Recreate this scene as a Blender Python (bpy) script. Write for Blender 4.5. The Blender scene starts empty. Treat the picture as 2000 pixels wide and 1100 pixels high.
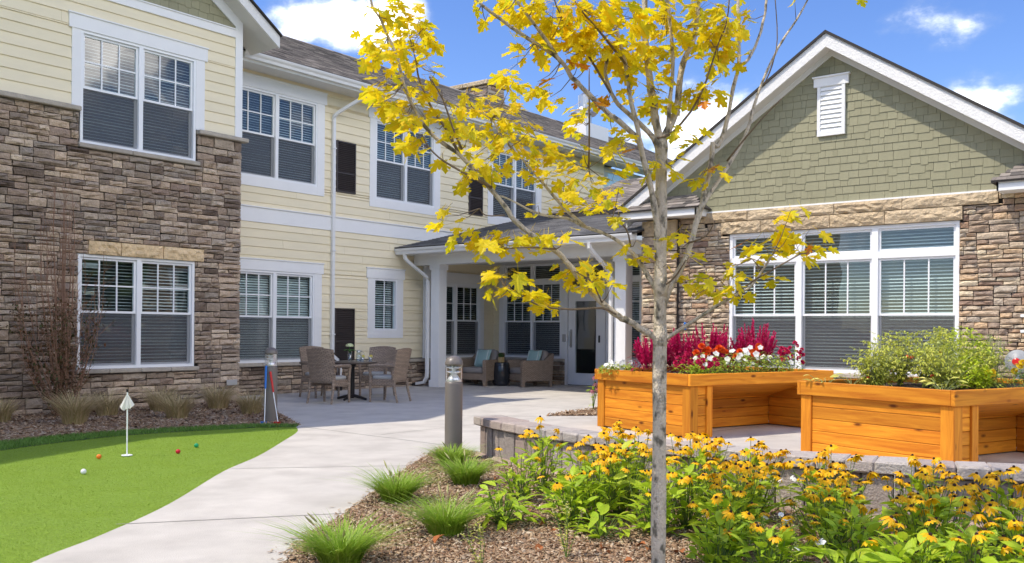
import bpy, math, random
import numpy as np
from mathutils import Vector, Matrix

scene = bpy.context.scene
C = scene.collection
rnd = random.Random(11)
PI = math.pi

# ------------------------------------------------------------------ camera, sky, sun, exposure
EYE = 1.32
th = math.radians(38.3)
F = Vector((math.cos(th), math.sin(th), 0)); R = Vector((math.sin(th), -math.cos(th), 0)); UP = Vector((0, 0, 1))
roll = 0.0077
cr, sr = math.sqrt(1 - roll * roll), roll
cx_, cy_ = R * cr + UP * sr, UP * cr - R * sr
cam = bpy.data.cameras.new('camera')
cam.sensor_width = 36; cam.lens = 36 * 1834 / 2000; cam.shift_y = 0.048
cam.clip_start = 0.05; cam.clip_end = 3000
co = bpy.data.objects.new('camera', cam); C.objects.link(co)
M = Matrix((cx_, cy_, -F)).transposed().to_4x4(); M.translation = Vector((0, 0, EYE))
co.matrix_world = M
scene.camera = co

SUN_TRAVEL = Vector((0.50, -0.40, -1.0)).normalized()
to_sun = -SUN_TRAVEL
el = math.asin(to_sun.z); az = math.atan2(to_sun.x, to_sun.y)      # clockwise from +Y
world = bpy.data.worlds.new('World'); scene.world = world; world.use_nodes = True
wt = world.node_tree; wt.nodes.clear()
def N(t, kind, **kw):
    n = t.nodes.new(kind)
    for k, v in kw.items(): setattr(n, k, v)
    return n
out = N(wt, 'ShaderNodeOutputWorld'); bg = N(wt, 'ShaderNodeBackground')
sky = N(wt, 'ShaderNodeTexSky', sky_type='NISHITA', sun_disc=False)
sky.sun_elevation = el; sky.sun_rotation = az
sky.air_density = 1.0; sky.dust_density = 0.15; sky.ozone_density = 3.0; sky.altitude = 300
SKY_STRENGTH = 0.15
bg.inputs['Strength'].default_value = SKY_STRENGTH
# fair-weather clouds by noise on the view direction; unseen banks added as fill light
tc = N(wt, 'ShaderNodeTexCoord')
def mth(op, a, b=None, clamp=False):
    n = N(wt, 'ShaderNodeMath', operation=op); n.use_clamp = clamp
    for i, x in enumerate((a, b)):
        if x is None: continue
        if isinstance(x, (int, float)): n.inputs[i].default_value = x
        else: wt.links.new(x, n.inputs[i])
    return n.outputs[0]
mp = N(wt, 'ShaderNodeMapping'); mp.inputs['Scale'].default_value = (1, 1, 1.7)
wt.links.new(tc.outputs['Generated'], mp.inputs['Vector'])
n1 = N(wt, 'ShaderNodeTexNoise'); n1.inputs['Scale'].default_value = 7.5; n1.inputs['Detail'].default_value = 9; n1.inputs['Roughness'].default_value = 0.58
wt.links.new(mp.outputs[0], n1.inputs['Vector'])
n2 = N(wt, 'ShaderNodeTexNoise'); n2.inputs['Scale'].default_value = 1.9; n2.inputs['Detail'].default_value = 2
wt.links.new(mp.outputs[0], n2.inputs['Vector'])
cov = mth('ADD', n1.outputs[0], mth('MULTIPLY', mth('SUBTRACT', n2.outputs[0], 0.55), 0.55))
def bank(d, width, amount):
    """a cumulus bank sitting in one direction of the sky"""
    v = N(wt, 'ShaderNodeVectorMath', operation='DISTANCE'); v.inputs[1].default_value = d
    nv = N(wt, 'ShaderNodeVectorMath', operation='NORMALIZE'); wt.links.new(tc.outputs['Generated'], nv.inputs[0])
    wt.links.new(nv.outputs[0], v.inputs[0])
    q = mth('SUBTRACT', 1.0, mth('DIVIDE', v.outputs['Value'], width), True)
    return mth('MULTIPLY', q, amount)
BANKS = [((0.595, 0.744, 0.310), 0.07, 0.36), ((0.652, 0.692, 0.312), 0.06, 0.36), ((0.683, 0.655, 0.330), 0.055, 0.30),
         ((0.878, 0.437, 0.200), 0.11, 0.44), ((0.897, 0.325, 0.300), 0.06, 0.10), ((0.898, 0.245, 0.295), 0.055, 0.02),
         ((0.955, 0.215, 0.286), 0.04, 0.04), ((0.30, -0.80, 0.52), 0.5, 0.42), ((-0.7, 0.3, 0.6), 0.5, 0.42), ((0.1, 0.9, 0.45), 0.4, 0.40), ((-0.5, -0.7, 0.5), 0.5, 0.42)]  # the wide banks lie out of view, added to lift the shade
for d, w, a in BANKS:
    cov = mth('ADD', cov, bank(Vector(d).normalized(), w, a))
mr = N(wt, 'ShaderNodeMapRange', interpolation_type='SMOOTHSTEP')
mr.inputs['From Min'].default_value = 0.53; mr.inputs['From Max'].default_value = 0.88
wt.links.new(cov, mr.inputs['Value'])
hs = N(wt, 'ShaderNodeHueSaturation'); hs.inputs['Saturation'].default_value = 1.2; hs.inputs['Hue'].default_value = 0.515; hs.inputs['Value'].default_value = 0.62
wt.links.new(sky.outputs[0], hs.inputs['Color'])
mx = N(wt, 'ShaderNodeMix', data_type='RGBA')
wt.links.new(mr.outputs[0], mx.inputs[0]); wt.links.new(hs.outputs[0], mx.inputs[6])
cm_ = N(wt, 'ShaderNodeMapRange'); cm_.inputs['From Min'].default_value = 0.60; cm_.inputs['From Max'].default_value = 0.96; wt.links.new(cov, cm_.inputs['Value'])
cc = N(wt, 'ShaderNodeMix', data_type='RGBA'); cc.inputs[6].default_value = (2.1, 2.4, 2.9, 1); cc.inputs[7].default_value = (21, 20.3, 19.6, 1)  # cloud white raised so the clouds brighten the shaded sides
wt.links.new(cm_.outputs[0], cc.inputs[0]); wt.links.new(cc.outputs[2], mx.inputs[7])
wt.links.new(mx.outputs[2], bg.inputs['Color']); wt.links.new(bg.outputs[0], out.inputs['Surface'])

sun = bpy.data.lights.new('sun', 'SUN'); sun.energy = 2.0; sun.angle = math.radians(0.5); sun.color = (1.0, 0.91, 0.77)
so = bpy.data.objects.new('sun', sun); C.objects.link(so)
so.rotation_euler = SUN_TRAVEL.to_track_quat('-Z', 'Y').to_euler(); so.location = (-20, 16, 40)
scene.view_settings.view_transform = 'Standard'; scene.view_settings.look = 'None'
scene.view_settings.gamma = 1.0; scene.view_settings.use_curve_mapping = False
scene.view_settings.exposure = 1.15
scene.cycles.max_bounces = 8; scene.cycles.transparent_max_bounces = 16
scene.cycles.diffuse_bounces = 4; scene.cycles.glossy_bounces = 3

# ------------------------------------------------------------------ materials
def new_mat(name):
    m = bpy.data.materials.new(name); m.use_nodes = True
    t = m.node_tree; t.nodes.clear()
    return m, t
def principled(t): 
    o = N(t, 'ShaderNodeOutputMaterial'); p = N(t, 'ShaderNodeBsdfPrincipled'); t.links.new(p.outputs[0], o.inputs['Surface'])
    return o, p
def mat(name, col, rough=0.6, vary=None, noise=None, amt=0.15, stretch=(1, 1, 1), bump=None, metal=0.0, spec=0.4, coord='pos',
        leaf=0.0, noise2=None, col2=None, hue=0.0, bumpd=0.02):
    """vary: list of colours chosen per object / per loose island; noise: scale of a value mottling; col2 + noise2: patches of a second colour"""
    m, t = new_mat(name); o, p = principled(t); L = t.links.new
    if coord == 'pos': src = N(t, 'ShaderNodeNewGeometry').outputs['Position']
    else: src = N(t, 'ShaderNodeTexCoord').outputs['Object']
    mp = N(t, 'ShaderNodeMapping'); mp.inputs['Scale'].default_value = stretch; L(src, mp.inputs['Vector']); vec = mp.outputs[0]
    if vary:
        oi = N(t, 'ShaderNodeObjectInfo'); ge = N(t, 'ShaderNodeNewGeometry')
        a = N(t, 'ShaderNodeMath', operation='MULTIPLY_ADD'); L(ge.outputs['Random Per Island'], a.inputs[0]); a.inputs[1].default_value = 7.31; L(oi.outputs['Random'], a.inputs[2])
        fr = N(t, 'ShaderNodeMath', operation='FRACT'); L(a.outputs[0], fr.inputs[0])
        rp = N(t, 'ShaderNodeValToRGB'); rp.color_ramp.interpolation = 'LINEAR'
        e = rp.color_ramp.elements
        e[0].position = 0; e[0].color = (*vary[0], 1); e[1].position = 1; e[1].color = (*vary[-1], 1)
        for i, c in enumerate(vary[1:-1]):
            x = e.new((i + 1) / (len(vary) - 1)); x.color = (*c, 1)
        L(fr.outputs[0], rp.inputs[0]); colour = rp.outputs[0]
    else:
        rg = N(t, 'ShaderNodeRGB'); rg.outputs[0].default_value = (*col, 1); colour = rg.outputs[0]
    if col2:
        nz = N(t, 'ShaderNodeTexNoise'); nz.inputs['Scale'].default_value = noise2[0]; nz.inputs['Detail'].default_value = 5; L(vec, nz.inputs['Vector'])
        r2 = N(t, 'ShaderNodeMapRange'); r2.inputs['From Min'].default_value = noise2[1]; r2.inputs['From Max'].default_value = noise2[2]; L(nz.outputs[0], r2.inputs['Value'])
        mm = N(t, 'ShaderNodeMix', data_type='RGBA'); L(r2.outputs[0], mm.inputs[0]); L(colour, mm.inputs[6]); mm.inputs[7].default_value = (*col2, 1); colour = mm.outputs[2]
    if noise:
        nz = N(t, 'ShaderNodeTexNoise'); nz.inputs['Scale'].default_value = noise; nz.inputs['Detail'].default_value = 6; nz.inputs['Roughness'].default_value = 0.65; L(vec, nz.inputs['Vector'])
        r2 = N(t, 'ShaderNodeMapRange'); r2.inputs['From Min'].default_value = 0.25; r2.inputs['From Max'].default_value = 0.75
        r2.inputs['To Min'].default_value = 1 - amt; r2.inputs['To Max'].default_value = 1 + amt; L(nz.outputs[0], r2.inputs['Value'])
        hv = N(t, 'ShaderNodeHueSaturation'); L(colour, hv.inputs['Color']); L(r2.outputs[0], hv.inputs['Value']); colour = hv.outputs[0]
    L(colour, p.inputs['Base Color'])
    p.inputs['Roughness'].default_value = rough; p.inputs['Metallic'].default_value = metal; p.inputs['Specular IOR Level'].default_value = spec
    if bump:
        nb = N(t, 'ShaderNodeTexNoise'); nb.inputs['Scale'].default_value = bump[0]; nb.inputs['Detail'].default_value = 5; L(vec, nb.inputs['Vector'])
        b = N(t, 'ShaderNodeBump'); b.inputs['Strength'].default_value = bump[1]; b.inputs['Distance'].default_value = bumpd
        L(nb.outputs[0], b.inputs['Height']); L(b.outputs[0], p.inputs['Normal'])
    if leaf:
        tr = N(t, 'ShaderNodeBsdfTranslucent'); L(colour, tr.inputs['Color'])
        ms = N(t, 'ShaderNodeMixShader'); ms.inputs[0].default_value = leaf
        L(p.outputs[0], ms.inputs[1]); L(tr.outputs[0], ms.inputs[2]); L(ms.outputs[0], o.inputs['Surface'])
    return m
def glass_mat(name, tint, base, gain, rough=0.0):
    m, t = new_mat(name); L = t.links.new; o = N(t, 'ShaderNodeOutputMaterial')
    tr = N(t, 'ShaderNodeBsdfTransparent'); tr.inputs[0].default_value = (*tint, 1)
    gl = N(t, 'ShaderNodeBsdfGlossy'); gl.inputs['Roughness'].default_value = rough; gl.inputs[0].default_value = (1, 1, 1, 1)
    gg = N(t, 'ShaderNodeNewGeometry'); dt = N(t, 'ShaderNodeVectorMath', operation='DOT_PRODUCT'); L(gg.outputs['Incoming'], dt.inputs[0]); L(gg.outputs['Normal'], dt.inputs[1])
    ab = N(t, 'ShaderNodeMath', operation='ABSOLUTE'); L(dt.outputs['Value'], ab.inputs[0]); iv = N(t, 'ShaderNodeMath', operation='SUBTRACT'); iv.inputs[0].default_value = 1; L(ab.outputs[0], iv.inputs[1])
    pw = N(t, 'ShaderNodeMath', operation='POWER'); L(iv.outputs[0], pw.inputs[0]); pw.inputs[1].default_value = 5
    fr = N(t, 'ShaderNodeMath', operation='MULTIPLY_ADD'); L(pw.outputs[0], fr.inputs[0]); fr.inputs[1].default_value = 0.95; fr.inputs[2].default_value = 0.05
    ma = N(t, 'ShaderNodeMath', operation='MULTIPLY_ADD'); ma.use_clamp = True; L(fr.outputs[0], ma.inputs[0]); ma.inputs[1].default_value = gain; ma.inputs[2].default_value = base
    nz = N(t, 'ShaderNodeTexNoise'); nz.inputs['Scale'].default_value = 1.3; nz.inputs['Detail'].default_value = 1
    ge = N(t, 'ShaderNodeNewGeometry'); L(ge.outputs['Position'], nz.inputs['Vector'])
    bp = N(t, 'ShaderNodeBump'); bp.inputs['Strength'].default_value = 0.12; bp.inputs['Distance'].default_value = 0.05; L(nz.outputs[0], bp.inputs['Height']); L(bp.outputs[0], gl.inputs['Normal'])
    ms = N(t, 'ShaderNodeMixShader'); L(ma.outputs[0], ms.inputs[0]); L(tr.outputs[0], ms.inputs[1]); L(gl.outputs[0], ms.inputs[2]); L(ms.outputs[0], o.inputs['Surface'])
    return m
def screen_mat(name, col, opac):
    m, t = new_mat(name); L = t.links.new; o = N(t, 'ShaderNodeOutputMaterial')
    tr = N(t, 'ShaderNodeBsdfTransparent'); df = N(t, 'ShaderNodeBsdfDiffuse'); df.inputs[0].default_value = (*col, 1)
    ms = N(t, 'ShaderNodeMixShader'); ms.inputs[0].default_value = opac; L(tr.outputs[0], ms.inputs[1]); L(df.outputs[0], ms.inputs[2]); L(ms.outputs[0], o.inputs['Surface'])
    return m
def weave_mat(name, c1, c2):
    m, t = new_mat(name); o, p = principled(t); L = t.links.new
    tcx = N(t, 'ShaderNodeTexCoord'); br = N(t, 'ShaderNodeTexBrick')
    mpn = N(t, 'ShaderNodeMapping'); mpn.inputs['Rotation'].default_value = (math.radians(90), 0, 0); 
    sx = N(t, 'ShaderNodeSeparateXYZ'); L(tcx.outputs['Object'], sx.inputs[0])
    ad = N(t, 'ShaderNodeMath', operation='ADD'); L(sx.outputs['X'], ad.inputs[0]); L(sx.outputs['Y'], ad.inputs[1])
    cb = N(t, 'ShaderNodeCombineXYZ'); L(ad.outputs[0], cb.inputs['X']); L(sx.outputs['Z'], cb.inputs['Y'])
    L(cb.outputs[0], br.inputs['Vector']); br.inputs['Scale'].default_value = 1.0
    br.inputs['Brick Width'].default_value = 0.07; br.inputs['Row Height'].default_value = 0.024; br.inputs['Mortar Size'].default_value = 0.004; br.inputs['Mortar Smooth'].default_value = 0.4
    br.inputs['Color1'].default_value = (*c1, 1); br.inputs['Color2'].default_value = (*c2, 1); br.inputs['Mortar'].default_value = (c1[0] * .25, c1[1] * .25, c1[2] * .25, 1)
    L(br.outputs['Color'], p.inputs['Base Color']); p.inputs['Roughness'].default_value = 0.55
    iv = N(t, 'ShaderNodeMath', operation='SUBTRACT'); iv.inputs[0].default_value = 1; L(br.outputs['Fac'], iv.inputs[1])
    b = N(t, 'ShaderNodeBump'); b.inputs['Strength'].default_value = 0.8; b.inputs['Distance'].default_value = 0.004; L(iv.outputs[0], b.inputs['Height']); L(b.outputs[0], p.inputs['Normal'])
    return m
def wood_mat(name, ca, cb_, axis):
    """stained cedar: grain stretched along one local axis, knots, a tone of its own per board"""
    m, t = new_mat(name); o, p = principled(t); L = t.links.new
    tcx = N(t, 'ShaderNodeTexCoord'); mpn = N(t, 'ShaderNodeMapping')
    sc = [22, 22, 22]; sc[axis] = 1.6; mpn.inputs['Scale'].default_value = sc; L(tcx.outputs['Object'], mpn.inputs['Vector'])
    oi = N(t, 'ShaderNodeObjectInfo'); vm = N(t, 'ShaderNodeVectorMath', operation='ADD'); sclr = N(t, 'ShaderNodeVectorMath', operation='SCALE'); sclr.inputs[0].default_value = (13, 7, 29); L(oi.outputs['Random'], sclr.inputs['Scale'])
    L(mpn.outputs[0], vm.inputs[0]); L(sclr.outputs[0], vm.inputs[1])
    nz = N(t, 'ShaderNodeTexNoise'); nz.inputs['Scale'].default_value = 1.0; nz.inputs['Detail'].default_value = 6; nz.inputs['Distortion'].default_value = 0.8; L(vm.outputs[0], nz.inputs['Vector'])
    rp = N(t, 'ShaderNodeValToRGB'); e = rp.color_ramp.elements; e[0].position = 0.3; e[0].color = (*ca, 1); e[1].position = 0.68; e[1].color = (*cb_, 1); L(nz.outputs[0], rp.inputs[0])
    vo = N(t, 'ShaderNodeTexVoronoi'); mp2 = N(t, 'ShaderNodeMapping'); s2 = [7, 7, 7]; s2[axis] = 2.6; mp2.inputs['Scale'].default_value = s2
    L(tcx.outputs['Object'], mp2.inputs['Vector']); v2 = N(t, 'ShaderNodeVectorMath', operation='ADD'); L(mp2.outputs[0], v2.inputs[0]); L(sclr.outputs[0], v2.inputs[1]); L(v2.outputs[0], vo.inputs['Vector']); vo.inputs['Scale'].default_value = 1
    kn = N(t, 'ShaderNodeMapRange'); kn.inputs['From Min'].default_value = 0.06; kn.inputs['From Max'].default_value = 0.17; L(vo.outputs['Distance'], kn.inputs['Value'])
    mm = N(t, 'ShaderNodeMix', data_type='RGBA'); L(kn.outputs[0], mm.inputs[0]); mm.inputs[6].default_value = (ca[0] * .3, ca[1] * .25, ca[2] * .3, 1); L(rp.outputs[0], mm.inputs[7])
    hv = N(t, 'ShaderNodeHueSaturation'); L(mm.outputs[2], hv.inputs['Color'])
    rv = N(t, 'ShaderNodeMapRange'); rv.inputs['To Min'].default_value = 0.74; rv.inputs['To Max'].default_value = 1.15; L(oi.outputs['Random'], rv.inputs['Value']); L(rv.outputs[0], hv.inputs['Value'])
    L(hv.outputs[0], p.inputs['Base Color']); p.inputs['Roughness'].default_value = 0.6; p.inputs['Specular IOR Level'].default_value = 0.25
    b = N(t, 'ShaderNodeBump'); b.inputs['Strength'].default_value = 0.2; b.inputs['Distance'].default_value = 0.004; L(nz.outputs[0], b.inputs['Height']); L(b.outputs[0], p.inputs['Normal'])
    return m

MT = {}
MT['white'] = mat('white trim paint', (0.84, 0.84, 0.83), 0.5, noise=3, amt=0.03, bump=(60, .05))
MT['rough_white'] = mat('textured white fascia', (0.80, 0.79, 0.77), 0.6, noise=14, amt=0.05, bump=(38, .6))
MT['soffit'] = mat('soffit white', (0.70, 0.69, 0.66), 0.6, noise=2, amt=0.03)
MT['cream'] = mat('cream lap siding', (0.84, 0.745, 0.53), 0.62, vary=[(0.84, 0.745, 0.53), (0.86, 0.765, 0.55), (0.82, 0.73, 0.515), (0.85, 0.755, 0.54)], noise=1.5, amt=0.05, stretch=(1, 1, 5), bump=(40, .10))
MT['sheath'] = mat('sheathing', (0.30, 0.27, 0.20), 0.9)
STONE = [(0.127, 0.091, 0.069), (0.374, 0.28, 0.204), (0.24, 0.19, 0.15), (0.548, 0.418, 0.302), (0.29, 0.208, 0.158), (0.699, 0.559, 0.41), (0.212, 0.161, 0.125), (0.477, 0.379, 0.286), (0.305, 0.253, 0.203), (0.59, 0.442, 0.309), (0.168, 0.124, 0.095)]
MT['stone'] = mat('ledge stone', (0.2, 0.17, 0.14), 0.85, vary=STONE, noise=16, amt=0.28, bump=(34, .75), bumpd=0.03)
STONE2 = [(0.269, 0.179, 0.133), (0.487, 0.37, 0.255), (0.366, 0.28, 0.208), (0.597, 0.478, 0.33), (0.402, 0.254, 0.163), (0.68, 0.573, 0.404), (0.319, 0.234, 0.183), (0.543, 0.438, 0.317), (0.423, 0.363, 0.293), (0.592, 0.411, 0.249), (0.298, 0.227, 0.176)]
MT['stone_warm'] = mat('warm ledge stone', (0.3, 0.25, 0.2), 0.85, vary=STONE2, noise=16, amt=0.26, bump=(34, .75), bumpd=0.03)
MT['mortar'] = mat('recessed mortar', (0.05, 0.043, 0.038), 0.95)
MT['limestone'] = mat('tan split limestone', (0.50, 0.39, 0.25), 0.85, vary=[(0.50, 0.38, 0.235), (0.56, 0.44, 0.29), (0.46, 0.35, 0.22)], noise=7, amt=0.22, bump=(16, 1.0), bumpd=0.05)
MT['limestone_tan'] = mat('tan lintel stone', (0.72, 0.52, 0.29), 0.85, vary=[(0.72, 0.52, 0.29), (0.78, 0.58, 0.34), (0.66, 0.47, 0.26)], noise=7, amt=0.22, bump=(16, 1.0), bumpd=0.05)
MT['ledge'] = mat('pale cut stone ledge', (0.40, 0.35, 0.29), 0.85, vary=[(0.40, 0.35, 0.285), (0.45, 0.40, 0.33), (0.36, 0.315, 0.265)], noise=10, amt=0.18, bump=(30, .5))
MT['sage'] = mat('sage shingle', (0.28, 0.265, 0.165), 0.65, vary=[(0.285, 0.27, 0.168), (0.305, 0.29, 0.182), (0.265, 0.252, 0.155)], noise=6, amt=0.06, stretch=(1, 6, 1), bump=(30, .1))
MT['roof'] = mat('asphalt shingle', (0.1, 0.085, 0.075), 0.9, vary=[(0.075, 0.068, 0.064), (0.30, 0.26, 0.225), (0.145, 0.127, 0.115), (0.40, 0.35, 0.305), (0.10, 0.09, 0.083), (0.25, 0.215, 0.19)], noise=60, amt=0.25, bump=(150, .4))
MT['roof_grey'] = mat('grey asphalt shingle', (0.1, 0.09, 0.085), 0.8, vary=[(0.085, 0.085, 0.09), (0.22, 0.215, 0.215), (0.13, 0.128, 0.13), (0.27, 0.26, 0.258)], noise=60, amt=0.22, bump=(150, .4))
MT['roof_base'] = mat('roof underlay', (0.045, 0.04, 0.037), 0.9)
MT['glass'] = glass_mat('window glass', (0.82, 0.93, 0.93), 0.03, 1.5)
MT['screen'] = screen_mat('insect screen', (0.13, 0.135, 0.145), 0.52)
MT['blind'] = mat('blind slat', (0.74, 0.75, 0.74), 0.55)
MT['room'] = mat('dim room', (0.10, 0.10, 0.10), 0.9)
MT['louver'] = mat('dark brown louver', (0.062, 0.050, 0.047), 0.45)
MT['gutter'] = mat('white gutter metal', (0.79, 0.79, 0.78), 0.35, noise=2, amt=0.03)
MT['concrete'] = mat('broom concrete', (0.53, 0.50, 0.455), 0.88, noise=1.6, amt=0.13, bump=(130, .3), col2=(0.46, 0.43, 0.39), noise2=(2.4, .45, .72))
MT['turf'] = mat('putting turf', (0.215, 0.335, 0.034), 0.85, noise=38, amt=0.22, bump=(120, .9), col2=(0.205, 0.32, 0.02), noise2=(3.0, .42, .7))
MT['fringe'] = mat('fringe turf blades', (0.06, 0.15, 0.025), 0.6, vary=[(0.09, 0.19, 0.028), (0.15, 0.29, 0.045), (0.11, 0.23, 0.035)], leaf=0.2)
MT['fringe_base'] = mat('fringe backing', (0.03, 0.07, 0.015), 0.9)
MT['mulch'] = mat('mulch floor', (0.15, 0.092, 0.058), 0.95, noise=45, amt=0.5, bump=(60, 1.0))
MT['chips'] = mat('bark chips', (0.2, 0.14, 0.1), 0.9, vary=[(0.16, 0.085, 0.045), (0.36, 0.235, 0.135), (0.25, 0.14, 0.08), (0.48, 0.36, 0.235), (0.20, 0.115, 0.065), (0.60, 0.49, 0.36), (0.30, 0.18, 0.10)], noise=40, amt=0.2)
MT['soil'] = mat('lawn and soil', (0.07, 0.09, 0.03), 0.95, noise=4, amt=0.3)
MT['paver'] = mat('tumbled paver', (0.3, 0.25, 0.22), 0.88, vary=[(0.36, 0.285, 0.245), (0.30, 0.27, 0.245), (0.27, 0.205, 0.18), (0.40, 0.355, 0.32), (0.32, 0.25, 0.215), (0.37, 0.33, 0.30)], noise=28, amt=0.2, bump=(60, .6))
MT['cap_paver'] = mat('cap paver', (0.4, 0.36, 0.33), 0.88, vary=[(0.42, 0.345, 0.30), (0.38, 0.35, 0.325), (0.36, 0.285, 0.25), (0.45, 0.41, 0.375), (0.40, 0.33, 0.29)], noise=28, amt=0.18, bump=(60, .6))
MT['foot_stone'] = mat('pink footing stone', (0.38, 0.28, 0.235), 0.9, noise=20, amt=0.25, bump=(30, .8))
CA, CB = (0.52, 0.155, 0.010), (0.79, 0.315, 0.024)
MT['wood_x'] = wood_mat('cedar boards along', CA, CB, 0)
MT['wood_y'] = wood_mat('cedar boards across', CA, CB, 1)
MT['wood_z'] = wood_mat('cedar posts', CA, CB, 2)
MT['potting'] = mat('potting soil', (0.06, 0.042, 0.032), 0.95, noise=40, amt=0.5, bump=(60, 1))
MT['bark'] = mat('maple bark', (0.60, 0.525, 0.415), 0.85, noise=9, amt=0.22, stretch=(1.5, 1.5, 1), bump=(60, .8), col2=(0.16, 0.145, 0.11), noise2=(17, .52, .66))
MT['twig'] = mat('maple twig', (0.20, 0.15, 0.10), 0.8, noise=14, amt=0.25)
YL = [(0.88, 0.70, 0.010), (0.94, 0.77, 0.025), (0.76, 0.68, 0.016), (0.95, 0.72, 0.014), (0.60, 0.61, 0.020), (0.93, 0.71, 0.014), (0.80, 0.72, 0.018), (0.92, 0.62, 0.010)]
MT['leaf_yellow'] = mat('maple leaf yellow', (0.6, 0.42, 0.01), 0.5, vary=YL, noise=16, amt=0.14, leaf=0.58, coord='obj')
MT['leaf_orange'] = mat('maple leaf orange', (0.48, 0.14, 0.012), 0.5, vary=[(0.75, 0.34, 0.012), (0.58, 0.16, 0.015), (0.80, 0.45, 0.012)], noise=18, amt=0.25, leaf=0.4, coord='obj')
MT['rud_leaf'] = mat('coneflower leaf', (0.1, 0.22, 0.03), 0.5, vary=[(0.34, 0.52, 0.025), (0.48, 0.64, 0.035), (0.38, 0.56, 0.03), (0.58, 0.68, 0.045), (0.27, 0.44, 0.025)], noise=30, amt=0.15, leaf=0.42, coord='obj')
MT['rud_stem'] = mat('coneflower stem', (0.12, 0.19, 0.035), 0.6)
MT['rud_petal'] = mat('golden petals', (0.96, 0.52, 0.005), 0.5, vary=[(0.97, 0.60, 0.006), (0.95, 0.50, 0.005), (0.97, 0.68, 0.010)], leaf=0.38)
MT['rud_cone'] = mat('dark cone', (0.035, 0.015, 0.010), 0.8, bump=(300, .6))
MT['grass'] = mat('fountain grass', (0.2, 0.32, 0.05), 0.5, vary=[(0.19, 0.34, 0.02), (0.31, 0.47, 0.04), (0.24, 0.40, 0.03), (0.40, 0.50, 0.09)], leaf=0.3)
MT['straw'] = mat('tan grass', (0.4, 0.3, 0.15), 0.6, vary=[(0.58, 0.44, 0.23), (0.66, 0.54, 0.32), (0.48, 0.37, 0.18), (0.42, 0.38, 0.16)], leaf=0.3)
MT['dry_twig'] = mat('red brown twigs', (0.27, 0.15, 0.095), 0.75)
MT['dull_leaf'] = mat('dull shrub leaf', (0.07, 0.08, 0.03), 0.6, vary=[(0.06, 0.085, 0.025), (0.10, 0.10, 0.035), (0.20, 0.08, 0.035), (0.05, 0.07, 0.02)], leaf=0.25)
MT['bronze'] = mat('bronze bollard paint', (0.155, 0.135, 0.120), 0.38, spec=0.5, noise=3, amt=0.04)
MT['lens'] = glass_mat('clear lens', (0.95, 0.96, 0.97), 0.06, 1.3)
MT['chrome'] = mat('polished reflector', (0.92, 0.92, 0.93), 0.32, metal=0.7)
MT['wicker'] = weave_mat('brown wicker', (0.32, 0.235, 0.165), (0.43, 0.325, 0.24))
MT['stripe'] = mat('striped cushion', (0.42, 0.42, 0.40), 0.85)
MT['taupe'] = mat('taupe cushion', (0.27, 0.245, 0.225), 0.9, noise=4, amt=0.06, bump=(200, .2))
MT['aqua'] = mat('aqua pillow', (0.33, 0.50, 0.48), 0.85, noise=5, amt=0.08, bump=(160, .2))
MT['aqua_light'] = mat('pale aqua edge', (0.55, 0.67, 0.64), 0.85)
MT['iron'] = mat('black iron', (0.018, 0.016, 0.016), 0.4)
MT['tabletop'] = mat('dark slatted top', (0.10, 0.075, 0.06), 0.35)
MT['drum'] = mat('black glazed drum', (0.022, 0.024, 0.028), 0.16, spec=0.6)
MT['pot'] = mat('tan pot', (0.50, 0.36, 0.17), 0.6)
MT['boxwood'] = mat('boxwood', (0.035, 0.08, 0.015), 0.6, vary=[(0.03, 0.07, 0.012), (0.06, 0.12, 0.02)])
MT['clear'] = glass_mat('clear glass', (0.93, 0.96, 0.96), 0.08, 1.6)
MT['hydrangea'] = mat('pale green bloom', (0.62, 0.70, 0.36), 0.7, noise=60, amt=0.2, vary=[(0.62, 0.68, 0.34), (0.70, 0.74, 0.45)])
MT['fresh'] = mat('fresh green leaf', (0.10, 0.26, 0.05), 0.5, leaf=0.25)
MT['lemon'] = mat('lemon', (0.75, 0.62, 0.10), 0.5)
MT['flag'] = mat('white flag cloth', (0.78, 0.76, 0.72), 0.8, leaf=0.25)
MT['door'] = mat('white door', (0.86, 0.86, 0.86), 0.4)
MT['steel'] = mat('brushed steel', (0.5, 0.5, 0.5), 0.35, metal=0.9)
MT['plate'] = mat('grey plate', (0.42, 0.41, 0.39), 0.5)
MT['meter'] = mat('grey meter paint', (0.30, 0.315, 0.325), 0.4)
MT['red'] = mat('red plastic', (0.55, 0.015, 0.012), 0.3)
MT['blue'] = mat('blue plastic', (0.02, 0.16, 0.55), 0.4)
MT['vinyl'] = mat('white vinyl', (0.86, 0.87, 0.88), 0.4)
for k, c in dict(orange=(0.85, 0.20, 0.015), white=(0.80, 0.81, 0.83), crimson=(0.55, 0.01, 0.03), green=(0.005, 0.30, 0.12)).items():
    MT['ball_' + k] = mat(k + ' golf ball', c, 0.35, bump=(120, .3), coord='obj')
MT['celosia'] = mat('magenta plume', (0.52, 0.005, 0.10), 0.7, vary=[(0.62, 0.006, 0.13), (0.76, 0.02, 0.19), (0.50, 0.005, 0.10)], leaf=0.2)
MT['celosia_leaf'] = mat('wine leaf', (0.20, 0.02, 0.04), 0.6, vary=[(0.34, 0.008, 0.06), (0.44, 0.02, 0.08), (0.24, 0.015, 0.045), (0.18, 0.06, 0.03)], leaf=0.25)
MT['petunia'] = mat('white petunia', (0.82, 0.82, 0.78), 0.6, leaf=0.25)
MT['magenta'] = mat('cerise bloom', (0.55, 0.006, 0.085), 0.6, vary=[(0.55, 0.006, 0.085), (0.65, 0.02, 0.12), (0.42, 0.004, 0.06)], leaf=0.2)
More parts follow.
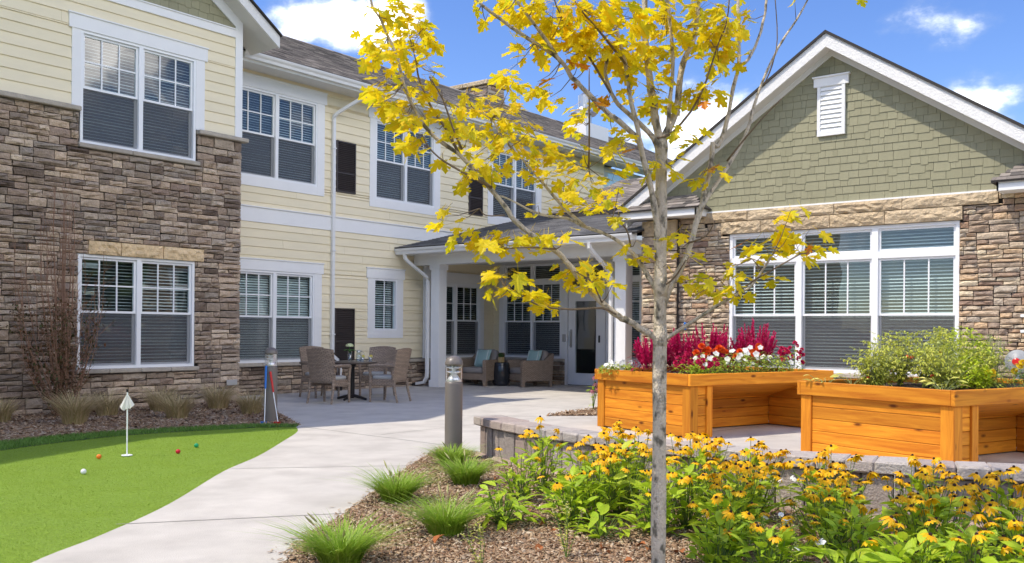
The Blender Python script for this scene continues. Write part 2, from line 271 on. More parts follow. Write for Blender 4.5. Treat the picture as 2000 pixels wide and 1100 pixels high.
MT['zinnia'] = mat('orange bloom', (0.80, 0.10, 0.008), 0.6, vary=[(0.82, 0.11, 0.008), (0.75, 0.07, 0.008), (0.85, 0.18, 0.01)], leaf=0.2)
MT['lime_leaf'] = mat('lime foliage', (0.27, 0.36, 0.05), 0.55, vary=[(0.33, 0.45, 0.05), (0.47, 0.54, 0.08), (0.26, 0.38, 0.035), (0.54, 0.56, 0.12)], leaf=0.3)
MT['tomato_leaf'] = mat('tomato foliage', (0.20, 0.26, 0.06), 0.6, vary=[(0.52, 0.56, 0.06), (0.66, 0.66, 0.12), (0.42, 0.49, 0.045), (0.76, 0.72, 0.18)], leaf=0.3)
MT['tomato_stem'] = mat('tomato stem', (0.30, 0.34, 0.13), 0.6)
MT['tomato'] = mat('green tomato', (0.42, 0.46, 0.14), 0.35)
MT['tomato_ripe'] = mat('ripe tomato', (0.62, 0.05, 0.015), 0.3)
MT['basil'] = mat('yellow green herb', (0.36, 0.48, 0.03), 0.5, vary=[(0.46, 0.58, 0.03), (0.60, 0.68, 0.04), (0.36, 0.50, 0.03)], leaf=0.35)
MT['rosemary'] = mat('dark herb', (0.06, 0.15, 0.03), 0.6, vary=[(0.05, 0.13, 0.025), (0.09, 0.20, 0.04)], leaf=0.2)
MT['squash'] = mat('yellowing squash leaf', (0.55, 0.52, 0.10), 0.6, vary=[(0.68, 0.62, 0.12), (0.78, 0.70, 0.18), (0.52, 0.56, 0.10)], leaf=0.3)
MT['marigold'] = mat('yellow bloom', (0.80, 0.58, 0.02), 0.6, leaf=0.2)
MT['pink'] = mat('faded pink petals', (0.42, 0.13, 0.17), 0.7, leaf=0.2)
MT['dead'] = mat('dry fallen leaf', (0.36, 0.12, 0.03), 0.8, vary=[(0.38, 0.12, 0.03), (0.28, 0.10, 0.035), (0.46, 0.17, 0.04)])
MT['wisp'] = mat('pale seed heads', (0.45, 0.42, 0.20), 0.8, vary=[(0.50, 0.48, 0.22), (0.40, 0.38, 0.15)], leaf=0.2)

# ------------------------------------------------------------------ geometry helpers
class MB:
    def __init__(s, T=None): s.v, s.f, s.T = [], [], T
    def add(s, vs, fs):
        n = len(s.v)
        s.v += [tuple(s.T(*p)) if s.T else tuple(p) for p in vs]
        s.f += [tuple(i + n for i in f) for f in fs]
    def box(s, a, b):
        (x0, y0, z0), (x1, y1, z1) = a, b
        x0, x1 = min(x0, x1), max(x0, x1); y0, y1 = min(y0, y1), max(y0, y1); z0, z1 = min(z0, z1), max(z0, z1)
        s.add([(x0, y0, z0), (x1, y0, z0), (x1, y1, z0), (x0, y1, z0), (x0, y0, z1), (x1, y0, z1), (x1, y1, z1), (x0, y1, z1)],
              [(0, 3, 2, 1), (4, 5, 6, 7), (0, 1, 5, 4), (1, 2, 6, 5), (2, 3, 7, 6), (3, 0, 4, 7)])
    def bbox(s, a, b, c=0.006):
        """box with chamfered edges"""
        lo = [min(a[i], b[i]) for i in range(3)]; hi = [max(a[i], b[i]) for i in range(3)]
        c = min(c, *[(hi[i] - lo[i]) * .45 for i in range(3)])
        vs, idx = [], {}
        for sx in (0, 1):
            for sy in (0, 1):
                for sz in (0, 1):
                    for ax in range(3):
                        p = []
                        for i, sgn in enumerate((sx, sy, sz)):
                            base = hi[i] if sgn else lo[i]
                            p.append(base if i == ax else base + (-c if sgn else c))
                        idx[sx, sy, sz, ax] = len(vs); vs.append(p)
        fs = []
        for ax in range(3):
            o = [i for i in range(3) if i != ax]
            for sgn in (0, 1):
                q = []
                for a_, b_ in ((0, 0), (1, 0), (1, 1), (0, 1)):
                    k = [0, 0, 0]; k[ax] = sgn; k[o[0]] = a_; k[o[1]] = b_; q.append(idx[k[0], k[1], k[2], ax])
                if (sgn == 0) != (ax == 1): q.reverse()
                fs.append(q)
        for ax in range(3):
            o = [i for i in range(3) if i != ax]
            for a_ in (0, 1):
                for b_ in (0, 1):
                    k0 = [0, 0, 0]; k1 = [0, 0, 0]; k0[o[0]] = k1[o[0]] = a_; k0[o[1]] = k1[o[1]] = b_; k1[ax] = 1
                    fs.append((idx[(*k0, o[0])], idx[(*k1, o[0])], idx[(*k1, o[1])], idx[(*k0, o[1])]))
        for sx in (0, 1):
            for sy in (0, 1):
                for sz in (0, 1): fs.append((idx[sx, sy, sz, 0], idx[sx, sy, sz, 1], idx[sx, sy, sz, 2]))
        s.add(vs, fs)
    def quad(s, *p): s.add(p, [tuple(range(len(p)))])
    def slab(s, pts, d):
        """polygon pts extruded by vector d"""
        n = len(pts); q = [tuple(p[i] + d[i] for i in range(3)) for p in pts]
        s.add(list(pts) + q, [tuple(range(n - 1, -1, -1)), tuple(range(n, 2 * n))] + [(i, (i + 1) % n, n + (i + 1) % n, n + i) for i in range(n)])
    def tube(s, path, r, n=6, cap=True, flat=None):
        path = [Vector(p) for p in path]; m = len(path)
        rr = r if isinstance(r, (list, tuple)) else [r] * m
        vs = []; t0 = (path[1] - path[0]).normalized()
        ref = Vector((0, 0, 1)) if abs(t0.z) < .9 else Vector((1, 0, 0))
        e1 = t0.cross(ref).normalized()
        for i, p in enumerate(path):
            t = (path[min(i + 1, m - 1)] - path[max(i - 1, 0)]).normalized()
            e1 = (e1 - t * e1.dot(t)).normalized(); e2 = t.cross(e1)
            for k in range(n):
                a = 2 * PI * k / n + (PI / n if n == 4 else 0)
                vs.append(p + (e1 * math.cos(a) + e2 * math.sin(a)) * rr[i])
        fs = [(i * n + k, i * n + (k + 1) % n, (i + 1) * n + (k + 1) % n, (i + 1) * n + k) for i in range(m - 1) for k in range(n)]
        if cap: fs += [tuple(range(n - 1, -1, -1)), tuple((m - 1) * n + k for k in range(n))]
        s.add(vs, fs)
    def bar(s, path, w, h):
        """rectangular tube: w across (horizontal), h in the other direction"""
        path = [Vector(p) for p in path]; m = len(path); vs = []
        for i, p in enumerate(path):
            t = (path[min(i + 1, m - 1)] - path[max(i - 1, 0)]).normalized()
            ref = Vector((0, 0, 1)) if abs(t.z) < .95 else Vector((0, 1, 0))
            e1 = t.cross(ref).normalized(); e2 = t.cross(e1)
            for a, b in ((-1, -1), (1, -1), (1, 1), (-1, 1)): vs.append(p + e1 * a * w / 2 + e2 * b * h / 2)
        fs = [(i * 4 + k, i * 4 + (k + 1) % 4, (i + 1) * 4 + (k + 1) % 4, (i + 1) * 4 + k) for i in range(m - 1) for k in range(4)]
        s.add(vs, fs + [(3, 2, 1, 0), tuple((m - 1) * 4 + k for k in range(4))])
    def lathe(s, prof, c=(0, 0, 0), n=20, cap=True):
        vs = [(c[0] + r * math.cos(2 * PI * k / n), c[1] + r * math.sin(2 * PI * k / n), c[2] + z) for r, z in prof for k in range(n)]
        m = len(prof)
        fs = [(i * n + k, i * n + (k + 1) % n, (i + 1) * n + (k + 1) % n, (i + 1) * n + k) for i in range(m - 1) for k in range(n)]
        if cap: fs += [tuple(range(n - 1, -1, -1)), tuple((m - 1) * n + k for k in range(n))]
        s.add(vs, fs)
    def puff(s, c, sz, e=0.35, nu=16, nv=10, M_=None):
        """rounded cushion (superellipsoid)"""
        vs = []; sg = lambda x, p: math.copysign(abs(x) ** p, x)
        for j in range(nv + 1):
            b = -PI / 2 + PI * j / nv
            for i in range(nu):
                a = 2 * PI * i / nu
                p = Vector((sz[0] / 2 * sg(math.cos(b), e) * sg(math.cos(a), e), sz[1] / 2 * sg(math.cos(b), e) * sg(math.sin(a), e), sz[2] / 2 * sg(math.sin(b), max(e, .5))))
                if M_: p = M_ @ p
                vs.append(p + Vector(c))
        s.add(vs, [(j * nu + i, j * nu + (i + 1) % nu, (j + 1) * nu + (i + 1) % nu, (j + 1) * nu + i) for j in range(nv) for i in range(nu)])
    def mesh(s, name, m, smooth=False):
        me = bpy.data.meshes.new(name); me.from_pydata(s.v, [], s.f)
        if m: me.materials.append(MT[m] if isinstance(m, str) else m)
        if smooth: me.polygons.foreach_set('use_smooth', [True] * len(me.polygons))
        me.validate(); me.update(); return me

FR = {}                                         # where the frame of an object sits in the world (unrotated frames)
def link(name, me, parent=None, world=True):
    o = bpy.data.objects.new(name, me); C.objects.link(o)
    FR[o] = Vector((0, 0, 0))
    if parent:
        o.parent = parent
        if world: o.location = -FR[parent]
    return o
def part(name, mb, m, parent=None, smooth=False, kind=None, world=True, label=None):
    o = link(name, mb.mesh(name, m, smooth), parent, world)
    if kind: o['kind'] = kind
    if label: o['label'] = label
    return o
def piece(name, me, M_, parent):
    """a piece sharing mesh data; M_ is its world matrix, the parent's frame is unrotated"""
    o = bpy.data.objects.new(name, me); C.objects.link(o); o.parent = parent
    m = M_.copy(); m.translation = m.translation - FR[parent]; o.matrix_local = m
    FR[o] = None
    return o
def thing(name, label, cat, loc=(0, 0, 0), rz=0, group=None):
    o = bpy.data.objects.new(name, None); C.objects.link(o); o.empty_display_size = .2
    o.location = loc; o.rotation_euler = (0, 0, rz); FR[o] = Vector(loc)
    tag(o, label, cat, group); return o
def tag(o, label=None, cat=None, group=None, kind=None):
    for k, v in (('label', label), ('category', cat), ('group', group), ('kind', kind)):
        if v: o[k] = v
    return o
def dup(root, loc, rz, label, group=None):
    r = root.copy(); C.objects.link(r); r.location = loc; r.rotation_euler = (0, 0, rz); r['label'] = label
    if group: r['group'] = group
    for ch in list(root.children):
        c = ch.copy(); C.objects.link(c); c.parent = r
        for g in list(ch.children):
            d = g.copy(); C.objects.link(d); d.parent = c
    return r
def np_mesh(name, verts, faces, m):
    """verts (n,3), faces (k,3 or 4) arrays"""
    me = bpy.data.meshes.new(name); verts = np.asarray(verts, np.float32); faces = np.asarray(faces, np.int32); k = faces.shape[1]
    me.vertices.add(len(verts)); me.vertices.foreach_set('co', verts.ravel())
    me.loops.add(faces.size); me.loops.foreach_set('vertex_index', faces.ravel())
    me.polygons.add(len(faces)); me.polygons.foreach_set('loop_start', np.arange(0, faces.size, k, dtype=np.int32))
    me.materials.append(MT[m]); me.update(calc_edges=True); me.validate(); return me
def inside(poly, x, y):
    c = False; n = len(poly)
    for i in range(n):
        x0, y0 = poly[i][:2]; x1, y1 = poly[i - 1][:2]
        if (y0 > y) != (y1 > y) and x < (x1 - x0) * (y - y0) / (y1 - y0) + x0: c = not c
    return c
def np_inside(poly, P):
    x, y = P[:, 0], P[:, 1]; c = np.zeros(len(P), bool); n = len(poly)
    for i in range(n):
        x0, y0 = poly[i][:2]; x1, y1 = poly[i - 1][:2]
        if y0 == y1: continue
        c ^= ((y0 > y) != (y1 > y)) & (x < (x1 - x0) * (y - y0) / (y1 - y0) + x0)
    return c
def smooth_line(pts, n=6):
    out_ = []
    for i in range(len(pts) - 1):
        p0, p1, p2, p3 = (Vector((*pts[max(i - 1, 0)][:2], 0)), Vector((*pts[i][:2], 0)), Vector((*pts[i + 1][:2], 0)), Vector((*pts[min(i + 2, len(pts) - 1)][:2], 0)))
        for k in range(n):
            t = k / n
            q = .5 * ((2 * p1) + (p2 - p0) * t + (2 * p0 - 5 * p1 + 4 * p2 - p3) * t * t + (3 * p1 - p0 - 3 * p2 + p3) * t ** 3)
            out_.append((q.x, q.y))
    out_.append(tuple(pts[-1][:2])); return out_
def flat(name, poly, z, m, thick=0.0, kind='structure', parent=None):
    import bmesh
    bm = bmesh.new(); f = bm.faces.new([bm.verts.new((x, y, z)) for x, y in poly]); f.normal_update()
    if f.normal.z < 0: f.normal_flip()
    if thick:
        r_ = bmesh.ops.extrude_face_region(bm, geom=[f]); 
        for v in [g for g in r_['geom'] if isinstance(g, bmesh.types.BMVert)]: v.co.z -= thick
        bmesh.ops.recalc_face_normals(bm, faces=bm.faces)
    bmesh.ops.triangulate(bm, faces=bm.faces)
    me = bpy.data.meshes.new(name); bm.to_mesh(me); bm.free(); me.materials.append(MT[m])
    o = link(name, me, parent)
    if kind: o['kind'] = kind
    return o
# wall frames: u along the wall to the right, v up, w outward
def TY(Y): return (lambda u, v, w: (u, Y - w, v)), Matrix.Rotation(0, 4, 'Z'), (lambda u, v, w: Vector((u, Y - w, v)))
def TX(X): return (lambda u, v, w: (X - w, -u, v)), Matrix.Rotation(-PI / 2, 4, 'Z'), (lambda u, v, w: Vector((X - w, -u, v)))

# unit pieces -----------------------------------------------------------------
def unit_plank():
    m = MB(); m.add([(0, 0, 0), (1, 0, 0), (1, 0, 1), (0, 0, 1), (0, -.026, 0), (1, -.026, 0), (1, -.007, 1), (0, -.007, 1)],
                    [(4, 5, 6, 7), (0, 1, 5, 4), (1, 2, 6, 5), (3, 0, 4, 7), (2, 3, 7, 6)]); return m
def unit_stone(r):
    m = MB(); n = 4; g = {}
    vs = []
    for j in range(n):
        for i in range(n):
            edge = i in (0, n - 1) or j in (0, n - 1)
            x, z = i / (n - 1), j / (n - 1)
            if edge:
                x = min(max(x + r.uniform(-.012, .03) * (1 if i == 0 else -1 if i == n - 1 else r.uniform(-1, 1)), .004), .996)
                z = min(max(z + r.uniform(-.01, .09) * (1 if j == 0 else -1 if j == n - 1 else r.uniform(-1, 1)), .004), .996)
                y = -r.uniform(.45, .70)
            else: x += r.uniform(-.1, .1); z += r.uniform(-.1, .1); y = -r.uniform(.72, 1.12)
            g[i, j] = len(vs); vs.append((x, y, z))
    fs = [(g[i, j], g[i + 1, j], g[i + 1, j + 1], g[i, j + 1]) for j in range(n - 1) for i in range(n - 1)]
    ring = [(i, 0) for i in range(n)] + [(n - 1, j) for j in range(1, n)] + [(i, n - 1) for i in range(n - 2, -1, -1)] + [(0, j) for j in range(n - 2, 0, -1)]
    b = len(vs); vs += [(vs[g[k]][0], 0, vs[g[k]][2]) for k in ring]; q = len(ring)
    fs += [(g[ring[k]], b + k, b + (k + 1) % q, g[ring[(k + 1) % q]]) for k in range(q)]
    m.add(vs, fs); return m
def unit_block(r):
    """rough split block, more relief"""
    m = MB(); nx, nz = 12, 5; g = {}; vs = []
    for j in range(nz):
        for i in range(nx):
            e_ = i in (0, nx - 1) or j in (0, nz - 1)
            g[i, j] = len(vs); vs.append((min(max(i / (nx - 1) + (0 if e_ else r.uniform(-.02, .02)), 0), 1), -r.uniform(.62, .78) if e_ else -r.uniform(.68, 1.05), min(max(j / (nz - 1) + (r.uniform(-.012, .012) if not e_ else 0), 0), 1)))
    fs = [(g[i, j], g[i + 1, j], g[i + 1, j + 1], g[i, j + 1]) for j in range(nz - 1) for i in range(nx - 1)]
    ring = [(i, 0) for i in range(nx)] + [(nx - 1, j) for j in range(1, nz)] + [(i, nz - 1) for i in range(nx - 2, -1, -1)] + [(0, j) for j in range(nz - 2, 0, -1)]
    b = len(vs); vs += [(vs[g[k]][0], 0, vs[g[k]][2]) for k in ring]; q = len(ring)
    fs += [(g[ring[k]], b + k, b + (k + 1) % q, g[ring[(k + 1) % q]]) for k in range(q)]
    m.add(vs, fs); return m
def unit_shingle():
    m = MB(); g = .012
    m.add([(g, 0, 0), (1 - g, 0, 0), (1 - g, 0, 1), (g, 0, 1), (g, -.017, 0), (1 - g, -.017, 0), (1 - g, -.006, 1), (g, -.006, 1)],
          [(4, 5, 6, 7), (0, 1, 5, 4), (1, 2, 6, 5), (3, 0, 4, 7), (2, 3, 7, 6)]); return m
def unit_tab():
    """roof tab: x along the eave, y up the slope, z out of the roof"""
    m = MB(); m.add([(.01, 0, 0), (.99, 0, 0), (.99, 1.12, 0), (.01, 1.12, 0), (.01, 0, .013), (.99, 0, .013), (.99, 1.12, .002), (.01, 1.12, .002)],
                    [(4, 5, 6, 7), (1, 0, 4, 5), (2, 1, 5, 6), (0, 3, 7, 4)]); return m
PLANK = unit_plank(); SHING = unit_shingle(); TAB = unit_tab()
STONES = [unit_stone(random.Random(i)) for i in range(14)]
MESHES = {}
def shared(kind, mb, m):
    k = (kind, m)
    if k not in MESHES: MESHES[k] = mb.mesh(kind, m)
    return MESHES[k]
def baked(items, name, m, parent):
    """many pieces joined into one stuff part; items = (MB, matrix)"""
    if not items: return None
    o = MB()
    for u, M_ in items: o.add([M_ @ Vector(p) for p in u.v], u.f)
    p = part(name, o, m, parent, kind='stuff'); return p
def place_pieces(items, name, m, parent, limit=300, stuffname=None):
    """items = (score, key, MB, matrix): the best become parts, the rest one stuff part"""
    items.sort(key=lambda t: -t[0])
    keep = [t for t in items if t[0] > 0][:limit]
    ids = set(id(t) for t in keep)
    for sc, key, u, M_ in keep: piece(name, shared(key, u, m), M_, parent)
    baked([(t[2], t[3]) for t in items if id(t) not in ids], stuffname or name + '_rest', m, parent)
cam_inv = M.inverted()
def seen(p, pad=0.02):
    """distance when the point falls inside the picture, else 0: only used to decide which pieces become objects of their own"""
    q = cam_inv @ Vector(p)
    if q.z > -.1: return 0
    x = q.x / -q.z * 1834 / 2000; y = q.y / -q.z * 1834 / 2000 - .048
    return -q.z if abs(x) < .5 + pad and abs(y) < .275 + pad else 0

def free_spans(a, b, holes):
    """[a,b] minus the holes"""
    segs = [(a, b)]
    for h0, h1 in holes:
        segs = [s for x0, x1 in segs for s in ((x0, min(x1, h0)), (max(x0, h1), x1)) if s[1] - s[0] > .004]
    return segs
def sheathing(parent, fr, u0, u1, v0, v1, holes, name='sheathing', m='sheath', w=-.015, poly=None):
    T = fr[0]; mb = MB(T)
    us = sorted({u0, u1, *[min(max(x, u0), u1) for h in holes for x in h[:2]]}); vs = sorted({v0, v1, *[min(max(x, v0), v1) for h in holes for x in h[2:]]})
    for i in range(len(us) - 1):
        for j in range(len(vs) - 1):
            cu, cv = (us[i] + us[i + 1]) / 2, (vs[j] + vs[j + 1]) / 2
            if any(h[0] < cu < h[1] and h[2] < cv < h[3] for h in holes): continue
            mb.quad((us[i], vs[j], w), (us[i + 1], vs[j], w), (us[i + 1], vs[j + 1], w), (us[i], vs[j + 1], w))
    return part(name, mb, m, parent)
def planks(parent, fr, u0, u1, v0, v1, holes, m='cream', e=0.175, maxlen=3.7, edge=None, r=None):
    """lap siding, every board an object"""
    r = r or random.Random(3); T, rot, tv = fr; v = v0; k = 0
    while v < v1 - .01:
        t = min(v + e, v1); cuts = sorted({v, t, *[x for h in holes for x in h[2:] if v + .005 < x < t - .005]})
        lo, hi = (u0, u1) if edge is None else edge(v, t)
        for a, b in zip(cuts, cuts[1:]):
            hs = [(h[0], h[1]) for h in holes if h[2] < (a + b) / 2 < h[3]]
            for s0, s1 in free_spans(lo, hi, hs):
                x = s0
                while x < s1 - .01:
                    L = s1 - x
                    if L > maxlen: L = r.uniform(1.6, maxlen)
                    if s1 - x - L < .4: L = s1 - x
                    Mx = Matrix.Translation(tv(x, a, 0)) @ rot @ Matrix.Diagonal((L - .003, 1, (b - a) * 1.0 + (.012 if b == t else 0), 1))
                    piece('plank', shared('plank', PLANK, m), Mx, parent); x += L
        v = t; k += 1
def stones(parent, fr, u0, u1, v0, v1, holes, m, limit=300, depth=.075, r=None, vis=None, name='stone', big=1.0):
    """ledge stone: panels of uneven courses"""
    r = r or random.Random(5); T, rot, tv = fr; rects = []
    v = v0
    while v < v1 - .03:
        bh = r.uniform(.30, .42) * big
        if v1 - v - bh < .12: bh = v1 - v
        u = u0
        while u < u1 - .01:
            pw = r.uniform(.45, .95) * big
            if u1 - u - pw < .25: pw = u1 - u
            n = r.choice((3, 3, 4, 4)) if bh > .25 else r.choice((1, 2))
            hs = [r.uniform(.7, 1.35) for _ in range(n)]; sm = sum(hs); y = v
            for h in hs:
                hh = h / sm * bh; x = u
                while x < u + pw - .005:
                    L = r.uniform(.15, .43) * big
                    if u + pw - x - L < .12: L = u + pw - x
                    rects.append([x, x + L, y, y + hh]); x += L
                y += hh
            u += pw
        v += bh
    items = []
    for q in rects:
        bad = False
        for h in holes:
            if min(q[1], h[1]) - max(q[0], h[0]) > 0 and min(q[3], h[3]) - max(q[2], h[2]) > 0:
                opts = [[q[0], h[0], q[2], q[3]], [h[1], q[1], q[2], q[3]], [q[0], q[1], q[2], h[2]], [q[0], q[1], h[3], q[3]]]
                q = max(opts, key=lambda o: max(o[1] - o[0], 0) * max(o[3] - o[2], 0))
        if bad or q[1] - q[0] < .012 or q[3] - q[2] < .012: continue
        k = r.randrange(len(STONES)); g = .003
        Mx = Matrix.Translation(tv(q[0] + g, q[2] + g, 0)) @ rot @ Matrix.Diagonal((q[1] - q[0] - 2 * g, depth * r.uniform(.72, 1.25), q[3] - q[2] - 2 * g, 1))
        c = tv((q[0] + q[1]) / 2, (q[2] + q[3]) / 2, 0); d = seen(c)
        if vis and not vis((q[0] + q[1]) / 2, (q[2] + q[3]) / 2): d = 0
        items.append(((q[1] - q[0]) * (q[3] - q[2]) / d / d if d else 0, 'stone_%d' % k, STONES[k], Mx))
    place_pieces(items, name, m, parent, limit, 'stone_infill')

def roof_tabs(parent, P0, e, s, nE, nS, m, limit=0, exposure=.14, wid=(.22, .36), clip=None, r=None):
    """rows of shingle tabs: P0 eave corner, e unit along the eave, s unit up the slope"""
    r = r or random.Random(9); e = Vector(e).normalized(); s = Vector(s).normalized(); n = e.cross(s)
    B = Matrix((e, s, n)).transposed().to_4x4(); items = []; k = 0; v = 0
    while v < nS - .02:
        u = -r.uniform(0, .2)
        while u < nE:
            w = r.uniform(*wid); a, b = max(u, 0), min(u + w, nE)
            if clip:
                lo, hi = clip(v); a, b = max(a, lo), min(b, hi)
            if b - a > .02:
                p = Vector(P0) + e * a + s * v
                Mx = Matrix.Translation(p) @ B @ Matrix.Diagonal((b - a, min(exposure, nS - v), 1, 1))
                d = seen(p) if limit else 0
                items.append(((b - a) / d / d if d else 0, 'tab', TAB, Mx))
            u += w
        v += exposure; k += 1
    place_pieces(items, 'shingle', m, parent, limit, 'shingle_field')

# windows -----------------------------------------------------------------------
def window(root, fr, u0, u1, v0, v1, n=2, grid=(3, 2), rail=None, casing=None, screen=True, transom=None, slat=.05, tilt=.42, blindm='blind', label=None, hung=True, lower_blind=True, O=.045, Mu=.075, tb=.038):
    """n double-hung units side by side, optional transom row on top: the frame is the part, everything else hangs on it"""
    T = fr[0]; fb = MB(T)
    def bars(mb, a, b, c, d, t, w0, w1):
        mb.box((a, c, w0), (a + t, d, w1)); mb.box((b - t, c, w0), (b, d, w1)); mb.box((a + t, c, w0), (b - t, c + t, w1)); mb.box((a + t, d - t, w0), (b - t, d, w1))
    bars(fb, u0, u1, v0, v1, O, -.075, .026)
    top = v1
    if transom: 
        fb.box((u0 + O, transom - tb, -.075), (u1 - O, transom + tb, .0255)); 
    W = (u1 - u0 - 2 * O - (n - 1) * Mu) / n
    xs = [(u0 + O + i * (W + Mu), u0 + O + i * (W + Mu) + W) for i in range(n)]
    for i in range(n - 1):
        a = xs[i][1]
        if transom:
            fb.box((a, v0 + O, -.075), (a + Mu, transom - tb, .0252)); fb.box((a, transom + tb, -.075), (a + Mu, v1 - O, .0252))
        else: fb.box((a, v0 + O, -.075), (a + Mu, v1 - O, .0252))
    f = part('window', fb, 'vinyl', root, label=label)
    vt = transom - tb if transom else v1 - O
    rail = rail or (v0 + O + vt) / 2
    for a, b in xs:
        cells = []
        if hung:
            sb = MB(T); bars(sb, a + .002, b - .002, rail - .018, vt - .002, .036, -.05, -.006); part('sash', sb, 'vinyl', f)
            lb = MB(T); bars(lb, a + .002, b - .002, v0 + O + .002, rail + .016, .036, -.072, -.053); part('sash', lb, 'vinyl', f)
            cells = [(a + .03, b - .03, rail + .012, vt - .03, -.03), (a + .03, b - .03, v0 + O + .03, rail - .015, -.062)]
        else: cells = [(a, b, v0 + O, vt, -.03)]
        if transom:
            cells.append((a + .03, b - .03, transom + tb + .03, v1 - O - .03, -.03)); ts = MB(T); bars(ts, a + .002, b - .002, transom + tb + .002, v1 - O - .002, .034, -.05, -.006); part('sash', ts, 'vinyl', f)
        for q in cells:
            g = MB(T); g.quad((q[0], q[2], q[4]), (q[1], q[2], q[4]), (q[1], q[3], q[4]), (q[0], q[3], q[4])); part('pane', g, 'glass', f)
        if grid:
            g = MB(T); q = cells[0]; t = .011
            for i in range(1, grid[0]):
                x = q[0] + (q[1] - q[0]) * i / grid[0]; g.box((x - t, q[2], -.029), (x + t, q[3], -.014))
            for j in range(1, grid[1]):
                y = q[2] + (q[3] - q[2]) * j / grid[1]; g.box((q[0], y - t, -.0285), (q[1], y + t, -.0145))
            part('grille', g, 'vinyl', f)
        if screen and hung:
            g = MB(T); g.quad((a + .012, v0 + O + .01, -.012), (b - .012, v0 + O + .01, -.012), (b - .012, rail - .012, -.012), (a + .012, rail - .012, -.012)); part('screen', g, 'screen', f)
        bl = MB(T); y = v0 + O; tilt_ = tilt + rnd.uniform(-.10, .10)
        while y < v1 - O:
            if not (transom and transom - tb < y < transom + tb):
                tj = tilt_ + rnd.gauss(0, .05); c_, s_ = .022 * math.cos(tj), .022 * math.sin(tj); y += rnd.gauss(0, .0015)
                bl.add([(a, y - s_, -.135 + c_), (b, y - s_, -.135 + c_), (b, y + s_, -.135 - c_), (a, y + s_, -.135 - c_), (a, y - s_ + .003, -.135 + c_), (b, y - s_ + .003, -.135 + c_), (b, y + s_ + .003, -.135 - c_), (a, y + s_ + .003, -.135 - c_)],
                       [(0, 3, 2, 1), (4, 5, 6, 7), (0, 1, 5, 4)])
            y += slat
        part('blind', bl, blindm, f)
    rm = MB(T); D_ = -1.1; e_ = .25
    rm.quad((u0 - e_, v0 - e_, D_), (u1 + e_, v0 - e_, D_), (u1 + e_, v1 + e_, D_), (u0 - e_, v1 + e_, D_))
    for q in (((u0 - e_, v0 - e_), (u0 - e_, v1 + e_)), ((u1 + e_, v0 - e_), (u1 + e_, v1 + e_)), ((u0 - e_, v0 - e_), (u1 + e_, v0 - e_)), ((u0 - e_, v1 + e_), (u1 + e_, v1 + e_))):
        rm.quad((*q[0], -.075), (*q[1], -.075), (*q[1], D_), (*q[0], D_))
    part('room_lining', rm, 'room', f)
    if casing:
        L_, R_, B_, H_, ov, cs = (*casing, 0)[:6]      # side widths, bottom, head height, head overhang
        cb = MB(T); tk = .032
        if L_: cb.box((u0 - L_, v0 - B_ + cs, .0), (u0 + .002, v1 + .001, tk))
        if R_: cb.box((u1 - .002, v0 - B_ + cs, .0), (u1 + R_, v1 + .001, tk))
        if B_: cb.box((u0 + .002, v0 - B_, .0), (u1 - .002, v0 + .002, tk - .001))
        cb.box((u0 - L_ - ov, v1 + .001, .0), (u1 + R_ + ov, v1 + H_, tk + .012))
        cb.box((u0 - L_ - ov - .012, v1 + H_, .0), (u1 + R_ + ov + .012, v1 + H_ + .022, tk + .03))
        part('casing', cb, 'white', f)
    return f

# ------------------------------------------------------------------ ground
GL = smooth_line([(-2.0, 1.6), (0.3, 3.45), (1.6, 4.62), (2.46, 5.36), (3.08, 5.75), (3.93, 6.37), (5.15, 7.45), (6.0, 8.08), (6.95, 8.9), (7.75, 9.62), (8.14, 10.12)])
GB = smooth_line([(8.14, 10.12), (7.75, 10.42), (7.17, 10.62), (6.4, 10.82), (5.55, 10.80), (4.52, 10.50), (3.3, 9.9), (1.5, 9.0), (-2.0, 7.4)])
FB = smooth_line([(8.30, 10.26), (7.9, 10.72), (7.3, 10.98), (6.4, 11.24), (5.5, 11.32), (4.6, 11.14), (3.3, 10.6), (1.5, 9.75), (-2.0, 8.2)])
PR = smooth_line([(-1.2, 0.2), (1.6, 2.75), (3.36, 4.28), (3.87, 4.68), (4.43, 5.02), (5.43, 5.68), (6.54, 6.40), (7.3, 6.86), (7.95, 7.20)])
WC, WR = (13.0, 3.3), 6.3
def arc(r, y): return (WC[0] - math.sqrt(r * r - (y - WC[1]) ** 2), y)
inner = [arc(WR - .18, y) for y in np.linspace(6.55, -2.5, 24)]
BEDE = smooth_line([(8.30, 10.26), (8.71, 10.99), (9.18, 11.83), (9.75, 12.91), (10.31, 14.44)])
import bmesh
g = MB(); g.quad((-400, -400, -.08), (400, -400, -.08), (400, 400, -.08), (-400, 400, -.08)); tag(part('ground', g, 'soil'), kind='structure')
flat('patio', GL + BEDE + [(10.31, 15.7), (19.2, 15.7), (19.2, 9.1), (15.9, 9.1), (15.9, -2.5)] + inner[::-1] + [(7.95, 7.20)] + PR[::-1], 0.0, 'concrete', .07)
flat('putting_green', GL + GB[1:], -.006, 'turf', .06)
flat('turf_fringe_base', GB + FB[::-1] , -.004, 'fringe_base', .05)
BED1 = FB + [(-2.0, 14.6), (10.31, 14.6)] + BEDE[::-1]
flat('mulch_bed_back', BED1, -.012, 'mulch', .05)
outer = [arc(WR - .05, y) for y in np.linspace(6.55, -2.5, 24)]
BED2 = PR + outer + [(6.0, -6), (-3, -6)]
flat('mulch_bed_front', BED2, -.012, 'mulch', .05)
BED3 = [(11.74, 8.6), (12.73, 8.76), (14.2, 8.85), (15.7, 8.9), (15.7, 6.6), (13.4, 6.8), (12.45, 7.95)]
flat('mulch_triangle', BED3, .004, 'mulch')
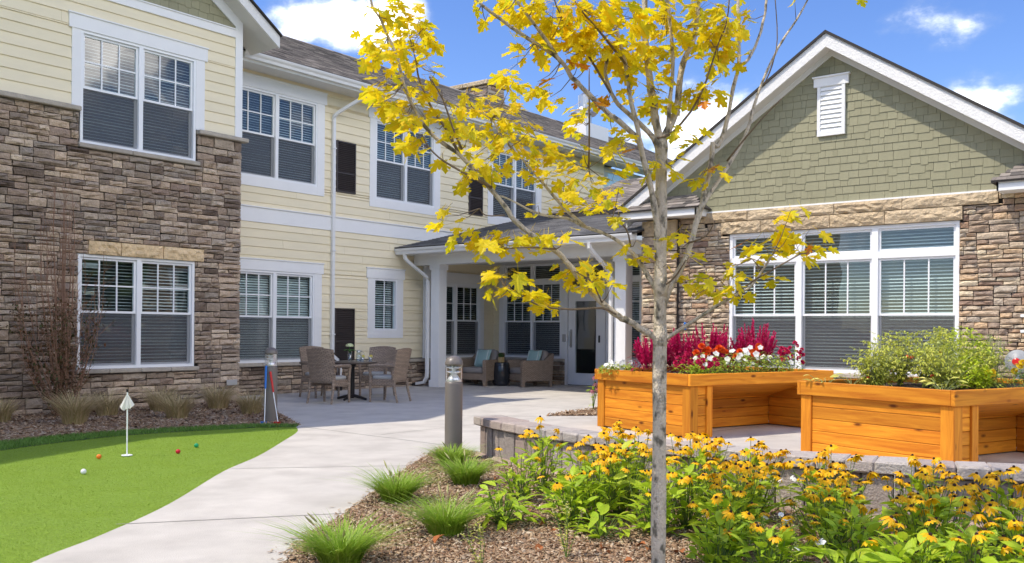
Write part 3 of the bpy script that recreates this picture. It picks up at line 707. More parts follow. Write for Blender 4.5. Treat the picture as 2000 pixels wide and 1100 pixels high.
# control joints sawn into the path
jb = MB()
for a, b in (((3.3, 5.98), (4.55, 5.1)), ((5.3, 7.55), (6.55, 6.42)), ((8.2, 10.1), (7.98, 7.25)), ((9.2, 11.8), (11.6, 8.7)), ((8.25, 8.6), (11.5, 8.5)), ((13.2, 15.6), (13.1, 8.9)), ((16.0, 15.5), (15.9, 9.3)), ((10.4, 13.0), (18.9, 12.7)), ((8.9, 6.0), (15.7, 5.0)), ((8.6, 3.4), (15.7, 2.4))):
    d = (Vector((*b, 0)) - Vector((*a, 0))); n_ = Vector((-d.y, d.x, 0)).normalized() * .006
    jb.quad((a[0] - n_.x, a[1] - n_.y, .003), (b[0] - n_.x, b[1] - n_.y, .003), (b[0] + n_.x, b[1] + n_.y, .003), (a[0] + n_.x, a[1] + n_.y, .003))
MT['joint'] = mat('saw cut', (0.25, 0.24, 0.22), 0.95)
tag(part('patio_joints', jb, 'joint'), kind='structure')
# bark chips: tens of thousands of bent flakes, one mass per bed
def chips(name, poly, n, box, seed, dens=None, size=(.012, .045), zmax=.02):
    rg = np.random.RandomState(seed); P = rg.uniform((box[0], box[1]), (box[2], box[3]), (n * 3, 2)); P = P[np_inside(poly, P)][:n]; n = len(P)
    a = rg.uniform(0, 2 * PI, n); L = rg.uniform(*size, n); Wd = L * rg.uniform(.22, .5, n); z = rg.uniform(-.012, zmax, n)
    t1, t2 = rg.normal(0, .32, n), rg.normal(0, .3, n)
    ex = np.stack([np.cos(a), np.sin(a), t1], 1); ey = np.stack([-np.sin(a), np.cos(a), t2], 1)
    c = np.stack([P[:, 0], P[:, 1], z], 1); Z_ = np.array([0, 0, 1.0]); th_ = rg.uniform(.002, .006, n)[:, None] * Z_
    ex, ey = ex * L[:, None], ey * Wd[:, None]; j = lambda: rg.uniform(.7, 1.1, n)[:, None]
    V = np.stack([c - ex * j() - ey * j(), c + ex * j() - ey * j(), c + ex * j() + ey * j(), c - ex * j() + ey * j()], 1)
    V = np.concatenate([V, V + th_[:, None, :]], 1).reshape(-1, 3)
    base = (np.arange(n) * 8)[:, None]
    Fc = np.concatenate([base + np.array([[4, 5, 6, 7]]), base + np.array([[0, 1, 5, 4]]), base + np.array([[1, 2, 6, 5]]), base + np.array([[2, 3, 7, 6]]), base + np.array([[3, 0, 4, 7]])], 0)
    o = link(name, np_mesh(name, V, Fc, 'chips')); o['kind'] = 'stuff'; return o
chips('mulch_chips', BED2, 120000, (2.6, .3, 8.3, 7.4), 1, size=(.005, .021))
def spill(line, n, seed):
    rr_ = random.Random(seed); q = []
    for i in range(len(line) - 1):
        q.append((line[i], line[i + 1]))
    out_ = []
    for _ in range(n):
        a_, b_ = rr_.choice(q); t_ = rr_.random(); out_.append((a_[0] + (b_[0] - a_[0]) * t_, a_[1] + (b_[1] - a_[1]) * t_))
    return out_
def edge_chips(line, n, seed, sd):
    rg_ = np.random.RandomState(seed); pts = np.array(spill(line, n, seed)) + np.abs(rg_.normal(0, .05, (n, 1))) * np.array(sd); mb = MB(); rr_ = random.Random(seed)
    for x, y in pts:
        a_ = rr_.uniform(0, 6.28); L_ = rr_.uniform(.005, .02); w_ = L_ * .4; c_, s_ = math.cos(a_), math.sin(a_); z_ = rr_.uniform(.003, .008)
        mb.add([(x - c_ * L_ + s_ * w_, y - s_ * L_ - c_ * w_, z_), (x + c_ * L_ + s_ * w_, y + s_ * L_ - c_ * w_, z_ + .003), (x + c_ * L_ - s_ * w_, y + s_ * L_ + c_ * w_, z_ + .004), (x - c_ * L_ - s_ * w_, y - s_ * L_ + c_ * w_, z_)], [(0, 1, 2, 3)])
    tag(part('mulch_chips', mb, 'chips'), kind='stuff')
edge_chips(PR[8:], 420, 9, (-.62, .78)); edge_chips(BEDE, 160, 10, (.9, -.4))
chips('mulch_chips', BED1, 22000, (3.5, 10, 10.4, 14.5), 2, size=(.015, .05))
chips('mulch_chips', BED3, 6000, (11.7, 6.6, 15.7, 8.9), 3, zmax=.03)
# grass fibres --------------------------------------------------------------------
def blades(name, P, h, w, m, seed, lean=.5, parent=None, kind='stuff', z0=0.0, dirs=None):
    """curved blades: P roots (n,2|3), h heights (n)"""
    rg = np.random.RandomState(seed); n = len(P); a = rg.uniform(0, 2 * PI, n) if dirs is None else dirs
    ln = h * lean * rg.uniform(.5, 1.2, n); d = np.stack([np.cos(a), np.sin(a)], 1); sd = np.stack([-d[:, 1], d[:, 0]], 1) * (w * rg.uniform(.7, 1.3, n))[:, None] / 2
    V = []
    for t, wd in ((0, 1), (.4, .9), (.75, .6), (1, .06)):
        hz = h * (t - .28 * lean * t * t); x = P[:, 0:2] + d * (ln * t ** 1.9)[:, None]; z = z0 + hz + (P[:, 2] if P.shape[1] > 2 else 0)
        V.append(np.concatenate([x - sd * wd, z[:, None]], 1)); V.append(np.concatenate([x + sd * wd, z[:, None]], 1))
    V = np.stack(V, 1).reshape(-1, 3); b = (np.arange(n) * 8)[:, None]
    Fc = np.concatenate([b + np.array([[0, 1, 3, 2]]), b + np.array([[2, 3, 5, 4]]), b + np.array([[4, 5, 7, 6]])], 0)
    o = link(name, np_mesh(name, V, Fc, m), parent)
    if kind: o['kind'] = kind
    return o
rg = np.random.RandomState(4); P = rg.uniform((1.5, 8.5), (8.4, 11.5), (90000, 2)); P = P[np_inside(GB + FB[::-1], P)]
Q = rg.uniform((0.8, 4.0), (8.3, 11), (330000, 2)); Q = Q[np_inside(GL + GB[1:], Q)]; keep = np.hypot(Q[:, 0], Q[:, 1]) > 4.4; Q = Q[keep]
MT['pile'] = mat('putting turf pile', (0.2, 0.32, 0.024), 0.7, vary=[(0.225, 0.35, 0.032), (0.255, 0.38, 0.036), (0.24, 0.365, 0.034)], noise=2.2, amt=.12, leaf=0.15)
blades('turf_pile', Q, rg.uniform(.003, .006, len(Q)), .0045, 'pile', 15, .7)
blades('turf_fringe', P, rg.uniform(.025, .05, len(P)), .006, 'fringe', 5, .5)

# ------------------------------------------------------------------ stone gabled wing (left)
wing = thing('apartment_wing', 'two storey wing with brown ledge stone below cream siding and a gable', 'building', (6.0, 14.5, 0))
fw = TY(14.5)
WIN_L = (7.33, 9.40, .66, 2.48); WIN_U = (7.35, 9.40, 4.22, 6.0)
hl, hu = WIN_L, WIN_U
sw = sheathing(wing, fw, -4, 10.3, -.1, 4.72, [hl, (hu[0], hu[1], hu[2], 9)], 'stone_wall', 'mortar')
stones(sw, fw, 4.4, 10.33, -.02, 4.70, [hl, (hu[0] - .03, hu[1] + .03, hu[2] - .07, 9), (7.5, 9.56, 2.48, 2.70), (7.28, 9.46, .58, .67)], 'stone', 300)
rs = sheathing(wing, (lambda u, v, w: (10.3 + w, 14.5 + u, v),), 0, 1.15, -.1, 6.9, [], 'return_wall', 'cream', 0)
stones(rs, ((lambda u, v, w: (10.3 + w, 14.5 + u, v)), Matrix.Rotation(PI / 2, 4, 'Z'), (lambda u, v, w: Vector((10.3 + w, 14.5 + u, v)))), 0, 1.1, 0, 4.7, [], 'stone', 0)
# siding above
pf = sheathing(wing, fw, -4, 10.3, 4.72, 9, [(hu[0], hu[1], 4.7, hu[3])], 'siding_wall', 'sheath')
planks(pf, fw, 3.6, 10.26, 4.80, 6.575, [(hu[0] - .02, hu[1] + .02, 4.0, hu[3] + .02)], e=.178, maxlen=5)
# slabs of cut stone capping the stonework
for a, b in ((4.4, 5.9), (5.9, 7.33), (9.42, 10.44)):
    m = MB(fw[0]); m.bbox((a + .002, 4.70, -.02), (b - .002, 4.775, .13), .012); part('ledge_stone', m, 'ledge', wing)
for a, b in ((7.3, 8.2), (8.2, 9.46)):
    m = MB(fw[0]); m.bbox((a + .002, 4.145, -.02), (b - .002, 4.218, .10), .012); part('sill_stone', m, 'ledge', wing)
for i in range(4):
    a = 7.28 + i * .545; m = MB(fw[0]); m.bbox((a + .003, .585, -.02), (a + .542, .658, .115), .014); part('sill_stone', m, 'ledge', wing)
r = random.Random(40)
for a, b in ((7.48, 8.03), (8.03, 8.78), (8.78, 9.56)):
    u = unit_block(r); Mx = Matrix.Translation(fw[2](a + .008, 2.485, 0)) @ Matrix.Diagonal((b - a - .016, .10, .21, 1)); piece('lintel_stone', u.mesh('lintel_stone', 'limestone_tan'), Mx, wing)
window(wing, fw, *WIN_U, casing=(.14, .17, 0, .22, .05, .56), label='upper window of the stone wing, set into the ledge line')
window(wing, fw, *WIN_L, label='lower window of the stone wing under a tan lintel', slat=.055, tilt=.3)
m = MB(fw[0]); m.box((10.2, 4.775, 0), (10.35, 6.9, .035)); m.box((10.3, 4.775, -.10), (10.35, 6.9, 0)); part('corner_board', m, 'white', wing)
m = MB(fw[0]); m.box((3.0, 6.575, 0), (10.2, 6.715, .038)); m.box((3.0, 6.715, 0), (10.2, 6.735, .055)); part('trim_band', m, 'white', wing)
# green shingled gable, soffit, rake and roof
SL = .70; PKX = 4.4; EZ = 6.50
zr = lambda x: EZ + (10.88 - x) * SL           # underside of the roof along the right rake
gw = sheathing(wing, fw, 3.0, 10.3, 9, 9.2, [], 'gable_wall', 'sage')
items = []; r = random.Random(8); v = 6.735; k = 0
while v < 8.2:
    u = 6.0
    while u < 10.3:
        w = r.uniform(.10, .26); t = v + .15
        if zr(u) > v + .02: items.append((1 if seen(fw[2](u, v + .1, 0)) else 0, 'sage_shingle', SHING, Matrix.Translation(fw[2](u, v - r.choice((0, .022)), 0)) @ Matrix.Diagonal((w, 1, .19, 1))))
        u += w
    v += .15
place_pieces(items, 'wall_shingle', 'sage', gw, 300, 'shingle_infill')
m = MB(); m.slab([(10.88, 14.15, EZ), (PKX, 14.15, zr(PKX)), (PKX, 18, zr(PKX)), (10.88, 18, EZ)], (0, 0, .012)); part('soffit', m, 'soffit', wing)
m = MB(); m.slab([(10.9, 14.11, EZ - .01), (PKX, 14.11, zr(PKX)), (PKX, 14.11, zr(PKX) + .22), (10.9, 14.11, EZ + .21)], (0, .04, 0)); part('rake_board', m, 'rough_white', wing)
m = MB(); m.slab([(10.28, 14.46, 6.72), (PKX, 14.46, zr(PKX) - .3), (PKX, 14.46, zr(PKX)), (10.30, 14.46, zr(10.30))], (0, .035, 0)); part('frieze_board', m, 'white', wing)
m = MB(); m.slab([(10.92, 14.06, EZ + .20), (PKX, 14.06, zr(PKX) + .235), (PKX, 22, zr(PKX) + .235), (10.92, 22, EZ + .20)], (0, 0, .035)); m.slab([(PKX, 14.06, zr(PKX) + .235), (-2.1, 14.06, EZ + .2), (-2.1, 22, EZ + .2), (PKX, 22, zr(PKX) + .235)], (0, 0, .035)); wr = part('roof', m, 'roof_base', wing)
m = MB(); m.bar([(10.90, 14.15, EZ + .12), (10.90, 18, EZ + .12)], .04, .2); part('fascia', m, 'white', wing)
m = MB(fw[0]); m.bbox((10.02, .30, .085), (10.24, .40, .10), .004); part('outlet_cover', m, 'plate', wing)
# the wing goes on to the left of the picture under a second gable
m = MB(); m.slab([(-7.5, 13.5, 0), (3.6, 13.5, 0), (3.6, 13.5, 7.0), (-1.3, 13.5, 10.3), (-7.5, 13.5, 6.4)], (0, 5, 0)); part('far_gable_block', m, 'cream', wing)

# ------------------------------------------------------------------ cream main building
main = thing('main_building', 'long two storey cream building with shingle roof, white gutter and brown louvers', 'building', (13.0, 15.6, 0))
fm = TY(15.6)
W2 = (10.93, 13.03, 4.33, 6.10); W3 = (14.70, 16.66, 4.27, 6.08); W4 = (18.84, 20.8, 4.27, 6.06); W5 = (10.93, 12.98, .64, 2.49); WS = (14.68, 15.42, 1.30, 2.48); WP = (16.55, 18.41, .64, 2.48)
L1 = (13.55, 14.10, 4.30, 5.41); L2 = (13.53, 14.10, .62, 1.78); L3 = (17.92, 18.45, 4.26, 5.40)
holes = [W2, W3, W4, W5, WS, WP]; hp = [(a - .02, b + .02, c - .02, d + .02) for a, b, c, d in holes] + [L1, L2, L3]
sm = sheathing(main, fm, 10.3, 24.2, -.1, 6.6, holes, 'siding_wall', 'sheath')
planks(sm, fm, 10.3, 24.2, .665, 6.37, hp + [(10.3, 24.2, 3.45, 3.755), (18.95, 24.2, .6, 3.45)], e=.1765, maxlen=5.5)
sb = sheathing(main, fm, 10.3, 18.95, -.1, .56, [], 'stone_base', 'mortar', .001)
stones(sb, fm, 10.3, 18.95, -.02, .565, [], 'stone', 300, .07, random.Random(21))
for a, b in ((10.3, 11.6), (11.6, 12.95), (12.95, 14.4), (14.4, 15.75), (15.75, 16.6), (16.6, 17.8), (17.8, 18.93)):
    m = MB(fm[0]); m.bbox((a + .002, .565, 0), (b - .002, .64, .115), .012); part('sill_stone', m, 'ledge', main)
m = MB(fm[0]); m.box((10.3, 3.445, 0), (24.2, 3.735, .030)); m.box((10.3, 3.735, 0), (24.2, 3.757, .055)); part('belly_band', m, 'white', main)
for q, lb in ((W2, 'upper window beside the stone corner'), (W3, 'upper window in the middle of the cream wall'), (W4, 'upper window farthest along the cream wall')):
    window(main, fm, *q, casing=(.17, .19, .18, .23, .05), label=lb)
window(main, fm, *W5, casing=(.17, .19, 0, .21, .04), label='lower window beside the stone corner', tilt=.75)
window(main, fm, *WS, n=1, grid=(2, 2), hung=False, screen=False, casing=(.18, .19, .17, .22, .04), label='small single window of the lower cream wall', tilt=.6)
window(main, fm, *WP, casing=(.12, .13, 0, .24, 0), label='window in the shade under the porch roof', tilt=.15)
for q in (L1, L2, L3):
    m = MB(fm[0]); t = .03; a, b, c, d = q
    m.box((a, c, 0), (a + t, d, .05)); m.box((b - t, c, 0), (b, d, .05)); m.box((a + t, c, 0), (b - t, c + t, .05)); m.box((a + t, d - t, 0), (b - t, d, .05))
    mid = c + (d - c) * .38; m.box((a + t, mid - .012, .0), (b - t, mid + .012, .04)); m.quad((a, c, .002), (b, c, .002), (b, d, .002), (a, d, .002))
    lo = part('louver_panel', m, 'louver', main)
    bl = MB(fm[0]); y = c + .05
    while y < d - .05:
        bl.add([(a + t, y, .042), (b - t, y, .042), (b - t, y + .032, .006), (a + t, y + .032, .006)], [(0, 1, 2, 3)]); bl.add([(a + t, y - .004, .042), (b - t, y - .004, .042), (b - t, y, .042), (a + t, y, .042)], [(0, 1, 2, 3)]); y += .040
    part('louver_blades', bl, 'louver', lo)
m = MB(fm[0]); m.box((10.3, 6.36, 0), (24.2, 6.42, .030)); part('frieze_board', m, 'cream', main)
m = MB(); m.box((10.35, 15.08, 6.42), (33, 15.62, 6.435)); part('soffit', m, 'soffit', main)
m = MB(); m.box((10.35, 15.05, 6.41), (33, 15.08, 6.60)); part('fascia', m, 'white', main)
def gutter(root, a, b, out_, name='gutter'):
    """K-style gutter from a to b along the eave, out_ = outward unit"""
    a, b, o = Vector(a), Vector(b), Vector(out_); prof = [(0, 0), (.075, 0), (.085, .05), (.115, .085), (.125, .115), (.125, .13), (.115, .13), (.115, .11), (.01, .11), (0, .13)]
    m = MB(); n = len(prof); vs = [p + o * x + Vector((0, 0, z)) for p in (a, b) for x, z in prof]
    m.add(vs, [(i, (i + 1) % n, n + (i + 1) % n, n + i) for i in range(n)] + [tuple(range(n)), tuple(range(2 * n - 1, n - 1, -1))])
    bmf = part(name, m, 'gutter', root); return bmf
gutter(main, (10.75, 15.047, 6.455), (33, 15.047, 6.455), (0, -1, 0))
RS = .48; RY0, RZ0, RY1 = 14.95, 6.595, 19.5; RZ1 = RZ0 + RS * (RY1 - RY0)
m = MB(); m.slab([(9.0, RY0, RZ0), (33, RY0, RZ0), (33, RY1, RZ1), (9.0, RY1, RZ1)], (0, 0, -.04)); m.slab([(9.0, RY1, RZ1), (33, RY1, RZ1), (33, RY1 + 5, RZ1 - 2.3), (9, RY1 + 5, RZ1 - 2.3)], (0, 0, -.04))
mr_ = part('roof', m, 'roof_base', main)
roof_tabs(mr_, (10.4, RY0 - .01, RZ0 + .003), (1, 0, 0), (0, 1, RS), 22.6, math.hypot(RY1 - RY0, RZ1 - RZ0), 'roof', 0, .145, (.12, .34))
m = MB(); x = 9.0
while x < 33: m.slab([(x, RY1 - .13, RZ1 - .045), (x + .30, RY1 - .13, RZ1 - .045), (x + .30, RY1, RZ1 + .022), (x, RY1, RZ1 + .022)], (0, 0, .02)); m.slab([(x, RY1, RZ1 + .022), (x + .30, RY1, RZ1 + .022), (x + .30, RY1 + .13, RZ1 - .045), (x, RY1 + .13, RZ1 - .045)], (0, 0, .02)); x += .31
part('ridge_caps', m, 'roof', mr_)
m = MB(); m.box((24.2, 15.6, -.1), (24.19, 23, 6.6)); part('end_wall', m, 'cream', main)
# downspout beside the louvers
def spout(root, path, name='downspout', w=.075, h=.06, shoe=None):
    m = MB(); m.bar(path, w, h)
    for p in path[1:-1]: pass
    o = part(name, m, 'gutter', root)
    if shoe:
        s_ = MB(); s_.bar(shoe, w * 1.25, h * 1.3); part('drain_boot', s_, 'iron', o)
    return o
spout(main, [(13.86, 14.97, 6.48), (13.86, 14.98, 6.38), (13.80, 15.08, 6.28), (13.50, 15.46, 5.98), (13.45, 15.53, 5.9), (13.45, 15.545, 5.8), (13.45, 15.545, .83), (13.45, 15.53, .76), (13.53, 15.44, .66), (13.55, 15.42, .60), (13.55, 15.42, .05)], shoe=[(13.55, 15.42, .09), (13.55, 15.42, .005)])
ds = MB()
for z in (5.2, 3.0, 1.2): ds.box((13.40, 15.50, z), (13.50, 15.60, z + .025))
part('strap', ds, 'gutter', main)
# chimney of pale split stone behind the ridge
ch = MB(); ch.box((23.93, 20.03, 7.9), (24.8, 22.1, 9.50)); cho = part('chimney', ch, 'mortar', main)
stones(cho, TY(20.03), 23.93, 24.8, 8.0, 9.48, [], 'stone_warm', 0, .06, random.Random(3), name='stone')
stones(cho, TX(23.93), -22.1, -20.03, 8.0, 9.48, [], 'stone_warm', 0, .06, random.Random(4))
ch = MB(); ch.bbox((23.80, 19.92, 9.49), (24.9, 21.0, 9.64), .02); ch.bbox((23.80, 21.01, 9.49), (24.9, 22.2, 9.64), .02); part('chimney_cap', ch, 'limestone', cho)
vp = MB(); vp.box((26.2, 17.6, 7.6), (27.6, 18.9, 8.35)); vo_ = part('flue_housing', vp, 'gutter', main)
vp = MB(); vp.lathe([(.28, 0), (.28, .5)], (26.95, 18.2, 8.35), 18); vp.lathe([(.42, .42), (.46, .46), (.24, .62), (.22, .66)], (26.95, 18.2, 8.35), 18); vp.lathe([(.20, .66), (.20, 1.1), (.02, 1.22)], (26.95, 18.2, 8.35), 14); part('flue_pipe', vp, 'steel', vo_, smooth=False)
vp = MB(); vp.tube([(26.25, 17.7, 8.35), (26.25, 17.7, 8.95)], .03, 6); part('vent_pipe', vp, 'gutter', main)
# white parapet and glass screen beyond the end of the cream wall
para = thing('roof_terrace', 'white parapet with a glass screen above the entry roofs', 'terrace', (26, 15.7, 0))
m = MB(); m.box((24.25, 15.80, 3.0), (29.5, 15.95, 6.42)); part('parapet', m, 'white', para)
m = MB(); m.box((24.25, 15.45, 3.0), (26.9, 15.55, 5.72)); m.box((29.4, 15.45, 3.0), (29.5, 15.79, 6.50)); part('knee_wall', m, 'white', para)
for i in range(3):
    a = 24.30 + i * .88; m = MB(); m.box((a, 15.49, 5.74), (a + .8, 15.51, 6.15)); part('glass_panel', m, 'glass', para)
    m = MB(); m.tube([(a + .84, 15.5, 5.72), (a + .84, 15.5, 6.2)], .025, 6); part('post', m, 'steel', para)

# ------------------------------------------------------------------ entrance porch
porch = thing('entrance_porch', 'white columned entrance porch with dark low shingle roof between the two buildings', 'porch', (16.1, 12.5, 0))
for lo, hi, lb in ((14.775, 15.035, None), (9.76, 10.02, None)):
    m = MB(); m.bbox((15.98, lo, 0), (16.24, hi, 2.84), .006); m.box((15.955, lo - .025, 0), (16.265, hi + .025, .16)); m.box((15.955, lo - .025, 2.72), (16.265, hi + .025, 2.84))
    part('column', m, 'white', porch)
m = MB(); m.box((15.95, 9.25, 2.84), (16.27, 15.56, 3.06)); part('beam', m, 'white', porch)
m = MB(); m.box((16.27, 9.25, 3.0), (19.0, 15.58, 3.03)); part('ceiling', m, 'soffit', porch)
m = MB(); m.box((15.45, 9.2, 3.06), (16.27, 15.58, 3.075)); part('soffit', m, 'soffit', porch)
m = MB(); m.box((15.42, 9.2, 3.05), (15.45, 15.58, 3.20)); part('fascia', m, 'white', porch)
gutter(porch, (15.418, 15.56, 3.055), (15.418, 9.22, 3.055), (-1, 0, 0))
PS = .235; PX0, PZ0, PX1 = 15.32, 3.205, 19.6
sN = math.hypot(PX1 - PX0, (PX1 - PX0) * PS)
m = MB(); m.slab([(PX0, 15.57, PZ0), (PX1 + 2.4, 15.57, PZ0 + PS * (PX1 + 2.4 - PX0)), (PX1 + 2.4, 9.12, PZ0 + PS * (PX1 + 2.4 - PX0)), (PX0, 9.12, PZ0)], (0, 0, -.03)); pr = part('roof', m, 'roof_base', porch)
roof_tabs(pr, (PX0 - .01, 15.57, PZ0 + .003), (0, -1, 0), (1, 0, PS), 6.45, sN + 1.5, 'roof_grey', 300, .145, (.26, .40))
spout(porch, [(15.36, 15.28, 3.06), (15.37, 15.28, 2.96), (15.45, 15.25, 2.88), (15.82, 15.14, 2.62), (15.92, 15.10, 2.54), (15.94, 15.10, 2.44), (15.94, 15.10, .34), (15.94, 15.11, .22), (15.94, 15.20, .10), (15.94, 15.48, .055)], shoe=[(15.94, 15.44, .055), (15.94, 15.62, .04)])
spout(porch, [(15.36, 10.22, 3.06), (15.37, 10.22, 2.96), (15.45, 10.20, 2.88), (15.82, 10.10, 2.58), (15.92, 10.08, 2.5), (15.94, 10.075, 2.4), (15.94, 10.075, .1)])
m = MB(); m.box((16.27, 15.50, .65), (16.48, 15.565, 2.84)); part('pilaster', m, 'white', porch)
# entry wall at the back of the porch
fe = TX(18.95)
WD = (-15.24, -13.40, .64, 3.03); DR = (-13.20, -12.18); WE = (-11.95, -9.5, .64, 3.03)
ew = sheathing(porch, fe, -15.58, -9.15, -.05, 3.05, [WD, (DR[0], DR[1], 0, 2.95), WE], 'entry_wall', 'white', 0)
planks(ew, fe, -15.58, -15.36, .665, 3.0, [], e=.1765)
stones(ew, fe, -15.58, -13.26, -.02, .56, [], 'stone', 60, .06, random.Random(33))
for a, b in ((-15.58, -14.4), (-14.4, -13.27)):
    m = MB(fe[0]); m.bbox((a, .562, 0), (b - .002, .636, .10), .012); part('sill_stone', m, 'ledge', porch)
window(porch, fe, *WD, transom=2.56, rail=1.555, casing=(.13, .13, 0, .02, 0), label='porch window beside the glass door')
window(porch, fe, *WE, n=3, transom=2.56, rail=1.555, casing=(.10, .10, 0, .02, 0), label='porch window right of the glass door, mostly behind the column')
m = MB(fe[0]); m.box((DR[0] - .07, 0, 0), (DR[0], 2.98, .05)); m.box((DR[1], 0, 0), (DR[1] + .07, 2.98, .05)); m.box((DR[0], 2.33, -.03), (DR[1], 2.42, .05)); m.box((DR[0], 2.90, -.03), (DR[1], 2.98, .05))
dfm = part('door_frame', m, 'door', porch)
g = MB(fe[0]); g.quad((DR[0], 2.42, -.02), (DR[1], 2.42, -.02), (DR[1], 2.9, -.02), (DR[0], 2.9, -.02)); part('pane', g, 'glass', dfm)
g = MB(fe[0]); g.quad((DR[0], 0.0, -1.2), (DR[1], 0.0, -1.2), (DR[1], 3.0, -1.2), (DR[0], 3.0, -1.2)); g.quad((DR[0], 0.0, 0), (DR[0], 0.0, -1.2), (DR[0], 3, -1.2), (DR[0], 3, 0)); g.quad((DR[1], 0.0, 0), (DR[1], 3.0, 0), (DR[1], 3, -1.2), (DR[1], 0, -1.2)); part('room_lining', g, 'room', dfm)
m = MB(fe[0]); a, b = DR[0] + .012, DR[1] - .012; ga, gb, gc, gd = -12.98, -12.38, .30, 2.05
m.box((a, .015, -.03), (ga, 2.32, .015)); m.box((gb, .015, -.03), (b, 2.32, .015)); m.box((ga, .015, -.03), (gb, gc, .015)); m.box((ga, gd, -.03), (gb, 2.32, .015))
for q in (((ga - .025, gc - .025), (ga, gd + .025)), ((gb, gc - .025), (gb + .025, gd + .025)), ((ga, gc - .025), (gb, gc)), ((ga, gd), (gb, gd + .025))): m.box((*q[0], .015), (*q[1], .024))
dr = part('door', m, 'door', porch, label='white door with one tall glass panel')
g = MB(fe[0]); g.quad((ga, gc, -.005), (gb, gc, -.005), (gb, gd, -.005), (ga, gd, -.005)); part('pane', g, 'glass', dr)
m = MB(fe[0]); m.tube([(-13.11, .95, .07), (-13.11, 1.32, .07)], .016, 8); m.tube([(-13.11, .99, .015), (-13.11, .99, .07)], .01, 6); m.tube([(-13.11, 1.28, .015), (-13.11, 1.28, .07)], .01, 6); m.bbox((-13.145, .92, .015), (-13.075, 1.36, .022)); part('pull_handle', m, 'steel', dr)
m = MB(fe[0]); m.bbox((-12.30, 1.05, .015), (-12.265, 1.22, .05)); part('lock', m, 'iron', dr)
m = MB(fe[0]); m.bbox((-13.345, 1.06, 0.033), (-13.245, 1.24, .065), .006); part('intercom', m, 'plate', porch)
# ------------------------------------------------------------------ gabled pavilion (right)
pav = thing('garden_pavilion', 'single storey gabled building with sage shingles, tan ledge stone and a wide white window', 'building', (15.8, 5.62, 0))
fp = TX(15.8); YC = 5.62
WG = (-7.45, -3.60, .65, 3.09)
ps = sheathing(pav, fp, -9.19, -2.05, -.1, 3.5, [WG], 'stone_wall', 'mortar')
stones(ps, fp, -9.19, -2.05, -.02, 3.5, [(WG[0], WG[1], WG[2] - .08, 3.1), (-7.95, -3.05, 3.31, 3.6), (-7.60, -3.55, 3.095, 3.32), (-9.19, -8.5, -1, 9)], 'stone_warm', 300, .062, random.Random(14), big=.86, vis=lambda u, v: v > .62 and u < -2.6)
fpier = TX(15.68)
m = MB(fpier[0]); m.box((-9.19, -.1, -.12), (-8.46, 3.42, -.02)); pier = part('pier', m, 'mortar', pav)
stones(pier, fpier, -9.19, -8.46, -.02, 3.12, [], 'stone_warm', 60, .08, random.Random(15), vis=lambda u, v: v > .6)
fl_ = ((lambda u, v, w: (15.8 - u, 9.19 + w, v)), Matrix.Rotation(PI, 4, 'Z'), (lambda u, v, w: Vector((15.8 - u, 9.19 + w, v))))
stones(pier, fl_, -3.0, .12, 0, 3.1, [], 'stone_warm', 0, .06, random.Random(16))
r = random.Random(50)
def header(a, b, c, d, root=pav, w=0, dep=.11):
    u = unit_block(r); Mx = Matrix.Translation(fp[2](a + .005, c + .004, w)) @ fp[1] @ Matrix.Diagonal((b - a - .010, dep, d - c - .008, 1)); piece('header_stone', u.mesh('header_stone', 'limestone'), Mx, root)
for a, b in ((-7.95, -7.1), (-7.1, -5.55), (-5.55, -4.45), (-4.45, -3.05)): header(a, b, 3.315, 3.50)
for a, b in ((-7.60, -6.85), (-6.85, -5.62), (-5.62, -4.72), (-4.72, -3.55)): header(a, b, 3.095, 3.312)
header(-9.19, -8.46, 3.125, 3.42, w=.11)
for i in range(4):
    a = -7.5 + i * .99; m = MB(fp[0]); m.bbox((a + .002, .575, -.02), (a + .988, .648, .12), .012); part('sill_stone', m, 'ledge', pav)
window(pav, fp, *WG, n=3, grid=(3, 1), transom=2.605, rail=1.63, label='wide three part window with transoms in the pavilion', slat=.056, tilt=.38, O=.055, Mu=.10, tb=.055)
# shingled gable
m = MB(fp[0]); m.box((-8.6, 3.50, 0), (-2.4, 3.527, .05)); part('drip_strip', m, 'white', pav)
PSL = .665; AZ = 6.10                        # underside apex at the wall
under = lambda y: AZ - abs(y - YC) * PSL
m = MB(fp[0]); m.slab([(-9.3, 3.5, -.015), (-1.9, 3.5, -.015), (-1.9, under(1.9) + .05, -.015), (-YC, AZ + .05, -.015), (-9.3, under(9.3) + .05, -.015)], (0, 0, -.02)); gwp = part('gable_wall', m, 'sage', pav)
items = []; r = random.Random(18); v = 3.53; e = .128
VT = (-5.90, -5.34, 4.66, 5.66)
while v < AZ:
    u = -9.2
    while u < -1.9:
        w = r.choice((.085, .12, .12, .15, .19, .24)) * r.uniform(.92, 1.08)
        if under(-(u + w / 2)) > v + .03 and not (u > VT[0] and u + w < VT[1] and v > VT[2] and v + e < VT[3]):
            lo = r.choice((0, .0, .028)); c = fp[2](u + w / 2, v + e / 2, 0); d = seen(c, 0)
            if under(-(u + w / 2)) < v + .12: d *= 3
            items.append((w * e / d / d if d else 0, 'shingle', SHING, Matrix.Translation(fp[2](u, v - lo, 0)) @ fp[1] @ Matrix.Diagonal((w, 1, e + lo + .02, 1))))
        u += w
    v += e
place_pieces(items, 'wall_shingle', 'sage', gwp, 300, 'shingle_infill')
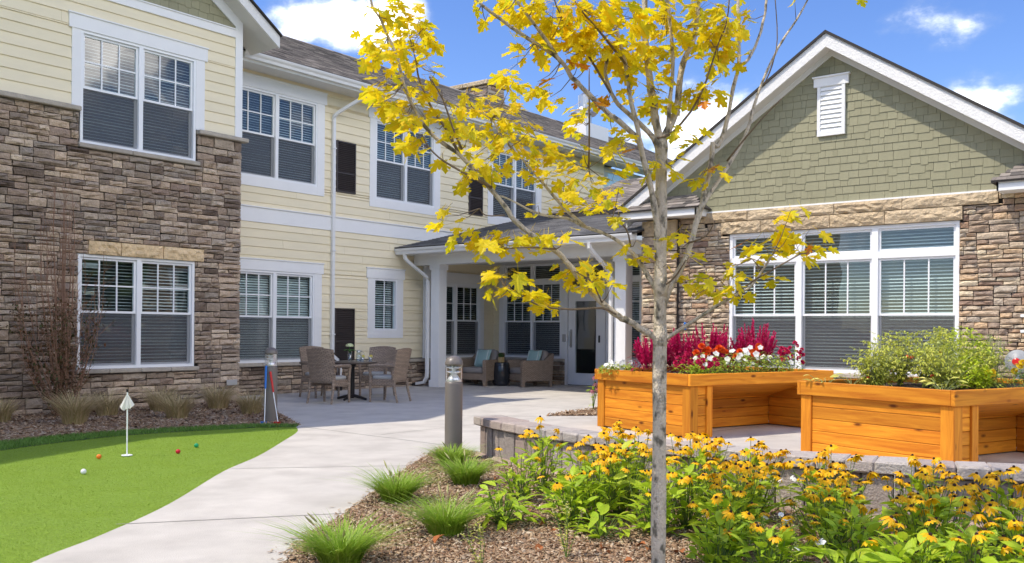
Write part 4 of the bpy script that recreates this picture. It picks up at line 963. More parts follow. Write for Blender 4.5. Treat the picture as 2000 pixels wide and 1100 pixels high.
# vent
m = MB(fp[0]); a, b, c, d = -5.855, -5.385, 4.66, 5.50; t = .055
m.box((a, c, 0), (a + t, d, .055)); m.box((b - t, c, 0), (b, d, .055)); m.box((a + t, c, 0), (b - t, c + t, .055)); m.box((a - .06, d, 0), (b + .06, d + .15, .06)); m.box((a - .08, d + .15, 0), (b + .08, d + .175, .085)); m.quad((a, c, .022), (b, c, .022), (b, d, .022), (a, d, .022))
vt = part('gable_vent', m, 'white', pav)
n = 10
for i in range(n):
    y0 = c + t + (d - c - t) * i / n; h = (d - c - t) / n; s_ = MB(fp[0])
    s_.add([(a + t, y0 + .005, .052), (b - t, y0 + .005, .052), (b - t, y0 + h, .026), (a + t, y0 + h, .026), (a + t, y0 + .005, .024), (b - t, y0 + .005, .024)], [(0, 1, 2, 3), (4, 5, 1, 0)]); part('louver_slat', s_, 'white', vt)
# rake: frieze on the wall, soffit, textured fascia, roof
XO = 15.48
for sg in (1, -1):
    yE = YC + sg * 4.0; zE = under(yE)
    m = MB(); m.slab([(15.79, YC, AZ - .10), (15.79, yE, zE - .10), (15.79, yE, zE), (15.79, YC, AZ)], (-.035, 0, 0)); part('frieze_board', m, 'soffit', pav)
    m = MB(); m.slab([(XO + .04, YC, AZ), (XO + .04, yE, zE), (15.79, yE, zE), (15.79, YC, AZ)], (0, 0, .015)); part('soffit', m, 'soffit', pav)
    m = MB(); m.slab([(XO, YC, AZ - .01), (XO, yE, zE - .01), (XO, yE, zE + .22), (XO, YC, AZ + .22)], (.04, 0, 0)); part('rake_board', m, 'rough_white', pav)
    m = MB(); m.slab([(XO - .03, YC, AZ + .215), (XO - .03, yE, zE + .215), (24, yE, zE + .215), (24, YC, AZ + .215)], (0, 0, .05)); rf = part('roof', m, 'roof_base', pav)
    if sg == 1: continue
m = MB(); m.slab([(15.8, 9.19, -.1), (19.3, 9.19, -.1), (19.3, 9.19, 3.5), (15.8, 9.19, 3.5)], (0, -.05, 0)); m.slab([(15.8, 2.05, -.1), (26, 2.05, -.1), (26, 2.05, 3.5), (15.8, 2.05, 3.5)], (0, .05, 0)); part('side_wall', m, 'stone_warm', pav)
# little hipped eave returns at both feet of the gable
def eave_return(y1, y0, hipl, hipr):
    x0, z0 = 15.30, 3.58; zt = 3.88
    m = MB(); m.box((x0, y0 + .03, 3.44), (x0 + .025, y1 - .03, 3.57)); m.box((x0, y0 + .03, 3.44), (15.8, y0 + .055, 3.57)); m.box((x0, y1 - .055, 3.44), (15.8, y1 - .03, 3.57)); fb_ = part('return_fascia', m, 'white', pav)
    m = MB(); m.box((x0 + .02, y0 + .04, 3.445), (15.8, y1 - .04, 3.455)); part('return_soffit', m, 'soffit', fb_)
    m = MB(); A, B_ = (x0 - .04, y1 + .04, z0), (x0 - .04, y0 - .04, z0); Cc, Dd = (15.8, y0 + hipr, zt), (15.8, y1 - hipl, zt)
    m.slab([A, B_, Cc, Dd], (0, 0, -.02)); m.slab([B_, (15.8, y0 - .04, z0), Cc], (0, 0, -.02)); m.slab([(15.8, y1 + .04, z0), A, Dd], (0, 0, -.02)); rr = part('return_roof', m, 'roof_base', pav)
    sl = Vector((15.8 - x0 + .04, 0, zt - z0)); L_ = sl.length; wd = y1 - y0 + .08
    roof_tabs(rr, (x0 - .045, y1 + .04, z0 + .003), (0, -1, 0), sl.normalized(), wd, L_, 'roof', 60, .135, (.13, .2), clip=lambda v: (hipl * v / L_, wd - (hipr + .04) * v / L_))
eave_return(9.54, 7.86, .95, .34)
eave_return(3.02, 1.3, .34, .6)
# connecting roof behind the porch
XE, ZE_, XR, ZR_ = 19.3, 4.28, 21.5, 5.36
m = MB(); m.slab([(XE, 13.95, ZE_), (XE, 8.5, ZE_), (XR, 8.5, ZR_), (XR, 13.3, ZR_)], (0, 0, -.03)); m.slab([(XE, 13.95, ZE_), (XR, 13.3, ZR_), (24, 13.95, ZR_), (24, 13.95, ZE_)], (0, 0, -.03)); cr_ = part('connecting_roof', m, 'roof_base', pav)
sl = Vector((XR - XE, 0, ZR_ - ZE_)); roof_tabs(cr_, (XE - .01, 13.95, ZE_ + .003), (0, -1, 0), sl.normalized(), 5.4, sl.length, 'roof', 0, .145, (.22, .36), clip=lambda v: (.65 * v / sl.length, 9))
m = MB(); m.box((19.28, 8.5, 3.6), (19.4, 13.9, 4.26)); part('connecting_fascia', m, 'roof_base', pav)

# gas meter and conduit at the right corner of the stone wall
gm = thing('gas_regulator', 'round grey gas regulator with a red cap on the stone wall behind the herbs', 'gas meter', (15.6, 2.9, 0))
def disc(mb, c, r0, x0, x1, n=24):
    mb.tube([(x0, c[0], c[1]), (x1, c[0], c[1])], [r0, r0], n)
# depth of the meter: hung 0.25 m off the wall
m = MB(); m.tube([(15.66, 2.74, .92), (15.60, 2.74, .92), (15.585, 2.74, .92), (15.55, 2.74, .92), (15.50, 2.74, .92), (15.47, 2.74, .92)], [.10, .165, .175, .175, .12, .06], 28); part('diaphragm_housing', m, 'meter', gm)
m = MB(); m.tube([(15.47, 2.74, .92), (15.425, 2.74, .92), (15.415, 2.74, .92)], [.055, .052, .035], 20); part('cap', m, 'red', gm)
m = MB(); m.tube([(15.60, 2.74, .78), (15.60, 2.74, .10)], .03, 8); m.tube([(15.60, 2.60, .92), (15.60, 2.2, .92)], .035, 8); part('pipe', m, 'meter', gm)
cd = thing('conduit', 'vertical grey conduit pipe strapped to the right end of the stone wall', 'pipe', (15.62, 2.66, 1.0))
m = MB(); m.bbox((15.58, 2.56, 1.15), (15.68, 2.66, 2.0), .015); m.tube([(15.63, 2.61, 1.15), (15.63, 2.61, .2)], .03, 8); part('pipe', m, 'meter', cd)
for z in (1.35, 1.58):
    m = MB(); m.box((15.57, 2.54, z), (15.72, 2.71, z + .04)); part('bracket', m, 'white', cd)
tgm = MB(); tgm.bbox((15.68, 8.27, 1.36), (15.70, 8.32, 1.50), .006); tag(part('blue_tag', tgm, 'blue'), 'small blue tag fixed on the warm stone left of the wide window', 'tag')

# ------------------------------------------------------------------ curved seat wall of pavers
wall = thing('paver_wall', 'low curved wall of upright tumbled pavers under a row of cap blocks', 'wall', (6.8, 4, 0))
r = random.Random(60)
def ring(ang, rad): return Vector((WC[0] + rad * math.cos(ang), WC[1] + rad * math.sin(ang), 0))
a0 = math.atan2(3.2, -5.45); a1 = math.atan2(-4.2, -4.7) + 2 * PI
def block(name, m, ac, wid, rad, dep, z0, z1, jit=.004, ch=.012):
    c = ring(ac, rad); mb = MB(); j = lambda s: r.uniform(-s, s)
    mb.bbox((0, -wid / 2, 0), (dep + j(.01), wid / 2, z1 - z0), ch); mb.v = [(x + j(jit), y + j(jit), z + j(jit)) for x, y, z in mb.v]
    Mx = Matrix.Translation((c.x, c.y, z0)) @ Matrix.Rotation(ac + PI, 4, 'Z') @ Matrix.Rotation(j(.012), 4, 'Z')
    Mx = Matrix.Translation((c.x, c.y, z0)) @ Matrix.Rotation(ac + PI + j(.012), 4, 'Z')
    piece(name, mb.mesh(name, m), Mx, wall)
a = a0
while a < a1:
    w = r.uniform(.20, .28); block('cap_block', 'cap_paver', a + w / 2 / WR, w - .006, WR + .0, .32, .325, .415); a += w / WR
a = a0 + .012
while a < a1:
    w = r.choice((.15, .18, .20, .22)); block('upright_paver', 'paver', a + w / 2 / WR, w - .012, WR - .045 - r.uniform(-.012, .012), .14, -.02, .322 - r.uniform(0, .006)); a += w / WR
a = a0 + .01
while a < a1:
    w = r.uniform(.22, .42); block('footing_stone', 'foot_stone', a + w / 2 / WR, w - .01, WR + .02 + r.uniform(0, .03), .10, -.05, .035 + r.uniform(-.01, .015), .012, .02); a += w / WR
for i in range(6):          # end of the wall
    pass

# ------------------------------------------------------------------ cedar planters (local frame: x along the long side, y away, origin at the near corner)
PA, PB, PH, RIM = 2.72, 1.80, .80, .15
def planter(loc, rz, label):
    t = thing('cedar_planter', label, 'planter', (*loc[:2], 0), rz, 'raised cedar planters on the patio')
    def P_(name, a, b, m, ch=.006): 
        mb = MB(); c = [(a[i] + b[i]) / 2 for i in range(3)]; mb.bbox([a[i] - c[i] for i in range(3)], [b[i] - c[i] for i in range(3)], ch)
        o = part(name, mb, m, t, world=False); o.location = c; return o
    pw = .14; tk = .035; zt = PH - RIM
    posts = [(0, 0), (PA - pw, 0), (0, PB - pw), (PA - pw, PB - pw)]
    for x, y in posts: P_('post', (x, y, 0), (x + pw, y + pw, zt), 'wood_z')
    P_('post', (.30, .004, 0), (.40, .09, zt), 'wood_z'); P_('post', (PA - .40, .004, 0), (PA - .30, .09, zt), 'wood_z')
    # plank courses
    zs = [0.01, .14, .27, .40, .53, zt]
    for z0, z1 in zip(zs, zs[1:]):
        g = .004
        P_('plank', (.02, pw, z0 + g), (.02 + tk, PB - pw, z1), 'wood_y', .005)              # end facing the path
        P_('plank', (PA - .02 - tk, pw, z0 + g), (PA - .02, PB - pw, z1), 'wood_y', .005)
        P_('plank', (pw, PB - .055, z0 + g), (PA - pw, PB - .02, z1), 'wood_x', .005)        # far long side
        P_('plank', (pw, .03, z0 + g), (.30, .03 + tk, z1), 'wood_x', .005); P_('plank', (PA - .30, .03, z0 + g), (PA - pw, .03 + tk, z1), 'wood_x', .005)
        P_('plank', (.40, .75, z0 + g), (PA - .40, .75 + tk, z1), 'wood_x', .005)            # back of the knee space
        P_('plank', (.365, .09, z0 + g), (.365 + tk, .75, z1), 'wood_y', .005); P_('plank', (PA - .40, .09, z0 + g), (PA - .365, .75, z1), 'wood_y', .005)
    mb = MB(); mb.slab([(.40, .04, zt - .005), (PA - .40, .04, zt - .005), (PA - .40, .75, .42), (.40, .75, .42)], (0, 0, .02)); part('sloped_board', mb, 'wood_x', t, world=False)
    o_ = .03
    P_('rim_board', (-o_, -o_, zt), (PA + o_, .015, PH), 'wood_x'); P_('rim_board', (-o_, PB - .015, zt), (PA + o_, PB + o_, PH), 'wood_x')
    P_('rim_board', (-o_, .016, zt + .001), (.015, PB - .016, PH - .001), 'wood_y'); P_('rim_board', (PA - .015, .016, zt + .001), (PA + o_, PB - .016, PH - .001), 'wood_y')
    mb = MB(); nx, ny = 28, 18; rr = random.Random(70)
    vs = [(.02 + (PA - .04) * i / nx, .02 + (PB - .04) * j / ny, PH - .06 + rr.uniform(-.015, .02)) for j in range(ny + 1) for i in range(nx + 1)]
    mb.add(vs, [(j * (nx + 1) + i, j * (nx + 1) + i + 1, (j + 1) * (nx + 1) + i + 1, (j + 1) * (nx + 1) + i) for j in range(ny) for i in range(nx)]); part('soil', mb, 'potting', t, world=False)
    return t
RZ1_, RZ2_ = math.radians(-17.5), math.radians(-20)
P1O, P2O = Vector((10.46, 5.45, 0)), Vector((9.35, 2.17, 0))
planter(P1O, RZ1_, 'orange stained cedar planter full of red and white flowers')
planter(P2O, RZ2_, 'orange stained cedar planter growing tomatoes and herbs')
def on_planter(O_, rz, x, y, z=PH - .05): 
    v = Matrix.Rotation(rz, 4, 'Z') @ Vector((x, y, 0)); return (O_.x + v.x, O_.y + v.y, z)

# ------------------------------------------------------------------ bollard lights
def bollard(loc, label):
    t = thing('bollard_light', label, 'bollard', loc, 0, 'bronze bollard lights')
    m = MB(); m.lathe([(.09, 0), (.09, .80), (.087, .815), (.060, .815), (.055, .80)], n=28, cap=False); part('post', m, 'bronze', t, True, world=False)
    m = MB(); m.lathe([(.092, .985), (.092, 1.0)] + [(.092 * math.cos(a), 1.0 + .082 * math.sin(a)) for a in (.25, .5, .75, 1.0, 1.25, 1.45, 1.55)], n=28); part('dome', m, 'bronze', t, True, world=False)
    m = MB(); m.lathe([(.086, .812), (.086, .988)], n=28, cap=False); part('lens', m, 'lens', t, True, world=False)
    m = MB(); m.lathe([(.084, .817), (.055, .86), (.022, .905), (.015, .92)], n=24); part('reflector', m, 'chrome', t, True, world=False)
    m = MB(); m.lathe([(.016, .91), (.022, .93), (.022, .965), (.03, .987)], n=12); part('lamp_bulb', m, 'petunia', t, True, world=False)
    m = MB()
    for k in range(4):
        a = k * PI / 2 + .5; m.tube([(.076 * math.cos(a), .076 * math.sin(a), .815), (.076 * math.cos(a), .076 * math.sin(a), .99)], .004, 5)
    for z in (.90, .945): m.lathe([(.03, z), (.08, z + .018), (.08, z + .021), (.03, z + .004)], n=24, cap=False)
    part('louver_ring', m, 'chrome', t, world=False)
    return t
bollard((7.12, 6.37, -.02), 'bronze bollard light behind the green grass tufts beside the sunny path')
bollard((8.28, 10.86, -.02), 'bronze bollard light with two putters leaning on it')

# ------------------------------------------------------------------ putting green kit
fl = thing('golf_flag', 'white practice flag on a thin white pin standing in the green', 'golf flag', (5.15, 9.12, 0))
m = MB(); m.tube([(0, 0, -.02), (0, 0, .665)], .0075, 8); part('pin', m, 'vinyl', fl, world=False)
m = MB(); m.lathe([(.055, .0), (.055, .008), (.045, .010), (.045, .001)], n=20, cap=False); m.lathe([(.001, .002), (.046, .002)], n=20, cap=False); part('cup', m, 'vinyl', fl, world=False)
m = MB(); q = [(0, 0, .645)]; nx = 9
rt = R * .9 + F * .2
for i in range(nx):
    a = i / (nx - 1); x = -.085 + .17 * a; fold = .03 * math.sin(a * 9.0) + .012 * math.cos(a * 23); zb = .47 + .04 * abs(a - .45) * 2 - .03 * (a < .1) + .012 * math.sin(a * 14)
    q.append((rt.x * x + F.x * -(.015 + abs(fold)), rt.y * x + F.y * -(.015 + abs(fold)), zb))
m.add(q, [(0, i, i + 1) for i in range(1, nx)]); fo = part('flag', m, 'flag', fl, world=False)
m = MB(); m.tube([(0, 0, .655), (0, 0, .685)], .012, 8); part('pin_cap', m, 'iron', fl, world=False)
for (x, y), c, lb in (((4.25, 8.26), 'white', 'white golf ball on the green, nearest of the balls to the path edge'), ((4.84, 9.10), 'orange', 'orange golf ball on the green just left of the flag pin'), ((5.58, 8.87), 'crimson', 'crimson golf ball on the green right of the flag pin'), ((6.00, 9.18), 'green', 'green golf ball on the turf near the shadow edge')):
    m = MB(); m.lathe([(.025 * math.cos(a), .025 * math.sin(a)) for a in np.linspace(-PI / 2 + .01, PI / 2 - .01, 13)], n=20); o = part('golf_ball', m, 'ball_' + c, None, True); o.location = (x, y, .022); tag(o, lb, 'golf ball', 'coloured golf balls')
for name_c, foot, top, lb, grip in (('blue', (8.055, 10.70, .012), (8.185, 10.845, .80), 'putter with a blue head and blue grip leaning on the far bollard', 'blue'), ('red', (8.17, 10.55, .012), (8.215, 10.79, .72), 'putter with a red head and red grip leaning on the far bollard', 'red')):
    t = thing('putter', lb, 'golf club', foot, 0, 'golf putters'); d = Vector(top) - Vector(foot)
    m = MB(); m.tube([(0, 0, .01), d * .62], .0065, 7); part('shaft', m, 'vinyl', t, world=False)
    m = MB(); m.tube([d * .60, d * .64, d], [.011, .014, .0155], 8); part('grip', m, grip, t, world=False)
    m = MB(); v = R * .055; m.bar([-v + Vector((0, 0, .012)), v * .5 + Vector((0, 0, .012))], .045, .032); part('club_head', m, grip, t, world=False)

# ------------------------------------------------------------------ dining set in the shade
def dining_chair(loc, face, label):
    """wicker armchair, local frame: faces +x"""
    t = thing('dining_chair', label, 'chair', (*loc, 0), face, 'wicker dining chairs round the patio table')
    m = MB()
    m.bbox((-.24, -.25, .36), (.25, .25, .42), .012); part('seat', m, 'wicker', t, world=False)
    m = MB(); m.puff((.02, 0, .45), (.46, .46, .075), .25); cu = part('cushion', m, 'stripe', t, True, world=False)
    m = MB(); 
    for y in (-.14, -.05, .05, .14): m.box((-.205, y - .004, .484), (.245, y + .004, .4885))
    part('cushion_stripe', m, 'taupe', cu, world=False)
    m = MB(); n = 8; vs = []
    for j in range(8):
        z = .40 + .56 * j / 7; bx = -.22 - .10 * (j / 7) ** 1.3
        for i in range(n + 1):
            y = -.26 + .52 * i / n; cv = .05 * (1 - (y / .26) ** 2); top = .03 * (1 - (y / .26) ** 2) * (j == 7)
            vs.append((bx - cv, y * (1 + .06 * j / 7), z + top))
    k = len(vs); vs += [(x + .035, y, z) for x, y, z in vs]; w = n + 1
    fs = []
    for j in range(7):
        for i in range(n): fs += [(j * w + i, (j + 1) * w + i, (j + 1) * w + i + 1, j * w + i + 1), (k + j * w + i, k + j * w + i + 1, k + (j + 1) * w + i + 1, k + (j + 1) * w + i)]
    for i in range(n): fs += [(7 * w + i, k + 7 * w + i, k + 7 * w + i + 1, 7 * w + i + 1), (i, i + 1, k + i + 1, k + i)]
    for j in range(7): fs += [(j * w, k + j * w, k + (j + 1) * w, (j + 1) * w), (j * w + n, (j + 1) * w + n, k + (j + 1) * w + n, k + j * w + n)]
    m.add(vs, fs); part('backrest', m, 'wicker', t, world=False)
    for s in (-1, 1):
        m = MB(); m.tube([(-.27, s * .265, .665), (-.1, s * .285, .668), (.12, s * .285, .665), (.24, s * .28, .655), (.255, s * .275, .62)], [.028, .03, .032, .034, .03], 8); part('armrest', m, 'wicker', t, world=False)
        m = MB(); m.tube([(.25, s * .275, .66), (.245, s * .262, .4), (.25, s * .262, 0)], [.028, .028, .021], 8); part('leg', m, 'wicker', t, world=False)
        m = MB(); m.tube([(-.235, s * .24, .42), (-.245, s * .245, .25), (-.31, s * .25, 0)], [.027, .025, .019], 8); part('leg', m, 'wicker', t, world=False)
    m = MB(); m.bbox((-.24, -.27, .30), (.26, -.235, .37), .01); m.bbox((-.24, .235, .30), (.26, .27, .37), .01); m.bbox((.22, -.25, .30), (.262, .25, .37), .01); part('apron', m, 'wicker', t, world=False)
    return t
dining_chair((11.20, 13.02), .28, 'brown wicker dining chair at left front of the round table, back to the lawn')
dining_chair((12.16, 12.47), 1.85, 'brown wicker dining chair at right front of the table, back toward the path')
dining_chair((12.95, 13.62), PI + .45, 'brown wicker dining chair behind the table on the porch side')
dining_chair((12.0, 14.22), -PI / 2 - .1, 'brown wicker dining chair behind the table nearest the cream wall')
TBL = (11.98, 13.28)
t = thing('patio_table', 'round dark slatted table on a black pedestal between the wicker dining chairs', 'table', (*TBL, 0))
m = MB(); m.lathe([(.46, .685), (.47, .69), (.47, .712), (.46, .716), (.42, .716), (.42, .690)], n=40, cap=False); m.lathe([(.43, .682), (.43, .688)], n=40); part('table_rim', m, 'tabletop', t, world=False)
for i in range(8):
    y0 = -.42 + .105 * i; y1 = y0 + .099; hx = lambda y: math.sqrt(max(.4185 ** 2 - y * y, 0))
    m = MB(); ys = np.linspace(y0, y1, 4); m.slab([(hx(y), y, .692) for y in ys] + [(-hx(y), y, .692) for y in ys[::-1]], (0, 0, .022)); part('slat', m, 'tabletop', t, world=False)
m = MB(); m.lathe([(.05, .03), (.05, .62), (.075, .64), (.075, .68)], n=16); part('pedestal', m, 'iron', t, world=False)
for k in range(4):
    a = k * PI / 2 + .35; m = MB(); m.tube([(.03 * math.cos(a), .03 * math.sin(a), .08), (.18 * math.cos(a), .18 * math.sin(a), .05), (.30 * math.cos(a), .30 * math.sin(a), .018)], [.035, .028, .022], 8); part('foot', m, 'iron', t, world=False)
def on_table(dx, dy, z=.7165): v = R * dx + F * dy; return (TBL[0] + v.x, TBL[1] + v.y, z)
vs_ = thing('flower_vase', 'tall clear glass vase with water standing on the patio table', 'vase', on_table(-.04, -.02))
m = MB(); m.lathe([(.034, 0), (.036, .01), (.038, .2), (.036, .2), (.034, .015), (.001, .012)], n=18, cap=False); part('vase_glass', m, 'clear', vs_, True, world=False)
fl_t = thing('cut_hydrangea', 'pale green hydrangea bloom with leaves standing in the glass vase', 'flower', on_table(-.04, -.02, .735))
m = MB(); m.tube([(0, 0, 0), (.004, .003, .15), (-.01, 0, .27)], .006, 6); part('stem', m, 'fresh', fl_t, world=False)
rr = random.Random(5); m = MB()
for i in range(90):
    v = Vector((rr.gauss(0, 1), rr.gauss(0, 1), rr.gauss(0, 1))).normalized(); v.z = abs(v.z) * .8 + .02 if rr.random() < .8 else v.z * .4
    c = Vector((-.01, 0, .275)) + Vector((v.x * .075, v.y * .075, v.z * .055)); a = v.orthogonal().normalized() * .016; b = v.cross(a).normalized() * .016
    m.quad(c - a, c + b, c + a, c - b)
part('bloom', m, 'hydrangea', fl_t, world=False)
def leaf_verts(L, w, curl=.25, fold=.18, n=4):
    vs = [(0, 0, 0)]; fs = []
    pr = [(0.0, 0.12), (.22, .8), (.5, 1.0), (.78, .62), (1.0, .02)]
    vs = []
    for t_, wd in pr:
        z = -curl * L * t_ * t_
        vs += [(t_ * L, -w / 2 * wd, z + fold * w * wd), (t_ * L, 0, z), (t_ * L, w / 2 * wd, z + fold * w * wd)]
    for i in range(len(pr) - 1):
        b = i * 3; fs += [(b, b + 1, b + 4, b + 3), (b + 1, b + 2, b + 5, b + 4)]
    return vs, fs
def put_leaf(mb, base, dirv, L, w, curl=.25, fold=.18, roll_=0.0):
    d = Vector(dirv).normalized(); sdv = d.cross(Vector((0, 0, 1)));
    sdv = sdv.normalized() if sdv.length > 1e-3 else Vector((1, 0, 0)); up = sdv.cross(d); sdv, up = sdv * math.cos(roll_) + up * math.sin(roll_), up * math.cos(roll_) - sdv * math.sin(roll_)
    vs, fs = leaf_verts(L, w, curl, fold); b = Vector(base)
    mb.add([b + d * x - sdv * y + up * z for x, y, z in vs], fs)
def leaf_matrix(base, dirv, s, roll_=0.0):
    d = Vector(dirv).normalized(); sdv = d.cross(Vector((0, 0, 1))); sdv = sdv.normalized() if sdv.length > 1e-3 else Vector((1, 0, 0)); up = sdv.cross(d)
    B = Matrix((d, -sdv, up)).transposed() @ Matrix.Rotation(roll_, 3, 'X'); return Matrix.Translation(base) @ B.to_4x4() @ Matrix.Scale(s, 4)
for a in (.3, 1.6, 2.9, 4.0, 5.2):
    m = MB(); put_leaf(m, (0, 0, .17 + .02 * math.sin(a * 5)), (math.cos(a), math.sin(a), .35), .13, .075, .4); part('leaf', m, 'fresh', fl_t, world=False)
pt = thing('water_pitcher', 'clear glass pitcher with a handle on the patio table', 'pitcher', on_table(.12, .02))
m = MB(); m.lathe([(.05, 0), (.056, .01), (.058, .1), (.042, .17), (.05, .215), (.048, .215), (.04, .17), (.055, .1), (.052, .014), (.001, .012)], n=20, cap=False); part('body', m, 'clear', pt, True, world=False)
m = MB(); m.tube([(.048 * R.x, .048 * R.y, .19), (.1 * R.x, .1 * R.y, .17), (.1 * R.x, .1 * R.y, .09), (.057 * R.x, .057 * R.y, .06)], .007, 7); part('handle', m, 'clear', pt, world=False)
for dx, dy, lb in ((.20, -.05, 'drinking glass with a lemon slice beside the pitcher'), (.34, .0, 'drinking glass with a lemon slice nearest the table edge')):
    g_ = thing('drinking_glass', lb, 'glass', on_table(dx, dy), 0, 'drinking glasses on the patio table')
    m = MB(); m.lathe([(.028, 0), (.033, .01), (.037, .1), (.035, .1), (.031, .012), (.001, .01)], n=16, cap=False); part('tumbler', m, 'clear', g_, True, world=False)
    m = MB(); m.tube([(.02, 0, .1), (.026, .004, .1)], .03, 12); part('lemon_slice', m, 'lemon', g_, world=False)

# ------------------------------------------------------------------ lounge corner under the porch
def lounge_chair(loc, face, label):
    t = thing('lounge_chair', label, 'armchair', (*loc, 0), face, 'wicker lounge chairs under the porch')
    W_, D_ = .82, .80; m = MB()
    m.bbox((-.36, -.31, .14), (.37, .31, .30), .015); part('seat_base', m, 'wicker', t, world=False)
    for s in (-1, 1):
        m = MB(); m.slab([(.40, s * .41, .08), (.40, s * .41, .60), (.36, s * .41, .625), (-.20, s * .41, .625), (-.42, s * .41, .78), (-.45, s * .41, .76), (-.40, s * .41, .10), (-.30, s * .41, .14), (.28, s * .41, .14)], (0, -s * .095, 0)); part('arm', m, 'wicker', t, world=False)
        m = MB(); m.bbox((.325, s * .41 - s * .085, 0), (.405, s * .415, .60), .008); part('leg', m, 'wicker', t, world=False)
        m = MB(); m.bbox((-.41, s * .41 - s * .08, 0), (-.34, s * .41, .12), .008); part('leg', m, 'wicker', t, world=False)
    m = MB(); m.slab([(-.30, -.32, .14), (-.30, .32, .14), (-.42, .36, .78), (-.42, -.36, .78)], (-.05, 0, .005)); part('backrest', m, 'wicker', t, world=False)
    m = MB(); m.puff((.04, 0, .37), (.70, .62, .15), .22); part('seat_cushion', m, 'taupe', t, True, world=False)
    m = MB(); m.puff((-.27, 0, .64), (.17, .62, .44), .25, M_=Matrix.Rotation(-.22, 3, 'Y')); part('back_cushion', m, 'taupe', t, True, world=False)
    return t
LC1, LC2 = (17.30, 14.62), (17.82, 13.55)
lounge_chair(LC1, PI + .12, 'wicker lounge chair with taupe cushions beside the porch column')
lounge_chair(LC2, PI - .42, 'wicker lounge chair with taupe cushions nearest the glass door')
def pillow(loc, face, label):
    t = thing('throw_pillow', label, 'pillow', loc, face, 'aqua pillows on the lounge chairs'); m = MB(); n = 12; vs = []
    for side in (1, -1):
        for j in range(n + 1):
            for i in range(n + 1):
                a, b = -1 + 2 * i / n, -1 + 2 * j / n; th_ = .07 * ((1 - a ** 4) * (1 - b ** 4)) ** .6; pin = 1 - .07 * (1 - abs(a * b)) 
                y, z = a * .23 * (1 - .09 * (1 - b * b) * 0 - .10 * (1 - abs(b)) * abs(a)), b * .23 * (1 - .10 * (1 - abs(a)) * abs(b)); vs.append((side * th_, y, z))
    k = (n + 1) ** 2; w = n + 1; fs = []
    for j in range(n):
        for i in range(n): fs += [(j * w + i, j * w + i + 1, (j + 1) * w + i + 1, (j + 1) * w + i), (k + j * w + i, k + (j + 1) * w + i, k + (j + 1) * w + i + 1, k + j * w + i + 1)]
    Rm = Matrix.Rotation(-.30, 3, 'Y'); m.add([Rm @ Vector(v) for v in vs], fs); part('cover', m, 'aqua', t, True, world=False)
    m = MB(); bar = [(.05, s * .15, z) for s in (1,) for z in (0,)]
    for s in (-1, 1): m.add([Rm @ Vector(p) for p in ((.058, s * .155, -.19), (.058, s * .20, -.20), (.058, s * .20, .20), (.058, s * .155, .19))], [(0, 1, 2, 3)])
    part('pale_band', m, 'aqua_light', t, world=False); return t
def chair_pt(c, face, x, y): return (c[0] + x * math.cos(face) - y * math.sin(face), c[1] + x * math.sin(face) + y * math.cos(face))
pillow((*chair_pt(LC1, PI + .12, -.08, .02), .645), PI - .1, 'aqua throw pillow on the lounge chair beside the column')
pillow((*chair_pt(LC2, PI - .42, -.08, .10), .645), PI - .25, 'aqua throw pillow on the lounge chair beside the door')
DRM = (17.52, 14.16)
t = thing('side_table', 'black glazed drum side table standing between the two lounge chairs', 'side table', (*DRM, 0))
m = MB(); m.lathe([(.17, 0), (.19, .02), (.215, .15), (.225, .28), (.215, .42), (.195, .53), (.19, .55), (.17, .56), (.001, .562)], n=32); part('drum_body', m, 'drum', t, True, world=False)
m = MB()
for z in (.06, .49): m.lathe([(.203 if z > .3 else .203, z), (.211 if z > .3 else .211, z + .012), (.204, z + .024)], n=32, cap=False)
part('raised_band', m, 'drum', t, True, world=False)
pp = thing('potted_boxwood', 'small clipped boxwood in a tan square pot on the drum table', 'potted plant', (*DRM, .562))
m = MB(); m.slab([(-.05, -.05, 0), (.05, -.05, 0), (.05, .05, 0), (-.05, .05, 0)], (0, 0, .12)); part('pot', m, 'pot', pp, world=False)
rr = random.Random(8); m = MB()
for i in range(420):
    v = Vector((rr.gauss(0, 1), rr.gauss(0, 1), rr.gauss(0, 1))).normalized() * rr.uniform(.055, .075); c = Vector((0, 0, .165)) + Vector((v.x, v.y, v.z * .8)); a = Vector((rr.gauss(0, 1), rr.gauss(0, 1), rr.gauss(0, 1))).normalized() * .011; b = v.cross(a).normalized() * .011
    m.quad(c - a, c + b, c + a, c - b)
part('foliage', m, 'boxwood', pp, kind='stuff', world=False)

